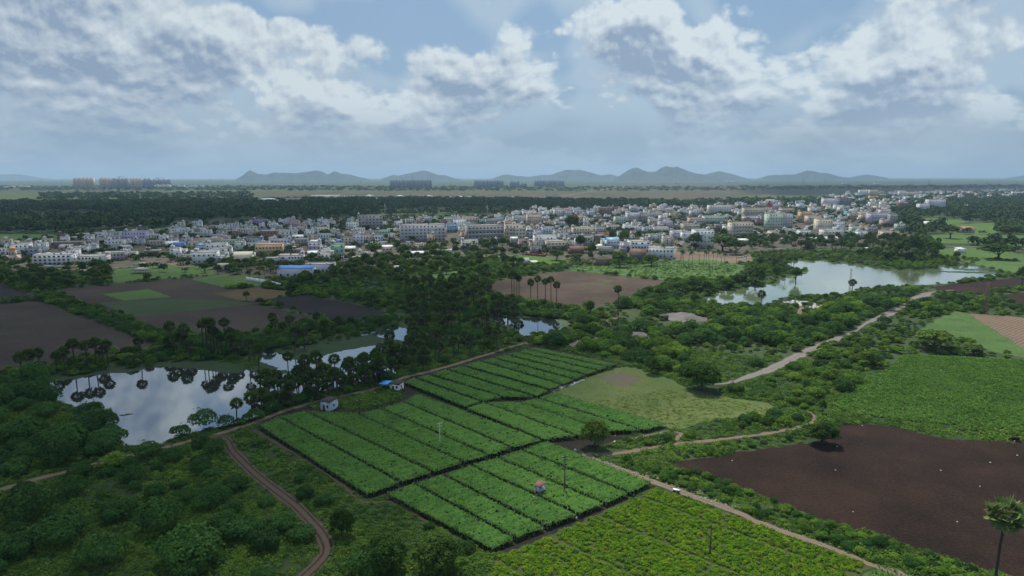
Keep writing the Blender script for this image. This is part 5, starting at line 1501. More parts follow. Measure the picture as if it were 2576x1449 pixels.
def house(x, y, w, d, h, st, col, rz, label, roof='flat', tanks=1, stair=True, balcony=False, winw=None, detail=2, group=None, cat='house', roofmat=None, col2=None, name='house', dome=None, nx=None):
    """origin at the middle of the facade's foot; the body stands behind it"""
    if name == 'house' and cat != 'house': name = cat.replace(' ', '_')
    root = ob(name, None, (x, y, 0), rz); tag(root, label, cat, group); wm_ = wall_mat(col); sh = h / st
    mb = MB(); mb.box(-w / 2, w / 2, 0, d, -.3, h)
    for k in range(1, st + (0 if roof == 'flat' else 0)):           # floor bands
        mb.box(-w / 2 - .06, w / 2 + .06, -.06, d + .06, k * sh - .12, k * sh + .10, 1)
    ob('wall', mb.build('wall', [wm_, m_slab if col not in ('brick red', 'brown', 'grey') else m_roof]), parent=root)
    if roof == 'flat':
        mb = MB(); e = .25; mb.box(-w / 2 - e, w / 2 + e, -e, d + e, h + .003, h + .16)
        p = .75
        for (a, b, c2, d2) in ((-w / 2, w / 2, -.0, .16), (-w / 2, w / 2, d - .16, d), (-w / 2, -w / 2 + .16, .163, d - .163), (w / 2 - .16, w / 2, .163, d - .163)):
            mb.box(a, b, c2, d2, h + .163, h + p, 1)
        ob('roof', mb.build('roof', [roofmat or m_roof, wm_ if col not in ('brick red', 'brown') else m_slab]), parent=root)
        if stair:
            s = rh.choice([-1, 1]); sw = min(3.2, w * .36); sd = min(3.5, d * .45); cx = s * (w / 2 - sw / 2 - .02); cy = d - sd / 2 - .02
            mb = MB(); mb.box(cx - sw / 2, cx + sw / 2, cy - sd / 2, cy + sd / 2, h + .165, h + 2.5); mb.box(cx - sw / 2 - .2, cx + sw / 2 + .2, cy - sd / 2 - .2, cy + sd / 2 + .2, h + 2.503, h + 2.65, 1)
            mb.box(cx - .4, cx + .4, cy - sd / 2 - .02, cy - sd / 2 + .05, h + .17, h + 2.0, 2)
            ob('stair_room', mb.build('stair_room', [wall_mat(col2) if col2 else wm_, m_slab, m_glass]), parent=root)
            if tanks: ob('water_tank', tk if rh.uniform() < .8 else tkb, (cx, cy, h + 2.66), parent=root); tanks -= 1
        for k in range(tanks): ob('water_tank', tk if rh.uniform() < .85 else tkb, (rh.uniform(-w / 2 + 1, w / 2 - 1), rh.uniform(1.2, d - 1.2), h + .17), parent=root)
    elif roof == 'gable':
        g = min(3.0, w * .22, d * .4); mb = MB()
        e = .5; V = [[-w / 2 - e, -e, h], [w / 2 + e, -e, h], [w / 2 + e, d / 2, h + g], [-w / 2 - e, d / 2, h + g], [w / 2 + e, d + e, h], [-w / 2 - e, d + e, h]]
        V += [[a, b, c - .12] for a, b, c in V]
        mb.quadmesh(V, [[0, 1, 2, 3], [3, 2, 4, 5], [6, 9, 8, 7], [9, 11, 10, 8], [0, 6, 7, 1], [4, 10, 11, 5], [0, 3, 9, 6], [3, 5, 11, 9], [1, 7, 8, 2], [2, 8, 10, 4]])
        mb.quadmesh([[-w / 2, 0, h], [-w / 2, d, h], [-w / 2, d / 2, h + g * .93]], T=[[0, 2, 1]], mi=1); mb.quadmesh([[w / 2, 0, h], [w / 2, d, h], [w / 2, d / 2, h + g * .93]], T=[[0, 1, 2]], mi=1)
        ob('roof', mb.build('roof', [roofmat or m_tile, wm_]), parent=root)
    elif roof == 'hip':
        g = min(3.5, w * .25); mb = MB(); e = .5; r_ = max(0, w / 2 - d / 2)
        V = [[-w / 2 - e, -e, h], [w / 2 + e, -e, h], [w / 2 + e, d + e, h], [-w / 2 - e, d + e, h], [-r_, d / 2, h + g], [r_, d / 2, h + g]]
        mb.quadmesh(V, [[0, 1, 5, 4], [2, 3, 4, 5], [3, 2, 1, 0]], [[1, 2, 5], [3, 0, 4]])
        ob('roof', mb.build('roof', [roofmat or m_whitesheet]), parent=root)
    elif roof == 'shed':
        mb = MB(); V = [[-w / 2 - .4, -.5, h + .1], [w / 2 + .4, -.5, h + .1], [w / 2 + .4, d + .4, h + .9], [-w / 2 - .4, d + .4, h + .9]]; V += [[a, b, c - .1] for a, b, c in V]
        mb.quadmesh(V, [[0, 1, 2, 3], [7, 6, 5, 4], [0, 4, 5, 1], [1, 5, 6, 2], [2, 6, 7, 3], [3, 7, 4, 0]])
        ob('roof', mb.build('roof', [roofmat or m_bluesheet]), parent=root)
    if dome:
        cx, r_, cm = dome
        mb = MB().lathe([(r_ * .9, 0), (r_ * .9, r_ * .6), (r_ * 1.05, r_ * .62), (r_, r_ * .8), (r_ * .9, r_ * 1.25), (r_ * .6, r_ * 1.6), (r_ * .25, r_ * 1.85), (.05, r_ * 2.1), (0, r_ * 2.4)], 14)
        o = ob('dome', mb.build('dome', plain_mat('dome_paint', cm, .6, .2)), (cx, d / 2, h + .17), parent=root)
    ww = winw or 1.2; wh = min(1.4, sh * .45)
    if detail > 0:
        n = nx or max(2, int(w / (3.0 if detail > 1 else 4.5))); me = window_mesh(ww, wh)
        for k in range(st):
            for j in range(n):
                if rh.uniform() < .08: continue
                xx = -w / 2 + (j + .5) * w / n
                ob('window', me, (xx, -.01, k * sh + sh * .33), parent=root)
        sd = 1 if (math.cos(rz) * (0 - x) + math.sin(rz) * (0 - y)) > 0 else -1     # the side wall that faces the camera
        n = max(1, int(d / 4.0))
        for k in range(st):
            for j in range(n):
                if rh.uniform() < .25: continue
                ob('window', me, (sd * (w / 2 + .01), (j + .5) * d / n, k * sh + sh * .33), sd * math.pi / 2, parent=root)
    if detail > 1:
        mb = MB(); xd = rh.uniform(-.25, .25) * w; mb.box(xd - .5, xd + .5, -.05, .02, .02, 2.1); ob('door', mb.build('door', DM), parent=root)
    if balcony:
        for k in range(1, st):
            mb = MB(); b0, b1 = (-w / 2, w / 2) if balcony == 'full' else (-w / 2, -w * .05)
            mb.box(b0, b1, -1.3, -.065, k * sh - .1, k * sh + .06); mb.box(b0, b1, -1.3, -1.2, k * sh + .063, k * sh + .95, 1)
            mb.box(b0, b0 + .1, -1.197, -.065, k * sh + .063, k * sh + .95, 1); mb.box(b1 - .1, b1, -1.197, -.065, k * sh + .063, k * sh + .95, 1)
            for c in (b0 + .1, b1 - .3): mb.box(c, c + .2, -1.29, -1.1, (k - 1) * sh + (.96 if k > 1 else 0), k * sh - .103, 1)
            ob('balcony', mb.build('balcony', [m_slab, wall_mat(col2) if col2 else wm_]), parent=root)
    HOUSES.append((x, y, max(w, d) * .5 + 1.5))
    return root


DM = plain_mat('door_paint', (.10, .06, .04), .6)
TILES = {1: (0, 523.2), 2: (429.3, 496.4), 3: (858.7, 496.4), 4: (1288, 496.4), 5: (1717.3, 469.6), 6: (2146.7, 469.6)}


def HB(t, x0, x1, yt, yb, st, col, label, rz=.18, **kw):
    """a building measured in one enlarged tile of the photograph: sides, top and foot"""
    ox, oy = TILES[t]; u0, u1, vt, vb = ox + x0 / 6, ox + x1 / 6, oy + yt / 6, oy + yb / 6
    x, y = G((u0 + u1) / 2, vb); dd = math.hypot(math.hypot(x, y), H)
    wt = (u1 - u0) * dd / F; z = pz((u0 + u1) / 2, vb, vt)[2]
    d = kw.pop('d', None) or min(max(wt * .7, 6), 13)
    w = max(wt - abs(math.sin(rz)) * d * .6, wt * .6) if not kw.pop('exact', False) else wt
    z = max(z, 2.8); h = z - (.8 if kw.get('roof', 'flat') == 'flat' else 0) - (1.0 if kw.get('stair', True) and kw.get('roof', 'flat') == 'flat' else 0)
    h = max(h, 2.6 * 1); kw.setdefault('detail', 2)
    return house(x, y, w, d, h, st, col, rz, label, **kw)


B = HB
B(1, 0, 75, 590, 700, 2, 'white', 'small white house at the left edge beside the domed mosque')
B(1, 80, 150, 530, 690, 2, 'pale green', 'pale green house with two white tanks behind the mosque dome', tanks=2)
B(1, 200, 400, 520, 735, 3, 'white', 'white three-storey house beside the domed mosque', tanks=0)
B(1, 405, 560, 590, 735, 2, 'blue-grey', 'dark blue-grey house with white-framed windows beside the white school')
B(1, 565, 1020, 680, 865, 3, 'white', 'long white school with rows of dark windows and rooftop tanks', tanks=3, nx=8, winw=1.9, balcony=False, cat='school', name='school', rz=.12)
B(1, 1020, 1170, 610, 810, 3, 'pale lilac', 'lilac three-storey house against the right end of the white school')
B(1, 1215, 1560, 700, 850, 2, 'offwhite', 'off-white house with washing on its roof, right of the lilac house', nx=8, tanks=0)
B(1, 1570, 1850, 665, 800, 2, 'grey', 'unfinished grey concrete house with an overhanging slab', tanks=0, stair=False)
B(1, 860, 1180, 505, 610, 1, 'brown', 'unfinished brown brick building with open bays behind the school', tanks=0, stair=False, d=8, nx=5, winw=2.4)
B(1, 1600, 1825, 475, 590, 2, 'white', 'white house with a blue-green gate behind the grey unfinished one')
B(1, 1870, 2170, 340, 520, 3, 'lilac', 'three-storey lilac house with a blue roof shed on top', col2='pale blue', tanks=2)
B(1, 2165, 2360, 390, 490, 2, 'offwhite', 'off-white house right of the tall lilac one', tanks=2)
B(1, 2240, 2450, 480, 590, 2, 'beige', 'beige two-storey house below the off-white one')
B(1, 2190, 2380, 620, 730, 1, 'brown', 'low brown house with a crenellated parapet', tanks=1)
B(1, 1450, 1600, 455, 540, 1, 'pale grey', 'pale grey low house left of the white one with the gate', stair=False, detail=1)
B(1, 1850, 2030, 650, 740, 1, 'white', 'small white house with a stair room above the grey slab roofs')
B(2, 0, 135, 745, 935, 3, 'white', 'narrow white three-storey house with two square windows')
B(2, 0, 240, 455, 565, 2, 'white', 'white house with a dark recessed front at the town\'s back left', col2='grey')
B(2, 340, 680, 800, 1010, 2, 'white', 'broad white house with a square stair tower on its left', tanks=0, nx=5)
B(2, 535, 820, 680, 830, 2, 'white', 'white house with dark verandas behind the broad white one', nx=4)
B(2, 20, 190, 700, 770, 1, 'blue', 'low shed roofed with a bright blue tarpaulin', roof='shed', roofmat=m_tarp, detail=0)
B(2, 380, 510, 730, 810, 1, 'pale blue', 'small shrine-like house with a pale blue pyramid roof', roof='hip', roofmat=m_lightblue, detail=1)
B(2, 370, 730, 605, 720, 1, 'peach', 'wide peach-coloured low house with a brown terrace', nx=6)
B(2, 715, 1010, 630, 730, 2, 'pale green', 'pale green and white house with a tank, beside the peach one')
B(2, 855, 1005, 385, 470, 2, 'pale blue', 'pale blue house with a white tank at the back of the town')
B(2, 1240, 1450, 325, 420, 2, 'purple', 'bright purple house at the back edge of the town')
B(2, 1030, 1280, 460, 570, 2, 'cream', 'cream house with a high left corner, behind a dark tree')
B(2, 700, 835, 485, 620, 3, 'beige', 'narrow beige tower house among low roofs')
B(2, 560, 780, 555, 640, 2, 'lilac', 'lilac house with a dark front before the beige tower house')
B(2, 1370, 1600, 500, 680, 3, 'brick red', 'dark red brick house with two white tanks on top', tanks=2, stair=False)
B(2, 1190, 1380, 615, 730, 2, 'blue', 'bright blue house behind the orange balcony building')
B(2, 1290, 1680, 700, 900, 2, 'orange', 'orange building with long balconies and a turquoise rooftop storey', tanks=0, stair=False, balcony='full', nx=8, rz=.2)
B(2, 1520, 1800, 620, 740, 2, 'pale lilac', 'white and lilac house right behind the orange balcony building')
B(2, 1720, 1870, 695, 830, 2, 'pale grey', 'pale grey house with paired windows beside the palms')
B(2, 1465, 1610, 380, 480, 2, 'white', 'white cube-like house near the purple one')
B(2, 1630, 1740, 325, 400, 2, 'white', 'white unfinished frame at the back of the town', detail=1)
B(2, 1785, 1940, 340, 460, 3, 'pink', 'pink terraced house with a small tower at the back')
B(2, 2080, 2250, 370, 460, 2, 'teal', 'teal box-shaped house at the back of the town')
B(2, 2215, 2300, 315, 400, 3, 'white', 'slim white house behind the teal one')
B(2, 2310, 2440, 325, 400, 2, 'offwhite', 'off-white house with a broad roof at the back right')
B(2, 1635, 1825, 480, 600, 2, 'white', 'white house with dark windows right of the brick one')
B(2, 1835, 2045, 440, 520, 2, 'offwhite', 'off-white house behind, in line with the teal one')
B(2, 2185, 2390, 445, 570, 3, 'white', 'white house with tall dark openings near the mint-green one')
B(2, 2220, 2470, 540, 650, 2, 'pale blue', 'wide pale blue house above the mint-green one')
B(2, 2060, 2210, 550, 650, 2, 'pale green', 'pale green house left of the wide pale blue one')
B(2, 1820, 2060, 610, 730, 2, 'grey', 'bare grey concrete house among the white ones', tanks=1)
B(2, 2080, 2270, 655, 850, 3, 'lilac', 'lilac-grey three-storey house with white balconies', balcony='full', col2='white')
B(2, 2420, 2620, 680, 910, 3, 'mint green', 'bright mint-green three-storey house with balconies', balcony='half')
B(2, 2260, 2460, 830, 960, 2, 'white', 'white two-storey house at the foot of the mint-green one', tanks=0)
B(2, 1435, 1680, 910, 1020, 1, 'grey', 'grey single-storey house joined to the arcade house', tanks=1, stair=False)
B(2, 1640, 2000, 850, 1010, 2, 'pale lilac', 'pale lilac house with a blue-white arcade and tanks', tanks=3, nx=8)
B(2, 960, 1220, 880, 1020, 1, 'cream', 'cream gable-roofed house behind the coconut palms', roof='gable', roofmat=wall_mat('cream'))
B(2, 1050, 1260, 860, 930, 1, 'pale green', 'low house with a green roof behind the cream gabled one', roof='shed', roofmat=wall_mat('mint green'), detail=0)
B(2, 180, 340, 865, 960, 1, 'pale grey', 'low grey house left of the broad white one', stair=False)
B(2, 720, 860, 1030, 1110, 1, 'pale grey', 'little grey house half hidden in the trees', roof='gable', roofmat=m_roof, detail=1)
B(2, 1630, 2130, 1075, 1235, 1, 'pale lilac', 'long lilac shed with a bright blue sheet roof and a yellow door', roof='shed', roofmat=m_bluesheet, d=12, exact=True, nx=5, cat='shed', rz=.05)
B(2, 2040, 2440, 1005, 1165, 1, 'pale lilac', 'lilac hall with a pillared porch behind the blue-roofed shed', tanks=1, stair=False, d=13, rz=.05)
B(3, 890, 1580, 395, 665, 5, 'pale grey', 'long pale grey apartment block, five storeys with balconies', nx=12, winw=1.5, balcony=False, tanks=3, cat='apartment block', name='apartment_block', rz=.22, d=16, col2='offwhite')
B(3, 255, 630, 255, 490, 5, 'grey', 'large unfinished grey concrete block with open floors', tanks=1, nx=7, winw=2.4, cat='apartment block', name='apartment_block', rz=.25)
B(3, 75, 260, 365, 510, 3, 'white', 'white three-storey house at the foot of the grey unfinished block', nx=5)
B(3, 180, 360, 455, 540, 2, 'white', 'low white house in front of the grey unfinished block')
B(3, 530, 740, 485, 590, 2, 'mint green', 'mint-green house half hidden left of the grey apartment block')
B(3, 170, 340, 550, 730, 3, 'pale lilac', 'white and lilac stepped house with arches')
B(3, 0, 160, 585, 750, 3, 'beige', 'beige three-storey house beside the stepped lilac one')
B(3, 460, 640, 560, 680, 2, 'pale blue', 'pale blue house with a roof terrace near the palms')
B(3, 270, 470, 560, 690, 2, 'pink', 'pink and grey house between the lilac and the blue ones')
B(3, 620, 775, 745, 900, 2, 'peach', 'peach-pink two-storey house with a white metal roof', roof='shed', roofmat=m_whitesheet)
B(3, 250, 440, 815, 910, 1, 'offwhite', 'off-white house with a metal canopy before the peach one')
B(3, 100, 400, 880, 980, 1, 'pale lilac', 'long low lilac-white house with a big flat terrace', tanks=1)
B(3, 0, 100, 910, 1010, 1, 'grey', 'low grey house at the edge of the dark grove')
B(3, 510, 700, 655, 760, 2, 'beige', 'beige house with brown doors behind the peach one')
B(3, 360, 480, 690, 760, 1, 'white', 'low white house with a metal roof left of the peach one', detail=1)
B(3, 800, 965, 1060, 1145, 1, 'white', 'little white field hut with an open porch', roof='shed', roofmat=m_roof, cat='hut', name='hut')
B(3, 1430, 1690, 790, 870, 1, 'offwhite', 'long low house with a white sunlit roof behind the grove', stair=False, tanks=1, roofmat=m_whitesheet)
B(3, 1060, 1260, 840, 905, 1, 'offwhite', 'low house with a bright white roof under the palms', roof='shed', roofmat=m_whitesheet, detail=1)
B(3, 1815, 2080, 635, 800, 2, 'offwhite', 'off-white house with a deep porch in front of the grey block', balcony='half', tanks=0)
B(3, 1890, 2480, 405, 690, 4, 'grey', 'wide grey four-storey apartment block with stepped terraces', nx=10, winw=1.8, balcony='full', col2='pale grey', tanks=2, cat='apartment block', name='apartment_block', rz=.3, d=16)
B(3, 1810, 1920, 505, 650, 3, 'peach', 'peach house squeezed left of the wide grey block')
B(3, 1840, 2070, 280, 480, 4, 'beige', 'beige four-storey block with brown trim at the back', nx=5, balcony='full')
B(3, 1555, 1700, 290, 420, 3, 'pale green', 'pale green three-storey house behind the long apartment block')
B(3, 1700, 1895, 325, 500, 3, 'white', 'white house beside a white temple spire')
B(3, 1590, 1750, 390, 530, 2, 'blue', 'blue house between the long block and the white spire house')
B(3, 2085, 2190, 320, 420, 2, 'turquoise', 'small turquoise house with a tank at the back')
B(3, 2180, 2400, 315, 430, 2, 'grey', 'grey flat-roofed house at the back, right of the turquoise one')
B(3, 2470, 2620, 360, 450, 2, 'pink', 'pinkish house with a domed roof at the back', dome=(0, 1.8, (.55, .25, .2)), stair=False, tanks=0)
B(3, 800, 930, 350, 440, 2, 'white', 'small white house alone left of the trees at the back')
B(4, -100, 215, 395, 680, 5, 'cream', 'cream five-storey apartment block with many small balconies', nx=6, winw=1.6, cat='apartment block', name='apartment_block', rz=.2, balcony='half')
B(4, 20, 215, 270, 420, 3, 'pale grey', 'pale grey house with dark openings behind the cream block')
B(4, 230, 460, 260, 440, 3, 'peach', 'peach terraced house with a small pink dome', dome=(1, 1.6, (.55, .25, .2)), stair=False, tanks=0)
B(4, 165, 375, 200, 300, 2, 'white', 'white hall with a gabled corner at the back')
B(4, 340, 460, 475, 670, 3, 'lilac', 'lilac house with arched windows beside the cream block')
B(4, 210, 330, 500, 670, 3, 'blue-grey', 'narrow blue-grey house between the cream block and the arched one')
B(4, 460, 640, 435, 580, 3, 'pale blue', 'pale blue house with a pink lower storey')
B(4, 340, 690, 560, 780, 3, 'white', 'big white stepped house with several flat terraces', tanks=1, nx=6, balcony='half')
B(4, 520, 870, 640, 800, 2, 'cream', 'cream house with rounded balconies at the edge of the paddy', tanks=2, nx=6, balcony='full')
B(4, 100, 320, 680, 770, 1, 'brown', 'old brown-tiled low house beside the cream block', roof='gable', detail=1)
B(4, -20, 90, 620, 740, 1, 'grey', 'grey gabled barn below the cream block', roof='gable', roofmat=m_whitesheet, detail=1)
B(4, 870, 1100, 785, 855, 1, 'brick red', 'low shed with a long rusty red roof', roof='gable', roofmat=m_rust, cat='shed', detail=1)
B(4, 1300, 1480, 565, 640, 1, 'pink', 'low house with a brown-red tiled roof between tall trees', roof='gable', detail=1)
B(4, 920, 1270, 440, 620, 3, 'cream', 'long cream three-storey building with ribbon windows', nx=8, winw=1.8, balcony='full')
B(4, 890, 1090, 270, 420, 3, 'peach', 'peach house with a wide pink dome', dome=(-1, 2.6, (.6, .36, .3)), stair=False, tanks=0, balcony='full')
B(4, 1090, 1165, 300, 430, 3, 'white', 'slim white house right of the pink-domed one')
B(4, 1560, 1720, 280, 430, 4, 'pale green', 'sea-green four-storey house with a turquoise top', col2='turquoise')
B(4, 1740, 1940, 220, 390, 3, 'pale lilac', 'lilac-white three-storey house with white balconies', balcony='full', col2='white')
B(4, 1950, 2150, 235, 390, 3, 'grey', 'grey three-storey house with long dark verandas', balcony='full')
B(4, 2390, 2485, 225, 330, 3, 'yellow', 'ochre house with arched windows under the white hoarding')
B(4, 2080, 2240, 315, 450, 2, 'beige', 'beige house with two brown pillars')
B(4, 2235, 2440, 350, 480, 3, 'lilac', 'bright lilac three-storey house with curved balconies', balcony='half', col2='pale lilac')
B(4, 1700, 1990, 425, 510, 2, 'white', 'wide white house with two blue window strips', nx=4)
B(4, 1990, 2150, 440, 540, 2, 'pale blue', 'pale blue house with a dark vertical strip')
B(4, 1455, 1640, 410, 510, 2, 'cream', 'cream house with an arched veranda')
B(4, 1270, 1420, 435, 560, 2, 'pale grey', 'pale grey house behind the long cream building')
B(4, 2150, 2380, 435, 545, 1, 'offwhite', 'low off-white house with a row of arches', nx=6)
B(4, 1430, 1630, 650, 770, 2, 'pale blue', 'house with a long pale blue sheet roof', roof='gable', roofmat=m_lightblue)
B(4, 1310, 1550, 750, 860, 1, 'grey', 'grey single-storey house with pillars before the blue-roofed one', stair=False, tanks=0, nx=6)
B(4, 1790, 2090, 640, 840, 3, 'white', 'white house with ribbon windows and a grey side wall', nx=6, winw=1.9, tanks=1)
B(4, 1750, 2030, 840, 950, 1, 'brown', 'brown brick barn with a double rusty sheet roof', roof='gable', roofmat=m_rust, cat='barn', name='barn', detail=0, d=14, rz=-.35)
B(4, 2045, 2440, 755, 925, 2, 'white', 'long white house under construction with bare columns', tanks=0, stair=False, nx=7, rz=-.25)
B(4, 1300, 1390, 810, 860, 1, 'pale grey', 'tiny shed with a shiny white sheet roof', roof='shed', roofmat=m_whitesheet, detail=0, cat='shed')
B(4, 1260, 1470, 955, 1030, 1, 'brown', 'dark thatched hut below the spreading tree', roof='gable', roofmat=m_thatchroof, cat='hut', name='hut', detail=0)
B(4, 55, 270, 965, 1030, 1, 'grey', 'grey sheet-roofed shelter in the bright paddy', roof='gable', roofmat=m_roof, cat='shelter', detail=0)
B(4, 290, 400, 985, 1030, 1, 'grey', 'small shelter with a pale green sheet beside the grey one', roof='shed', roofmat=wall_mat('pale green'), cat='shelter', detail=0)
B(4, 1310, 1515, 140, 290, 4, 'brown', 'brown unfinished four-storey block at the back of the town', tanks=0, nx=5)
B(4, 640, 790, 180, 300, 3, 'offwhite', 'off-white house with a tall tank frame at the back')
B(4, 790, 920, 200, 300, 2, 'pale grey', 'pale grey house joined to the off-white one at the back')
B(4, 560, 640, 215, 290, 2, 'teal', 'teal house at the back of the town among dark houses')
B(4, 1140, 1250, 185, 270, 2, 'turquoise', 'turquoise house far back, right of the white cluster')
B(4, 940, 1070, 185, 260, 2, 'pale blue', 'small pale blue house far back')
B(4, 2430, 2660, 490, 630, 2, 'pale lilac', 'broad lilac-white house left of the lane to the lake')
B(4, 2200, 2335, 540, 610, 1, 'beige', 'low beige house with an overhanging flat roof', stair=False, tanks=0)
B(4, 2290, 2440, 570, 680, 1, 'offwhite', 'off-white low house near the lane')
B(4, 1520, 1650, 205, 280, 2, 'cream', 'cream house behind the sea-green one')
B(5, 0, 150, 670, 820, 2, 'white', 'white house with a flat terrace left of the lane')
B(5, 190, 480, 635, 930, 4, 'white', 'white and pale blue four-storey house by the lane', balcony='half', nx=5)
B(5, 735, 1075, 525, 800, 5, 'cream', 'cream five-storey block with rounded corner balconies', nx=7, balcony='full', cat='apartment block', name='apartment_block', rz=.2, tanks=1)
B(5, 1290, 1520, 395, 680, 6, 'pale green', 'tall pale green apartment tower, six storeys', nx=5, cat='apartment block', name='apartment_block', winw=1.5, rz=.25)
B(5, 1490, 1670, 400, 620, 5, 'pale grey', 'pale grey block joined to the tall green tower', nx=4, rz=.25)
B(5, 1195, 1290, 425, 570, 3, 'blue-grey', 'blue-grey house left of the tall green tower')
B(5, 2050, 2260, 475, 760, 4, 'cream', 'narrow cream four-storey house with a dark slit window')
B(5, 2190, 2450, 520, 650, 2, 'white', 'white house with slit windows behind the arched one')
B(5, 2140, 2440, 635, 790, 2, 'offwhite', 'off-white house with arched upper windows near the lake trees', nx=6)
B(5, 1780, 1940, 645, 770, 2, 'white', 'small bright white house with a wide roof slab')
B(5, 1350, 1590, 670, 770, 1, 'cream', 'low cream house with an orange dome', dome=(-1, 1.6, (.62, .34, .1)), stair=False, tanks=0)
B(5, 940, 1110, 440, 550, 2, 'pale lilac', 'pale lilac house with blue windows in mid town')
B(5, 505, 640, 560, 680, 2, 'brown', 'brown-grey house in front of the long lilac one')
B(5, 640, 790, 580, 700, 2, 'white', 'white house left of the cream five-storey block')
B(5, 330, 640, 430, 560, 2, 'pale green', 'long pale green and lilac terrace', nx=8)
B(5, 110, 320, 460, 590, 3, 'pink', 'pink three-storey house with white balconies', balcony='full', col2='white')
B(5, 20, 270, 550, 690, 2, 'beige', 'beige house with brown window strips')
B(5, 400, 740, 270, 410, 3, 'offwhite', 'long off-white building with a red lower storey at the back', nx=9)
B(5, 930, 1290, 310, 490, 3, 'beige', 'wide beige building with yellow balconies', nx=9, balcony='full', col2='cream')
B(5, 2370, 2540, 160, 350, 5, 'dark grey', 'tall dark unfinished block at the back right', tanks=0, nx=4, winw=2.2, cat='apartment block', name='apartment_block')
B(5, 2130, 2345, 170, 320, 4, 'pale lilac', 'pale lilac four-storey block left of the dark unfinished one', nx=5)
B(5, 1930, 2095, 305, 390, 2, 'cream', 'cream house with a balustraded roof far back')
B(5, 1790, 1960, 370, 520, 3, 'orange', 'orange-fronted house in the right of the town')
B(5, 1900, 2100, 430, 580, 2, 'peach', 'peach house behind the narrow cream one')
B(5, 2490, 2640, 360, 470, 3, 'turquoise', 'turquoise and blue house with a green roof')
B(5, 1500, 1690, 320, 410, 2, 'peach', 'peach house below the hoarding')
B(5, 1525, 1640, 765, 830, 1, 'offwhite', 'small off-white house under the dark trees', detail=1)
B(5, 1940, 2090, 785, 840, 1, 'pale green', 'low shed with a green-white sheet roof', roof='shed', roofmat=m_whitesheet, detail=0, cat='shed')
B(5, 2210, 2420, 780, 850, 1, 'pink', 'low pink shed with bright sheet roofs', roof='shed', roofmat=m_whitesheet, detail=0, cat='shed')
B(5, 1860, 2000, 880, 940, 1, 'brown', 'dark thatched hut at the head of the lake', roof='gable', roofmat=m_thatchroof, cat='hut', name='hut', detail=0)
B(5, 860, 1010, 805, 880, 1, 'offwhite', 'house with a white sheet roof beside the lake palms', roof='shed', roofmat=m_whitesheet, detail=1)
B(6, -10, 130, 590, 720, 2, 'pale green', 'pale green house with white balconies near the lake palms', balcony='full', col2='white')
B(6, 130, 225, 570, 710, 3, 'orange', 'orange house right of the pale green one')
B(6, 230, 370, 600, 720, 2, 'grey', 'grey house right of the orange one')
B(6, 260, 600, 390, 550, 3, 'lilac', 'wide lilac three-storey block at the right of the town', nx=8, balcony='full', col2='pale lilac')
B(6, 560, 660, 400, 590, 3, 'grey', 'grey block closing the right end of the wide lilac one')
B(6, 100, 260, 370, 470, 2, 'cream', 'cream house left of the wide lilac block')
B(6, 350, 540, 290, 350, 1, 'offwhite', 'long open shed with a white flat roof', stair=False, tanks=0, detail=1)
B(6, 100, 230, 45, 130, 5, 'white', 'white tower block far back with dark bands', nx=4, cat='apartment block', name='apartment_block', detail=1)
B(6, 255, 375, 45, 140, 4, 'peach', 'peach block far back beside the white tower', detail=1)
B(6, 260, 380, 135, 210, 2, 'orange', 'orange-pink house far back below the peach block', detail=1)
B(6, 700, 800, 65, 160, 4, 'offwhite', 'off-white block among the far right houses', detail=1)
B(6, 820, 990, 75, 150, 3, 'cream', 'cream row of houses at the far right', detail=1)
B(6, 1010, 1145, 250, 400, 4, 'pale lilac', 'lilac-grey block standing alone among trees at the right', nx=4)
B(6, 1140, 1385, 185, 350, 4, 'pale lilac', 'big stepped lilac building with an orange top storey', col2='orange', nx=6)
B(6, 700, 835, 230, 330, 2, 'brick red', 'red-brown house among trees at the right', detail=1)
B(6, 350, 540, 235, 300, 2, 'pink', 'dark pink house behind the long open shed', detail=1)
B(6, 670, 785, 550, 670, 2, 'pale green', 'small pale green house at the right end of the town')
B(6, 475, 705, 660, 790, 2, 'peach', 'peach house with blue tarpaulins on its roof', tanks=0)
B(6, 1060, 1390, 555, 600, 1, 'white', 'long low farm shed with a white roof among the right trees', roof='gable', roofmat=m_whitesheet, detail=0, cat='shed')
B(6, 1660, 1835, 640, 700, 1, 'pink', 'low house with a pale red roof beside the paddy', roof='gable', roofmat=plain_mat('pale_red_tile', (.42, .2, .17), .8), detail=0)
B(6, 1590, 1695, 940, 1000, 1, 'white', 'small shed with a white roof behind the lake', roof='shed', roofmat=m_whitesheet, detail=0, cat='shed')
B(6, 230, 320, 940, 1000, 1, 'pale grey', 'small white-roofed hut on the far lake bank', roof='shed', roofmat=m_whitesheet, detail=0, cat='hut', name='hut')
B(6, 1640, 1750, 292, 325, 1, 'white', 'long white roof far right among trees, left one', roof='gable', roofmat=m_whitesheet, detail=0, cat='shed')
B(6, 1875, 2000, 295, 325, 1, 'white', 'long white roof far right among trees, right one', roof='gable', roofmat=m_whitesheet, detail=0, cat='shed')

# the orange building's turquoise top
ox, oy = TILES[2]; x, y = G(ox + 1450 / 6, oy + 900 / 6); z = pz(ox + 1450 / 6, oy + 900 / 6, oy + 665 / 6)[2]
for o in list(COL.objects):
    if o.get('label', '').startswith('orange building'):
        top = [c for c in o.children if c.name.startswith('roof')][0]
        mb = MB(); mb.box(-8, 7, 3, 10, 7.6, 10.2); ob('rooftop_storey', mb.build('rooftop_storey', wall_mat('turquoise')), parent=o)

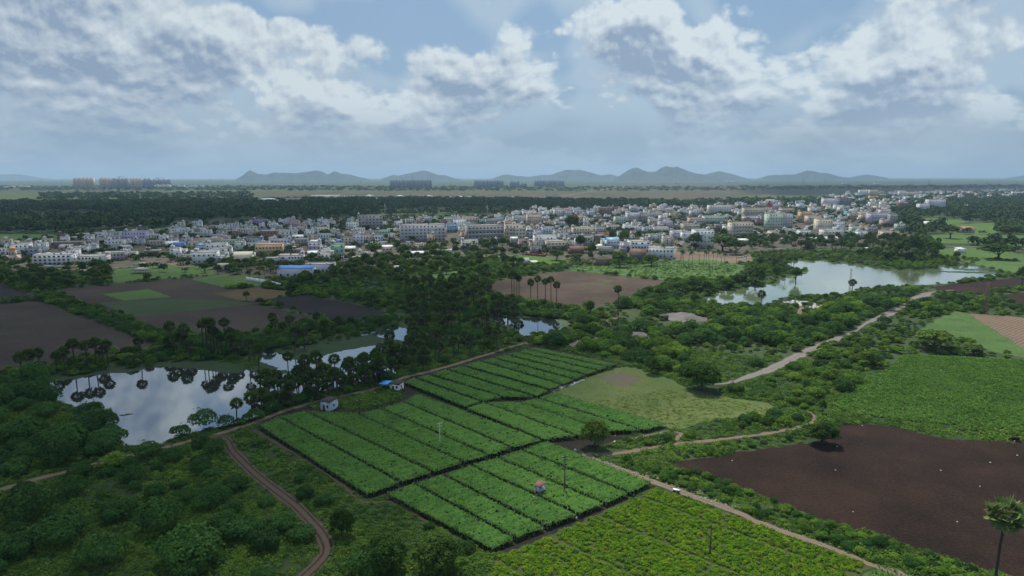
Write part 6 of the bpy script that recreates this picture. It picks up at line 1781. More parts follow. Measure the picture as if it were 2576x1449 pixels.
# mosque with an orange dome
ox, oy = TILES[1]; x, y = G(ox + 205 / 6, oy + 790 / 6)
root = ob('mosque', None, (x, y, 0), .2); tag(root, 'pinkish mosque tower with a ribbed orange dome at the left edge of town', 'mosque')
mp = wall_mat('peach'); mb = MB(); mb.box(-4.5, 4.5, -4.5, 4.5, -.3, 4.2); mb.box(-2.6, 2.6, -2.6, 2.6, 4.203, 8.5)
ob('wall', mb.build('wall', mp), parent=root)
mb = MB(); mb.box(-5, 5, -5, 5, 4.21, 4.5); mb.box(-3.1, 3.1, -3.1, 3.1, 8.503, 8.8); ob('roof', mb.build('roof', m_slab), parent=root)
mb = MB(); mb.lathe([(2.3, 8.81), (2.3, 9.5), (2.6, 9.9), (2.7, 10.5), (2.3, 11.5), (1.3, 12.3), (.3, 12.9), (.08, 13.6), (0, 13.9)], 16); ob('dome', mb.build('dome', plain_mat('orange_dome', (.62, .30, .10), .6)), parent=root)
for sx in (-1, 1):
    for sy in (-1, 1):
        mb = MB(); mb.lathe([(.45, 4.51), (.45, 6.3), (.6, 6.4), (.5, 6.9), (.1, 7.5), (0, 7.9)], 8, sx * 4.1, sy * 4.1); ob('minaret', mb.build('minaret', mp), parent=root)
me = window_mesh(1.0, 1.6)
for k in (-1.2, 1.2): ob('window', me, (k, -2.62, 5.6), parent=root)
for k in (-3, 0, 3): ob('window', me, (k, -4.52, 1.2), parent=root)
HOUSES.append((x, y, 7))

# temple spire
ox, oy = TILES[3]; x, y, z = pz(ox + 1765 / 6, oy + 510 / 6, oy + 268 / 6)
root = ob('temple_spire', None, (x, y, 0)); tag(root, 'slender white temple spire among the houses behind the long apartment block', 'temple')
mb = MB(); mb.box(-2.5, 2.5, -2.5, 2.5, -.3, z - 7); ob('wall', mb.build('wall', wall_mat('white')), parent=root)
mb = MB(); mb.lathe([(2.0, z - 6.99), (1.9, z - 5.5), (1.5, z - 4.5), (1.4, z - 3.5), (.8, z - 2), (.3, z - 1), (.1, z)], 8); ob('spire', mb.build('spire', wall_mat('white')), parent=root)

# open roof on columns, pavilion, compound walls
def canopy(t, x0, x1, yt, yb, label, d=9, mat=None, hip=False):
    ox, oy = TILES[t]; u0, u1 = ox + x0 / 6, ox + x1 / 6; x, y, z = pz((u0 + u1) / 2, oy + yb / 6, oy + yt / 6); w = (u1 - u0) * math.hypot(math.hypot(x, y), H) / F
    root = ob('pavilion', None, (x, y, 0), .1); tag(root, label, 'pavilion')
    if hip:
        mb = MB(); mb.quadmesh([[-w / 2, 0, z - 2], [w / 2, 0, z - 2], [w / 2, d, z - 2], [-w / 2, d, z - 2], [-w * .1, d / 2, z], [w * .1, d / 2, z]], [[0, 1, 5, 4], [2, 3, 4, 5], [3, 2, 1, 0]], [[1, 2, 5], [3, 0, 4]]); zt = z - 2
    else:
        mb = MB(); mb.box(-w / 2, w / 2, 0, d, z - .35, z); zt = z - .35
    ob('roof', mb.build('roof', mat or m_roof), parent=root)
    for i in range(4):
        for yy in (.5, d - .5):
            xx = -w / 2 + .5 + i * (w - 1) / 3; mb = MB(); mb.box(xx - .12, xx + .12, yy - .12, yy + .12, 0, zt); ob('column', mb.build('column', m_slab), parent=root)


canopy(1, 1090, 1370, 440, 500, 'wide flat white slab standing on columns behind the brick bays', mat=m_slab)
canopy(1, 1980, 2200, 905, 995, 'grey hipped pavilion on posts in the grass before the town', hip=True)
canopy(1, 1100, 1265, 388, 420, 'far white canopy roof in the field behind the town', mat=m_whitesheet)


def wall_line(pts, h, mat, label, name='compound_wall', th=.25, coping=True):
    P = GP(pts); root = ob(name, None, (*P[0], 0)); tag(root, label, 'wall')
    for a, b in zip(P[:-1], P[1:]):
        L = np.linalg.norm(b - a); n = max(1, int(L / 6)); ang = math.atan2(b[1] - a[1], b[0] - a[0])
        for i in range(n):
            c = a + (b - a) * (i + .5) / n - P[0]
            key = (name, round(L / n, 1), h)
            mb = MB(); mb.box(-L / n / 2 + .12, L / n / 2 - .12, -th / 2, th / 2, -.2, h); mb.box(-L / n / 2 - .05, -L / n / 2 + .12, -th / 2 - .08, th / 2 + .08, -.2, h + .12)
            ob('panel', mb.build('panel', mat), (*c, 0), ang, parent=root)
    return root


wall_line([(620, 706), (655, 712), (682, 717), (709, 724)], 2.9, wall_mat('white'), 'tall white compound wall at the corner of the ochre field')
wall_line([(335, 669), (367, 667)], 2.6, wall_mat('cream'), 'short cream wall right of the small white dome')
wall_line([(255, 681), (300, 676), (345, 672), (380, 670)], 1.2, wall_mat('beige'), 'low beige wall along the grass before the town')
wall_line([(1323, 642), (1370, 646), (1376, 640)], 2.2, plain_mat('brick_wall', (.26, .10, .075), .9), 'low red brick compound wall behind the bright paddy')
wall_line([(1325, 640), (1362, 632)], 2.4, wall_mat('cream'), 'cream compound wall above the red brick one')
wall_line([(112, 673), (140, 674), (170, 673)], 2.0, wall_mat('pale grey'), 'pale wall at the foot of the white school')
wall_line([(920, 712), (950, 718), (1002, 728)], 1.6, plain_mat('green_net', (.03, .14, .10), .8), 'green net fence at the edge of the dark grove', name='net_fence', th=.05)
wall_line([(1855, 650), (1880, 645)], 1.2, wall_mat('pale grey'), 'low pale wall on the bare ground by the coconut palms')

# hoardings
def hoarding(t, x0, x1, yt, yb, foot, label, mark):
    ox, oy = TILES[t]; u0, u1 = ox + x0 / 6, ox + x1 / 6; x, y, z = pz((u0 + u1) / 2, foot, oy + yt / 6); dd = math.hypot(math.hypot(x, y), H); w = (u1 - u0) * dd / F; h = (yb - yt) / 6 * dd / F
    root = ob('hoarding', None, (x, y, 0)); tag(root, label, 'hoarding')
    mb = MB(); mb.box(-w / 2, w / 2, -.15, .15, z - h, z); ob('panel', mb.build('panel', wall_mat('offwhite')), parent=root)
    for s in (-1, 1):
        mb = MB(); mb.box(s * w * .35 - .2, s * w * .35 + .2, .16, .56, 0, z - .2); ob('post', mb.build('post', m_frame), parent=root)
    if mark:       # red building-like emblem
        mb = MB(); c = z - h
        for (a, b, e, f) in ((-.36, .36, .04, .30), (-.30, .30, .30, .50), (-.20, .20, .50, .64), (-.10, .10, .64, .76)): mb.box(a * w, b * w, -.19, -.152, c + e * h, c + f * h)
        ob('emblem', mb.build('emblem', plain_mat('red_print', (.50, .05, .09), .6, .1)), parent=root)
        mb = MB(); mb.box(-.09 * w, .09 * w, -.20, -.192, c + .64 * h, c + .80 * h); ob('emblem_top', mb.build('emblem_top', plain_mat('dark_print', (.05, .04, .12), .6, .1)), parent=root)
    else:
        mb = MB()
        for k in range(3): mb.box((-.3 + .05 * k) * w, (.3 - .08 * k) * w, -.19, -.152, z - h * (.35 + .2 * k) - .25, z - h * (.35 + .2 * k) + .25)
        ob('faded_print', mb.build('faded_print', plain_mat('faded_red', (.50, .32, .30), .7)), parent=root)


hoarding(5, 1250, 1360, 190, 300, 533, 'large hoarding with a red emblem rising above the back of the town', True)
hoarding(4, 2310, 2430, 160, 230, 553, 'faded whitish hoarding on posts above the ochre house', False)

# filler houses: the rest of the town
pal = ['white', 'white', 'white', 'offwhite', 'offwhite', 'cream', 'beige', 'pale lilac', 'pale blue', 'pale green', 'pink', 'grey', 'pale grey', 'pale grey', 'pale lilac', 'peach', 'offwhite', 'brown']
land = [(150, 655, 'the white school'), (30, 645, 'the domed mosque'), (340, 600, 'the tall lilac house'), (500, 610, 'the broad white house'), (670, 640, 'the orange building'), (690, 600, 'the red brick house'), (835, 640, 'the mint-green house'),
        (940, 575, 'the grey unfinished block'), (1065, 605, 'the long apartment block'), (1220, 600, 'the wide grey block'), (1150, 572, 'the temple spire'), (1300, 605, 'the cream apartment block'), (1370, 620, 'the stepped white house'),
        (1470, 595, 'the long cream building'), (1450, 565, 'the pink-domed house'), (1560, 565, 'the sea-green house'), (1615, 630, 'the ribbon-windowed house'), (1520, 545, 'the brown unfinished block'), (1680, 575, 'the bright lilac house'), (1770, 620, 'the white lane house'),
        (1870, 600, 'the cream rounded block'), (1950, 580, 'the tall green tower'), (2080, 590, 'the narrow cream house'), (1820, 535, 'the long off-white building'), (1900, 545, 'the wide beige building'), (1935, 515, 'the red-marked hoarding'), (2125, 525, 'the dark unfinished block'),
        (2220, 560, 'the wide lilac block'), (2350, 525, 'the stepped lilac building'), (2185, 488, 'the far white tower')]
LP = np.array([G(a, b) for a, b, c in land])
rf = np.random.default_rng(99); hp = [(a, b, c) for a, b, c in HOUSES]; cnt = 0; seen = {}
mats_mini = [wall_mat(c) for c in dict.fromkeys(pal)] + [m_roof, m_slab, m_glass, m_tank, m_tile, m_whitesheet]
names_mini = list(dict.fromkeys(pal)); NM = len(names_mini); MINI = MB(); MINI_N = 0


def mini_house(x, y, w, d, h, st, col, rz):
    """one of the many small far houses: walls, floor band, parapet roof, windows, stair room and tank in the joined town"""
    global MINI_N
    MINI_N += 1
    c, s = math.cos(rz), math.sin(rz); k0 = len(MINI.V); ci = names_mini.index(col)
    MINI.box(-w / 2, w / 2, 0, d, -.3, h, ci); MINI.box(-w / 2 - .25, w / 2 + .25, -.25, d + .25, h + .003, h + .15, NM + (1 if rf.uniform() < .4 else 0))
    for (a, b, e, f) in ((-w / 2, w / 2, 0, .16), (-w / 2, w / 2, d - .16, d), (-w / 2, -w / 2 + .16, .163, d - .163), (w / 2 - .16, w / 2, .163, d - .163)): MINI.box(a, b, e, f, h + .153, h + .8, ci)
    if st > 1 or rf.uniform() < .4:
        q = rf.choice([-1, 1]) * w * .28; MINI.box(q - w * .17, q + w * .17, d * .5, d * .9, h + .153, h + 2.5, ci); MINI.box(q - w * .2, q + w * .2, d * .47, d * .93, h + 2.503, h + 2.64, NM + 1)
        if rf.uniform() < .6: MINI.lathe([(0, h + 3.9), (.6, h + 3.6), (.62, h + 2.643)], 7, q, d * .7, NM + 3)
    sh = h / st
    for k in range(st):
        if k: MINI.box(-w / 2 - .5, w / 2 + .1, -.6, -.003, k * sh - .1, k * sh + .08, NM + 1)
        n = max(2, int(w / 3))
        for j in range(n):
            if rf.uniform() < .2: continue
            xx = -w / 2 + (j + .5) * w / n; ww = rf.choice([.5, .7, 1.0]); MINI.box(xx - ww, xx + ww, -.03, -.002, k * sh + sh * .3, k * sh + sh * .72, NM + 2)
        for sx in (-1, 1): MINI.box(sx * (w / 2 + .002), sx * (w / 2 + .03), d * .3, d * .3 + 1.4, k * sh + sh * .3, k * sh + sh * .7, NM + 2)
    for q in range(k0, len(MINI.V)):
        V = MINI.V[q]; X2 = V[:, 0] * c - V[:, 1] * s + x; Y2 = V[:, 0] * s + V[:, 1] * c + y; MINI.V[q] = np.column_stack([X2, Y2, V[:, 2]])


cand = []
regions = [([(0, 618), (150, 606), (300, 596), (450, 574), (640, 566), (860, 560), (870, 640), (780, 668), (640, 672), (560, 664), (430, 662), (300, 668), (150, 660), (0, 664)], 170, 0),
           ([(870, 556), (1240, 552), (1290, 536), (1300, 632), (1240, 628), (1150, 612), (1100, 620), (1030, 648), (880, 664)], 70, 0),
           ([(1290, 535), (1750, 522), (1760, 625), (1700, 632), (1640, 640), (1430, 645), (1300, 635)], 190, 0), ([(1750, 522), (2050, 512), (2250, 520), (2240, 565), (2190, 600), (2000, 612), (1900, 606), (1760, 606)], 180, 0),
           ([(2050, 498), (2160, 486), (2576, 479), (2650, 480), (2640, 494), (2400, 512), (2230, 522), (2100, 513)], 230, 1)]
for poly, n, far in regions:
    P = scatter(poly, .02 if not far else .004, rf, clear=False); k = 0
    for p in P:
        if k >= n: break
        if any(abs(p[0] - a) < (6.5 if not far else 9) + c * .62 and abs(p[1] + 4 - b - 4) < 6.5 + c * .62 for a, b, c in hp): continue
        w = rf.uniform(7, 13); dp = rf.uniform(7, 11); hp.append((p[0], p[1], max(w, dp) * .5)); cand.append((p[0], p[1], w, dp, math.hypot(*p) > 1300)); k += 1
cand.sort(key=lambda q: math.hypot(q[0], q[1]))
for ci_, (px_, py_, w, dp, far) in enumerate(cand):
    p = np.array([px_, py_]); st = int(rf.choice([1, 1, 2, 2, 3])); col = str(rf.choice(pal)); rz = rf.choice([.2, .2, .25, -1.3]) + rf.normal(0, .06)
    if far: w *= 1.35; st = min(4, st + int(rf.uniform() < .5))
    if ci_ >= 115: mini_house(px_, py_, w, dp, 3.1 * st, st, col, rz); continue
    li = int(np.argmin(((LP - p) ** 2).sum(1))); L0 = LP[li]; dx_, dy_ = p - L0
    rel = ('behind' if dy_ > 0 else 'before') if abs(dy_) > abs(dx_) * 1.2 else ('right of' if dx_ > 0 else 'left of')
    rt = 'flat'; rm = None; rw = 'flat-roofed'; q = rf.uniform()
    if st == 1 and q < .35: rt = 'gable'; rm = [m_tile, m_whitesheet, m_roof][int(rf.integers(0, 3))]; rw = 'gabled'
    elif st == 1 and q < .5: rt = 'shed'; rm = [m_whitesheet, m_bluesheet, m_lightblue][int(rf.integers(0, 3))]; rw = 'sheet-roofed'
    tn = int(rf.integers(0, 3)); sr = bool(rf.uniform() < .6); bal = [False, False, 'half', 'full'][int(rf.integers(0, 4))] if st > 1 else False
    num = {1: 'low', 2: 'two-storey', 3: 'three-storey'}[st]
    ext = ' with balconies' if bal else (' with a stair room' if sr and rt == 'flat' and st > 1 else (' with no tank' if tn == 0 and rt == 'flat' else ''))
    key = f'{num} {col} {rw} house{ext} {rel} {land[li][2]}'; lb = key
    if key in seen: lb = f'{"smaller" if w < seen[key] else "wider"} {key}'
    seen.setdefault(key, w)
    house(p[0], p[1], w, dp, 3.1 * st, st, col, rz, lb, roof=rt, roofmat=rm, tanks=tn, stair=sr, balcony=bal, detail=1, group='houses of the town'); cnt += 1
tag(ob('far_houses', MINI.build('far_houses', mats_mini)), 'the many small far houses filling the town', kind='stuff')
print('filler houses', cnt, 'all', len(HOUSES))

# villa colony and pavilions beyond the dark wood
k = 0
for u0, u1, v0, v1, n in ((795, 950, 498, 504, 34), (1044, 1194, 499, 506, 34), (690, 780, 500, 508, 5), (1290, 1310, 500, 503, 3)):
    for i in range(n):
        u = u0 + (u1 - u0) * (i + .5) / n + rf.uniform(-2, 2); v = rf.uniform(v0, v1); x, y = G(u, v)
        house(x, y, rf.uniform(11, 17), 10, rf.uniform(5, 8), 2, 'white' if rf.uniform() < .7 else 'offwhite', .1, 'small white villa in the colony beyond the dark wood', tanks=0, stair=True, detail=0, group='villas beyond the dark wood', name='villa', cat='villa')
for u, v, lb in ((928, 496, 'leftmost broad pyramid-roofed pavilion beyond the wood'), (1005, 497, 'second pyramid-roofed pavilion from the left beyond the wood'), (1080, 498, 'third pyramid-roofed pavilion from the left beyond the wood'), (1126, 502, 'lower pyramid-roofed pavilion among the white villas'), (1156, 499, 'rightmost pyramid-roofed pavilion beyond the wood')):
    x, y = G(u, v); house(x, y, 30, 24, 5, 1, 'offwhite', .1, lb, roof='hip', roofmat=m_whitesheet, detail=0, cat='pavilion')
x, y = G(672, 512); house(x, y, 62, 40, 11, 1, 'pale blue', .15, 'big warehouse with a pale arched roof beyond the wood', roof='hip', roofmat=m_whitesheet, detail=0, cat='warehouse')
x, y = G(646, 512); house(x, y, 34, 24, 6, 1, 'offwhite', .15, 'smaller white shed left of the big warehouse', roof='gable', roofmat=m_whitesheet, detail=0, cat='warehouse')
x, y = G(732, 511); house(x, y, 50, 26, 14, 3, 'cream', .1, 'cream three-storey villa right of the big warehouse', tanks=1, detail=1)
x, y = G(818, 499); house(x, y, 100, 40, 8, 1, 'dark grey', .1, 'long dark-roofed hall left of the villa colony', roof='gable', roofmat=m_roof, detail=0, cat='hall')
x, y = G(545, 517); house(x, y, 45, 16, 4, 1, 'offwhite', .1, 'low white farm shed alone in the dark wood at the left', roof='gable', roofmat=m_whitesheet, detail=0, cat='shed')
x, y = G(1387, 502); house(x, y, 40, 20, 13, 3, 'grey', .1, 'lone grey block at the edge of the dry plain', tanks=0, detail=1)
for k_, (u, v, w) in enumerate([(20, 474, 60), (40, 472, 50), (60, 473, 50), (350, 0, 0)][:3]):
    x, y = G(u, v); house(x, y, w, 30, 14, 3, 'peach', .1, 'hazy peach building at the far left of the plain', tanks=0, stair=False, detail=0, group='hazy buildings at the far left', name='block', cat='building')
for u, v, w in ((455, 473, 40), (470, 474, 46), (485, 472, 40), (500, 473, 50), (700, 469, 60), (722, 470, 60), (750, 470, 60), (770, 470, 50), (800, 468, 50), (820, 469, 60), (1705, 462, 60), (1840, 460, 90), (1850, 459, 60), (2130, 466, 60), (2210, 465, 60)):
    x, y = G(u, v); house(x, y, w, 26, rf.uniform(12, 20), 4, 'pale grey', .1, 'hazy low block far out on the plain', tanks=0, stair=False, detail=0, group='hazy low blocks on the plain', name='block', cat='building')


# distant apartment towers
def tower(u, vb, vt, wpx, n, col, label, gap=.0):
    x, y, z = pz(u, vb, vt); dd = math.hypot(x, y); w = wpx * dd / F
    root = ob('apartment_tower', None, (x, y, 0), .12); tag(root, label, 'apartment tower')
    bw = w / n
    for i in range(n):        # a slab of bays, every other bay set back
        hh = z * rf.uniform(.93, 1.0); y0 = 0 if i % 2 == 0 else 4; mb = MB(); mb.box(-w / 2 + i * bw + .05, -w / 2 + (i + 1) * bw - .05, y0, 28, 0, hh)
        mb.box(-w / 2 + (i + .3) * bw, -w / 2 + (i + .7) * bw, 10, 18, hh, hh + 4)
        ob('bay', mb.build('bay', wall_mat(col)), parent=root)
        mb = MB(); nf = max(4, int(hh / 6.5))
        for f in range(nf): mb.box(-w / 2 + (i + .35) * bw, -w / 2 + (i + .65) * bw, y0 - .35, y0 - .01, hh * (f + .35) / nf, hh * (f + .65) / nf)
        tag(ob('window', mb.build('window', m_glass), parent=root), kind='stuff')
    return root


tower(210, 474, 447, 40, 5, 'peach', 'leftmost peach apartment tower on the hazy plain')
tower(270, 474, 448, 30, 4, 'peach', 'peach apartment tower left of the grey one')
tower(303, 474, 449, 32, 4, 'grey', 'grey apartment tower under construction with a crane')
tower(340, 473, 449, 27, 4, 'peach', 'peach apartment tower right of the crane')
tower(370, 470, 448, 16, 2, 'pale grey', 'slim grey tower behind the wide unfinished block')
tower(394, 474, 452, 60, 6, 'blue-grey', 'wide dark unfinished block with a crane')
tower(408, 475, 465, 32, 3, 'cream', 'low cream block before the wide unfinished one')
tower(1012, 473, 453, 60, 9, 'blue-grey', 'left half of the large dark apartment row on the plain')
tower(1060, 473, 452, 52, 8, 'blue-grey', 'right half of the large dark apartment row on the plain')
tower(1230, 470, 454, 74, 12, 'blue-grey', 'long hazy apartment row in the middle of the plain')
tower(1295, 470, 456, 24, 4, 'blue-grey', 'short hazy apartment block right of the long row'); tower(1318, 470, 461, 16, 3, 'blue-grey', 'low end block of the long hazy row')
tower(1382, 469, 454, 76, 11, 'blue-grey', 'right-hand hazy apartment row on the plain'); tower(1352, 469, 461, 18, 3, 'blue-grey', 'low block at the left end of the right-hand row')


def crane(u, vb, vt, jib, label):
    x, y, z = pz(u, vb, vt); root = ob('tower_crane', None, (x, y, 0), .4); tag(root, label, 'crane')
    for nm, b in (('mast', (-.9, .9, -.9, .9, 0, z)), ('jib', (-jib * .3, jib, -.7, .7, z - 6, z - 4.2)), ('counterweight', (-jib * .3 - 2, -jib * .3 + 3, -1.4, 1.4, z - 10, z - 6.1)), ('cab', (1, 3.4, -1, 1, z - 10, z - 6.1))):
        ob(nm, MB().box(*b).build(nm, plain_mat('crane_paint', (.25, .17, .10), .6) if nm == 'mast' else m_rust), parent=root)


crane(303, 471, 443, 38, 'tower crane above the grey apartment tower'); crane(400, 472, 446, 40, 'tower crane on the wide unfinished block')


# masts and pylons
def lattice(name, x, y, h, w0, w1, mat, label, cat, arms=(), rad=.12, dishes=0):
    root = ob(name, None, (x, y, 0), .3); tag(root, label, cat); mb = MB(); n = 8
    for a in range(4):
        sx, sy = ((1, 1), (-1, 1), (-1, -1), (1, -1))[a]; sx2, sy2 = ((1, 1), (-1, 1), (-1, -1), (1, -1))[(a + 1) % 4]
        mb.tube([[sx * w0 / 2, sy * w0 / 2, 0], [sx * w1 / 2, sy * w1 / 2, h]], [rad, rad], 4)
        for i in range(n):
            t0, t1 = i / n, (i + 1) / n; A = w0 + (w1 - w0) * t0; B_ = w0 + (w1 - w0) * t1
            mb.tube([[sx * A / 2, sy * A / 2, h * t0], [sx2 * B_ / 2, sy2 * B_ / 2, h * t1]], [rad * .6, rad * .6], 3)
    ob('mast', mb.build('mast', mat), parent=root)
    for z, l in arms: ob('arm', MB().tube([[-l, 0, z], [0, 0, z + l * .12], [l, 0, z]], [rad, rad * 1.6, rad], 4).build('arm', mat), parent=root)
    for i in range(dishes):
        a = i * 2.1; ob('antenna', MB().box(math.cos(a) * 1.2 - .3, math.cos(a) * 1.2 + .3, math.sin(a) * 1.2 - .3, math.sin(a) * 1.2 + .3, h * (.72 + .08 * i), h * (.72 + .08 * i) + 2.2).build('antenna', m_tank), parent=root)


m_steel = plain_mat('galvanised_steel', (.22, .23, .25), .6, .3); m_darksteel = plain_mat('dark_steel', (.06, .055, .055), .7)
x, y, z = pz(970, 561, 512); lattice('telecom_mast', x, y, z, 3.2, 1.2, m_steel, 'grey telecom mast behind the unfinished block', 'mast', dishes=3, rad=.14)
x, y, z = pz(1226, 556, 516); lattice('telecom_mast', x, y, z, 1.0, .8, m_steel, 'slim telecom mast with white antennas behind the town', 'mast', dishes=3, rad=.16)
x, y, z = pz(2137, 738, 675); lattice('lattice_mast', x, y, z, .9, .7, plain_mat('red_white_paint', (.38, .20, .18), .6), 'red and white lattice mast on the near lake shore', 'mast', rad=.09)
x, y, z = pz(2479, 790, 708); lattice('lattice_mast', x, y, z, 1.6, .9, m_rust, 'rusty brown lattice mast at the right edge of the scrub', 'mast', arms=((z - 1.5, 1.8),), rad=.10)
for k_, (u, vb, vt) in enumerate([(158, 472, 452), (105, 473, 452), (560, 470, 449), (530, 470, 450), (735, 468, 450), (908, 470, 452), (1590, 466, 450), (1700, 468, 452), (1810, 466, 450), (1930, 480, 462), (2020, 478, 450), (1985, 470, 452), (2075, 472, 453), (2335, 478, 452), (2560, 470, 454), (2480, 480, 456)]):
    x, y, z = pz(u, vb, vt); lattice('power_pylon', x, y, min(z, 60), 9, 1.6, m_steel, 'hazy power pylon on the far plain', 'pylon', arms=((min(z, 60) * .95, 8), (min(z, 60) * .8, 10)), rad=.28)
for o in COL.objects:
    if o.name.startswith('power_pylon'): o['group'] = 'power pylons on the plain'

# utility poles in the fields
def pole(u, vb, vt, label, mat, arm=True):
    x, y, z = pz(u, vb, vt); root = ob('utility_pole', None, (x, y, 0), .5); tag(root, label, 'utility pole')
    ob('shaft', MB().tube([[0, 0, -.3], [0, 0, z]], [.16, .10], 8).build('shaft', mat), parent=root)
    if arm:
        for i in range(2): ob('crossarm', MB().box(-.75, .75, -.06, .06, z - .5 - .7 * i, z - .36 - .7 * i).build('crossarm', mat), parent=root)
        for sx in (-.6, .6): ob('insulator', MB().lathe([(.05, z - .36), (.09, z - .28), (.05, z - .16), (0, z - .14)], 6, sx, 0).build('insulator', m_tank), parent=root)


m_conc = plain_mat('pole_concrete', (.42, .43, .44), .8); m_dpole = plain_mat('tarred_pole', (.045, .04, .036), .9)
pole(1107, 1126, 1062, 'pale concrete utility pole among the left trellis beds', m_conc); pole(1420, 1246, 1145, 'dark utility pole beside the rusty-roofed hut', m_dpole); pole(905, 1052, 1004, 'dark utility pole near the pump house', m_dpole)
pole(1786, 1395, 1320, 'thin grey pole standing in the yellow-green crop', m_dpole, False); pole(1599, 691, 671, 'pole in the green field behind the brown one', m_dpole); pole(1315, 655, 636, 'pole beside the bright paddy', m_dpole)
pole(1353, 838, 806, 'pole beside the small algae pond', m_dpole, False); pole(2487, 612, 588, 'pole between the right paddies', m_dpole)

# ---- near sheds
def near_hut(u, v, w, d, h, rz, label, wallm, roofm, name='pump_house', over=.35, slope=.25, door=True, cat='hut'):
    x, y = G(u, v); root = ob(name, None, (x, y, 0), rz); tag(root, label, cat)
    mb = MB(); t = .2
    V = [[-w / 2, 0, -.2], [w / 2, 0, -.2], [w / 2, d, -.2], [-w / 2, d, -.2], [-w / 2, 0, h], [w / 2, 0, h], [w / 2, d, h + slope], [-w / 2, d, h + slope]]
    mb.quadmesh(V, [[0, 1, 5, 4], [1, 2, 6, 5], [2, 3, 7, 6], [3, 0, 4, 7], [4, 5, 6, 7]]); ob('wall', mb.build('wall', wallm), parent=root)
    mb = MB(); o = over; s = slope / d
    V = [[-w / 2 - o, -o, h + .01 - s * o], [w / 2 + o, -o, h + .01 - s * o], [w / 2 + o, d + o, h + .01 + s * (d + o)], [-w / 2 - o, d + o, h + .01 + s * (d + o)]]; V += [[a, b, c + .14] for a, b, c in V]
    mb.quadmesh(V, [[3, 2, 1, 0], [4, 5, 6, 7], [0, 1, 5, 4], [1, 2, 6, 5], [2, 3, 7, 6], [3, 0, 4, 7]])
    ob('roof', mb.build('roof', roofm), parent=root)
    if door:
        mb = MB(); mb.box(-.45, .45, -.05, .03, 0, 1.9); ob('door', mb.build('door', DM), (-w * .12, 0, 0), parent=root)
        ob('window', window_mesh(.7, .8), (w * .28, -.01, 1.1), parent=root); ob('window', window_mesh(.6, .8), (w / 2 + .01, d * .5, 1.1), math.pi / 2, parent=root)
    return root


m_wash = plain_mat('blue_whitewash', (.46, .52, .64), .85, .5, .8)
near_hut(818, 1033, 3.7, 4.2, 3.0, -.45, 'whitewashed pump house with a dark flat roof beside the pond track', m_wash, plain_mat('sooty_roof', (.05, .048, .046), .9))
g0 = near_hut(992, 984, 3.6, 3.6, 2.5, -.35, 'white shed with a lean-to of bright blue sheet at the trellis corner', wall_mat('white'), plain_mat('sooty_roof2', (.05, .045, .042), .9), name='shed', cat='shed')
mb = MB(); V = [[-6.2, -.4, 2.0], [-1.7, -.4, 2.35], [-1.7, 3.4, 2.65], [-6.2, 3.4, 2.3]]; V += [[a, b, c + .06] for a, b, c in V]
mb.quadmesh(V, [[3, 2, 1, 0], [4, 5, 6, 7], [0, 1, 5, 4], [1, 2, 6, 5], [2, 3, 7, 6], [3, 0, 4, 7]]); ob('lean_to_roof', mb.build('lean_to_roof', plain_mat('bright_blue_sheet', (.05, .30, .75), .5, .1)), parent=g0)
for a, b in ((-6, -.2), (-6, 3.2), (-3.8, -.2)): ob('post', MB().box(a - .07, a + .07, b - .07, b + .07, 0, 2.05).build('post', m_bark), parent=g0)
h0 = near_hut(1352, 1251, 1.7, 2.0, 2.7, -.62, 'small grey hut with a rusty tin roof standing in the trellis', plain_mat('grey_blue_plaster', (.30, .34, .42), .85, .5, 1.2), m_rust, name='hut', over=.22, slope=.45, door=False)
ob('doorway', MB().box(-.34, .34, -.04, .03, 0, 1.45).build('doorway', m_glass), (-.15, 0, 0), parent=h0)
ob('step', MB().box(-.9, .9, -.8, -.05, 0, .25).build('step', m_slab), parent=h0)
near_hut(1672, 806, 4, 3, 2.2, .1, 'dark tumbledown hut at the end of the gravel heap', m_bark, m_thatchroof, name='hut', door=False)

# litter: cart, bags, stones
x, y = G(1701, 1238); root = ob('handcart', None, (x, y, 0), -.5); tag(root, 'small white-topped cart left on the littered path', 'cart'); root.scale = (.8, .8, .8)
ob('bed', MB().box(-1.0, 1.0, -.55, .55, .75, .9).build('bed', m_whitesheet), parent=root); ob('frame', MB().box(-.9, .9, -.45, .45, .5, .74).build('frame', m_darksteel), parent=root)
for sx in (-.6, .6):
    for sy in (-.5, .5):
        wl = MB().tube([[sx, sy - .05, .3], [sx, sy + .05, .3]], [.3, .3], 10).build('wheel', m_darksteel); ob('wheel', wl, parent=root)


def lump(seed, s):
    r = np.random.default_rng(seed); bm = []
    t = (1 + 5 ** .5) / 2; V = np.array([[-1, t, 0], [1, t, 0], [-1, -t, 0], [1, -t, 0], [0, -1, t], [0, 1, t], [0, -1, -t], [0, 1, -t], [t, 0, -1], [t, 0, 1], [-t, 0, -1], [-t, 0, 1]]) / 1.9
    T = [[0, 11, 5], [0, 5, 1], [0, 1, 7], [0, 7, 10], [0, 10, 11], [1, 5, 9], [5, 11, 4], [11, 10, 2], [10, 7, 6], [7, 1, 8], [3, 9, 4], [3, 4, 2], [3, 2, 6], [3, 6, 8], [3, 8, 9], [4, 9, 5], [2, 4, 11], [6, 2, 10], [8, 6, 7], [9, 8, 1]]
    V = V * r.uniform(.7, 1.2, (12, 1)) * np.array([1, .7, .5]) * s; V[:, 2] += .3 * s
    return V, np.array(T)


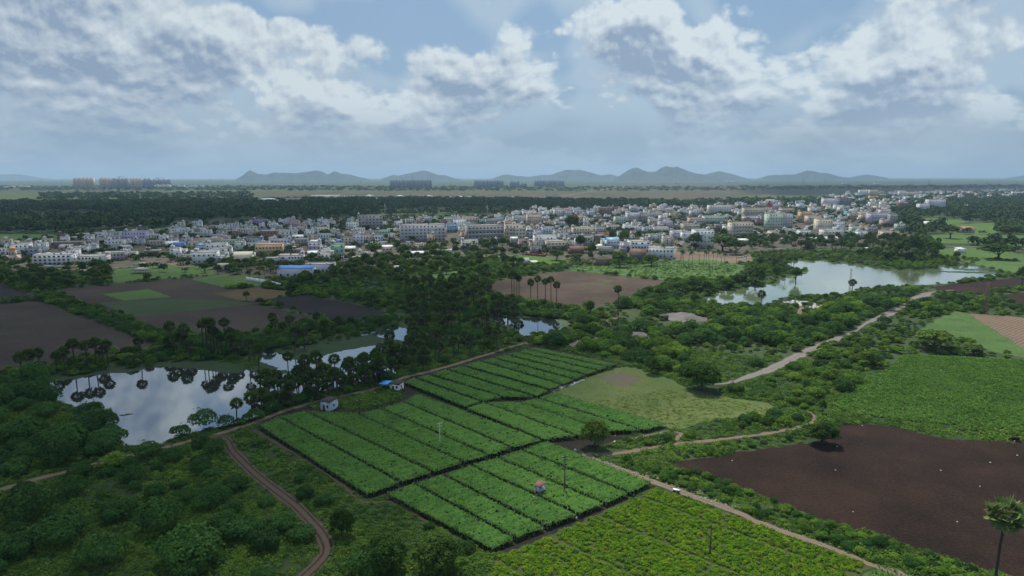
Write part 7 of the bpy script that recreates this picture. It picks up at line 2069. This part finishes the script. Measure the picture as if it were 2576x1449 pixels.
m_litter = plain_mat('white_litter', (.62, .62, .60), .6, .4, 2.0)
bag = mesh('plastic_bag', *[(lambda q: (q[0], [q[1]]))(lump(1, .3))][0], m_litter)
litter = [(2106, 1124, 'white scrap near the lone tree on the dark field'), (2102, 1183, 'white bag on the dark field, nearest the field\'s left middle'), (2146, 1288, 'white bag near the hedge at the bottom of the dark field'), (2367, 1184, 'white bag in the middle of the dark field'),
          (2491, 1164, 'white bag towards the right of the dark field'), (2465, 1224, 'white bag at the right, above the palm crown'), (2408, 1313, 'pale stick-like scrap left of the nearest palm'), (2559, 1146, 'white bag at the right edge of the dark field'), (1842, 1159, 'pale scrap at the left tip of the dark field'),
          (1769, 1195, 'white scrap by the hedge at the left of the dark field'), (2169, 1071, 'large pale stone at the top edge of the dark field'), (1447, 1136, 'blue-white sack standing at the trellis corner'), (1450, 1306, 'white sack at the front edge of the trellis'), (1547, 1098, 'yellow flag-like cloth beside the shade tree'),
          (1546, 1112, 'white sheet heap beside the shade tree'), (1624, 1098, 'white bag on the small path'), (2013, 799, 'white bundle at the end of the short dirt track'), (2204, 778, 'white scrap beside the grey road'), (1988, 957, 'white litter pile in the scrub by the junction')]
m_ycloth = plain_mat('yellow_cloth', (.62, .62, .08), .7, .1); m_bsack = plain_mat('blue_white_sack', (.38, .50, .66), .7, .2)
for u, v, lb in litter:
    x, y = G(u, v); nm = 'sack' if 'sack' in lb else ('cloth' if 'cloth' in lb else ('stone' if 'stone' in lb else ('bundle' if 'bundle' in lb else 'plastic_bag'))); s = .62 * math.hypot(x, y) / 190 * (2.6 if nm in ('sack', 'bundle') or 'heap' in lb or 'pile' in lb else 1.2)
    me = bag
    if nm == 'cloth': me = bag.copy(); me.materials.clear(); me.materials.append(m_ycloth)
    if 'blue-white' in lb: me = bag.copy(); me.materials.clear(); me.materials.append(m_bsack)
    o = ob(nm, me, (x, y, .02), rf.uniform(0, 6)); o.scale = (s, s, s * (2.4 if nm in ('sack', 'cloth') else 1)); tag(o, lb, nm.replace('_', ' '))


def rubble(name, poly_or_line, n, smin, smax, mat, label, line=False, width=1.5):
    r = rf; mbV = []; mbT = []; k = 0
    if line:
        P = GP(poly_or_line); seg = r.integers(0, len(P) - 1, n); t = r.uniform(0, 1, (n, 1)); pts = P[seg] * (1 - t) + P[seg + 1] * t; dr = P[seg + 1] - P[seg]; dr /= np.linalg.norm(dr, axis=1)[:, None]
        pts = pts + np.column_stack([-dr[:, 1], dr[:, 0]]) * r.normal(width * .4, width, (n, 1))
    else: pts = scatter(poly_or_line, 1.0, r, clear=False); pts = pts[r.permutation(len(pts))[:n]]
    for p in pts:
        V, T = lump(int(r.integers(0, 50)), r.uniform(smin, smax)); V = V + [p[0], p[1], .05]; mbV.append(V); mbT.append(T + k); k += len(V)
    tag(ob(name, mesh(name, np.concatenate(mbV), [np.concatenate(mbT)], mat)), label, kind='stuff')


m_rub = plain_mat('pale_rubble', (.36, .32, .29), .9, .6, 2.0)
rubble('rubble', [(1500, 1158), (1570, 1178), (1650, 1208), (1740, 1242), (1800, 1262), (1850, 1280)], 420, .08, .30, m_rub, 'pale stones and litter along the dirt path', True, 1.0)
rubble('rubble', [(1935, 1320), (2060, 1362), (2130, 1388)], 90, .08, .22, m_rub, 'stones along the lower end of the path', True, 1.0)
rubble('rubbish_heap', [(1965, 762), (2000, 756), (2040, 760), (2092, 776), (2088, 784), (2050, 778), (2000, 768)], 1500, .25, .9, m_litter, 'white rubbish heap on the lake shore')
rubble('rubble', [(1508, 668), (1550, 664), (1600, 655)], 60, .3, .9, m_rub, 'pale stones beside the thatched hut', True, 3.0)

# buffalo and herdsman at the field's edge
def animal_mesh():
    mb = MB()
    mb.tube([[-1.15, 0, 1.05], [-.9, 0, 1.08], [-.4, 0, 1.0], [.2, 0, .98], [.75, 0, 1.06], [1.05, 0, 1.12], [1.35, 0, 1.02], [1.6, 0, .82], [1.8, 0, .62]], [.10, .36, .44, .46, .42, .28, .20, .19, .11], 10)
    for sx, sy in ((.78, .22), (.78, -.22)): mb.tube([[sx, sy, .95], [sx + .02, sy, .5], [sx - .02, sy, .42], [sx, sy, .05], [sx + .06, sy, 0]], [.18, .09, .085, .06, .07], 7)
    for sx, sy in ((-.85, .22), (-.85, -.22)): mb.tube([[sx, sy, .98], [sx + .12, sy, .62], [sx - .12, sy, .42], [sx - .02, sy, .05], [sx + .04, sy, 0]], [.24, .14, .075, .06, .07], 7)
    mb.tube([[-1.15, 0, 1.15], [-1.28, 0, .85], [-1.25, 0, .45]], [.05, .03, .05], 5)
    for s in (-1, 1):
        mb.tube([[1.45, s * .14, 1.0], [1.3, s * .42, 1.12], [1.05, s * .46, 1.2]], [.06, .045, .015], 6)
        mb.tube([[1.42, s * .16, .92], [1.38, s * .38, .86]], [.06, .02], 5)
    return mb.build('buffalo', plain_mat('buffalo_hide', (.014, .013, .014), .6), smooth_shade=True)


x, y = G(2553, 1111); tag(ob('buffalo', animal_mesh(), (x, y, 0), math.pi - .1), 'black buffalo grazing at the top right edge of the dark field', 'buffalo')
x, y = G(2551, 1124); root = ob('person', None, (x, y, 0), .6); tag(root, 'person in a pinkish shirt standing before the buffalo', 'person')
m_skin = plain_mat('brown_skin', (.13, .07, .045), .7, .1)
pts = [(0, 0, .92), (0, 0, 1.12), (0, 0, 1.36), (0, 0, 1.47), (0, -.01, 1.58), (0, -.01, 1.70), (.19, 0, 1.40), (.26, .02, 1.12), (.27, -.06, .86), (.27, -.08, .76), (-.19, 0, 1.40), (-.27, .02, 1.12), (-.25, -.10, .88), (-.25, -.13, .78),
       (.10, 0, .84), (.11, -.01, .47), (.12, .02, .08), (.12, -.12, .03), (-.10, 0, .84), (-.12, .03, .47), (-.13, .08, .08), (-.13, -.06, .03)]
edg = [(0, 1), (1, 2), (2, 3), (3, 4), (4, 5), (2, 6), (6, 7), (7, 8), (8, 9), (2, 10), (10, 11), (11, 12), (12, 13), (0, 14), (14, 15), (15, 16), (16, 17), (0, 18), (18, 19), (19, 20), (20, 21)]
mb = MB()
for chain, rads in (((0, 1, 2, 3, 4, 5), (.15, .13, .17, .06, .10, .07)), ((2, 6, 7, 8, 9), (.10, .065, .05, .04, .045)), ((2, 10, 11, 12, 13), (.10, .065, .05, .04, .045)), ((0, 14, 15, 16, 17), (.13, .10, .07, .045, .05)), ((0, 18, 19, 20, 21), (.13, .10, .07, .045, .05))):
    mb.tube([pts[i] for i in chain], rads, 9)
ob('body', mb.build('body', m_skin, smooth_shade=True), parent=root)
mb = MB(); mb.lathe([(.19, .95), (.18, 1.15), (.21, 1.38), (.09, 1.46)], 10); mb.tube([pts[6], pts[7]], (.085, .075), 8); mb.tube([pts[10], pts[11]], (.085, .075), 8); ob('shirt', mb.build('shirt', plain_mat('pink_shirt', (.42, .22, .24), .8, .1)), parent=root)
mb = MB(); mb.lathe([(.20, .98), (.22, .75), (.24, .45)], 10); ob('lungi', mb.build('lungi', plain_mat('dark_lungi', (.16, .08, .10), .8, .1)), parent=root)
mb = MB(); mb.lathe([(.115, 1.60), (.125, 1.68), (.08, 1.78), (0, 1.80)], 10); ob('headcloth', mb.build('headcloth', plain_mat('white_cloth', (.6, .6, .58), .8, .1)), parent=root)

# ------------------------------------------------------------------ hills on the horizon
m_hill = grass_mat('rocky_hill', (.014, .020, .022), (.024, .030, .030), (.036, .036, .034), patch=.0016, fine=.01)
hills = [([(592, 451), (612, 440), (622, 430), (630, 426), (640, 431), (650, 437), (672, 438), (690, 432), (720, 434), (745, 434), (770, 431), (795, 427), (812, 430), (825, 438), (842, 429), (860, 436), (880, 438), (905, 445), (930, 451)], 12500, 'hill range with a pointed left peak'),
         ([(955, 451), (975, 444), (990, 439), (1003, 441), (1030, 435), (1065, 427), (1085, 432), (1100, 439), (1120, 440), (1140, 447), (1160, 451)], 13000, 'single rounded hill behind the dark apartment row'),
         ([(1232, 451), (1262, 440), (1275, 438), (1300, 442), (1333, 444), (1360, 440), (1385, 439), (1408, 430), (1425, 426), (1460, 426), (1480, 431), (1510, 440), (1535, 438), (1565, 445), (1590, 451)], 13500, 'long flat-topped hill in the middle of the horizon'),
         ([(1545, 451), (1560, 441), (1575, 430), (1590, 421), (1602, 420), (1615, 425), (1630, 431), (1650, 430), (1665, 419), (1675, 416), (1690, 420), (1702, 417), (1725, 426), (1745, 434), (1770, 438), (1800, 446), (1820, 451)], 11500, 'tallest double-peaked hill on the horizon'),
         ([(1750, 451), (1775, 438), (1790, 433), (1812, 429), (1840, 436), (1870, 446), (1890, 451)], 13000, 'low hill right of the double-peaked one'),
         ([(1905, 450), (1935, 440), (1960, 439), (2000, 438), (2018, 432), (2030, 427), (2048, 430), (2065, 434), (2080, 434), (2110, 443), (2145, 448)], 13500, 'wide hill with a rounded peak at the right'),
         ([(2130, 448), (2160, 441), (2180, 438), (2200, 441), (2235, 447)], 14500, 'small far hill right of the rounded peak'),
         ([(2535, 447), (2576, 441), (2640, 436), (2720, 440), (2780, 447)], 15000, 'hill cut by the right edge of the picture'),
         ([(-140, 450), (-60, 440), (0, 438), (40, 437), (70, 441), (100, 447), (130, 450)], 21000, 'faint hills fading in the haze at the far left')]
for hi, (prof, dist, lb) in enumerate(hills):
    a = np.array(prof, float); n = 150; m2 = 26
    U = np.linspace(a[0, 0], a[-1, 0], n); VV = np.interp(U, a[:, 0], a[:, 1])
    dirs = ray(U, np.full(n, VH)); xy = dirs[:, :2] / dirs[:, 1:2] * dist
    hh = np.array([pz_h for pz_h in [(H + (ray(u, v)[2] / math.hypot(*ray(u, v)[:2])) * math.hypot(*q)) for u, v, q in zip(U, VV, xy)]])
    hh = np.maximum(hh, 0); W = 900.0; t = np.linspace(-1, 1, m2); r = np.random.default_rng(700 + hi)
    sh = (vnoise(U * 9, U * 0, 5 + hi, .012) - .5) * 500
    V = []
    for j, q in enumerate(t):
        nz = vnoise(U * 9, np.full(n, q * 900.0), 15 + hi, .009) * .55 + vnoise(U * 9, np.full(n, q * 900.0), 25 + hi, .03) * .3
        prof_ = np.clip(1 - np.abs(q) ** 1.25, 0, 1); k_ = hh * prof_ * (1 - (nz * 1.1) * (abs(q) > .02) * min(1, abs(q) * 2.2))
        rr = xy + (xy / np.linalg.norm(xy, axis=1)[:, None]) * (q * W * (.5 + .5 * hh / max(hh.max(), 1)) + sh * (0 if abs(q) < .02 else 1) * 0)[:, None]
        V.append(np.column_stack([rr, k_ - 3 * (abs(q) > .98)]))
    V = np.stack(V, 0).reshape(-1, 3); i = np.arange(m2 - 1)[:, None] * n + np.arange(n - 1)[None]
    o = ob('hill', mesh('hill', V, [np.stack([i, i + 1, i + n + 1, i + n], -1).reshape(-1, 4)], m_hill)); tag(o, lb, kind='structure')
# ------------------------------------------------------------------ clouds overhead, which throw the broad shadows
def cloud(poly, alt, seed, label, dens=1.0, soft=70.0, holes=.0, thick=220, noisy=.35):
    """a flat-based cumulus bank: its outline is where its shadow falls, carried up along the sun's rays"""
    P = np.asarray(poly, float); lo, hi = P.min(0) - soft, P.max(0) + soft
    st = max(12.0, (hi - lo).max() / 170); nx_, ny_ = int((hi[0] - lo[0]) / st) + 1, int((hi[1] - lo[1]) / st) + 1
    X_, Y_ = np.meshgrid(lo[0] + np.arange(nx_) * st, lo[1] + np.arange(ny_) * st); Q_ = np.column_stack([X_.ravel(), Y_.ravel()])
    ins = inside(Q_, P); d = edge_dist(Q_, P) * np.where(ins, 1, -1)
    d = d + (vnoise(Q_[:, 0], Q_[:, 1], seed, 1 / 160) - .5) * 110 * noisy * 2 + (vnoise(Q_[:, 0], Q_[:, 1], seed + 1, 1 / 55) - .5) * 50 * noisy * 2
    k = np.clip((d + soft * .35) / soft, 0, 1); k = k * k * (3 - 2 * k)
    if holes: k = k * (1 - holes * np.clip((vnoise(Q_[:, 0], Q_[:, 1], seed + 2, 1 / 240) - .5) * 5, 0, 1))
    sx = SUND[0] / SUND[2] * alt; sy = SUND[1] / SUND[2] * alt
    b = vnoise(Q_[:, 0], Q_[:, 1], seed + 3, 1 / 120); b2 = vnoise(Q_[:, 0], Q_[:, 1], seed + 4, 1 / 45)
    top = alt + thick * np.sqrt(k) * (.45 + .4 * b + .25 * b2); bot = alt - 8 * np.sqrt(k) * b2
    keep = k > .01
    V = np.concatenate([np.column_stack([Q_[:, 0] + sx, Q_[:, 1] + sy, bot]), np.column_stack([Q_[:, 0] + sx, Q_[:, 1] + sy, top])])
    i = (np.arange(ny_ - 1)[:, None] * nx_ + np.arange(nx_ - 1)[None]).reshape(-1); Qd = np.stack([i, i + 1, i + nx_ + 1, i + nx_], -1)
    kk = keep[Qd].any(1); Qd = Qd[kk]; N = len(Q_)
    me = mesh('cloud', V, [Qd[:, ::-1], Qd + N], m_cloud, smooth_shade=True)
    at = me.attributes.new('thickness', 'FLOAT', 'POINT'); at.data.foreach_set('value', np.concatenate([k, k]).astype(np.float32) * dens)
    tag(ob('cloud', me), label, kind='structure')


m_cloud = bpy.data.materials.new('cloud_vapour'); m_cloud.use_nodes = True; E.nt = m_cloud.node_tree; m_cloud.node_tree.nodes.clear()
o_ = E.nt.nodes.new('ShaderNodeOutputMaterial'); dfs = E.nt.nodes.new('ShaderNodeBsdfDiffuse'); dfs.inputs[0].default_value = (.85, .87, .9, 1); tl = E.nt.nodes.new('ShaderNodeBsdfTranslucent'); tl.inputs[0].default_value = (.85, .87, .9, 1)
m1 = E.nt.nodes.new('ShaderNodeMixShader'); m1.inputs[0].default_value = .5; E.nt.links.new(dfs.outputs[0], m1.inputs[1]); E.nt.links.new(tl.outputs[0], m1.inputs[2])
tr = E.nt.nodes.new('ShaderNodeBsdfTransparent'); mx = E.nt.nodes.new('ShaderNodeMixShader'); f_ = 1.0 - E._m('SQRT', (1.0 - attr('thickness')).max(0.0))
E.nt.links.new(f_.s, mx.inputs[0]); E.nt.links.new(tr.outputs[0], mx.inputs[1]); E.nt.links.new(m1.outputs[0], mx.inputs[2]); E.nt.links.new(mx.outputs[0], o_.inputs[0])

sh1 = GP([(1080, 1500), (1160, 1400), (1240, 1290), (1300, 1180), (1390, 1070), (1450, 970), (1490, 880), (1500, 830), (1400, 790), (1300, 760), (1250, 700), (1000, 680), (860, 664), (640, 668), (300, 668), (0, 675), (-120, 680)])
sh1 = np.concatenate([sh1, [[-520, 420], [-520, 60], [-200, 20], [-30, 60]]])
cloud(sh1, 1500, 3, 'cumulus bank overhead shading the ponds and the left scrub', dens=.84, soft=150)
sh2 = GP([(-150, 655), (300, 650), (640, 640), (880, 610), (950, 560), (1000, 536), (1300, 534), (1550, 524), (1620, 514), (1540, 507), (1290, 505), (900, 505), (640, 508), (300, 510), (-150, 515)])
cloud(sh2, 1500, 13, 'flat cloud shading the woodland behind the town', dens=.72, soft=160, holes=.25)
sh3 = GP([(1860, 489), (2050, 492), (2300, 485), (2700, 482), (2700, 466), (2050, 466), (1860, 472)])
cloud(sh3, 2200, 23, 'distant cloud shading the dark plain at the right', dens=.8, soft=300)

# ------------------------------------------------------------------ haze
hz = bpy.data.materials.new('haze_air'); hz.use_nodes = True; n_ = hz.node_tree; n_.nodes.clear()
o_ = n_.nodes.new('ShaderNodeOutputMaterial'); pv = n_.nodes.new('ShaderNodeVolumePrincipled'); pv.inputs['Color'].default_value = (.52, .75, 1.0, 1); pv.inputs['Density'].default_value = HAZE_DENSITY; pv.inputs['Anisotropy'].default_value = .2
n_.links.new(pv.outputs[0], o_.inputs['Volume'])
hb = ob('haze', MB().box(-27000, 27000, -1200, 27000, -1.0, 420).build('haze', hz)); tag(hb, 'thin blue haze over the plain', kind='stuff')
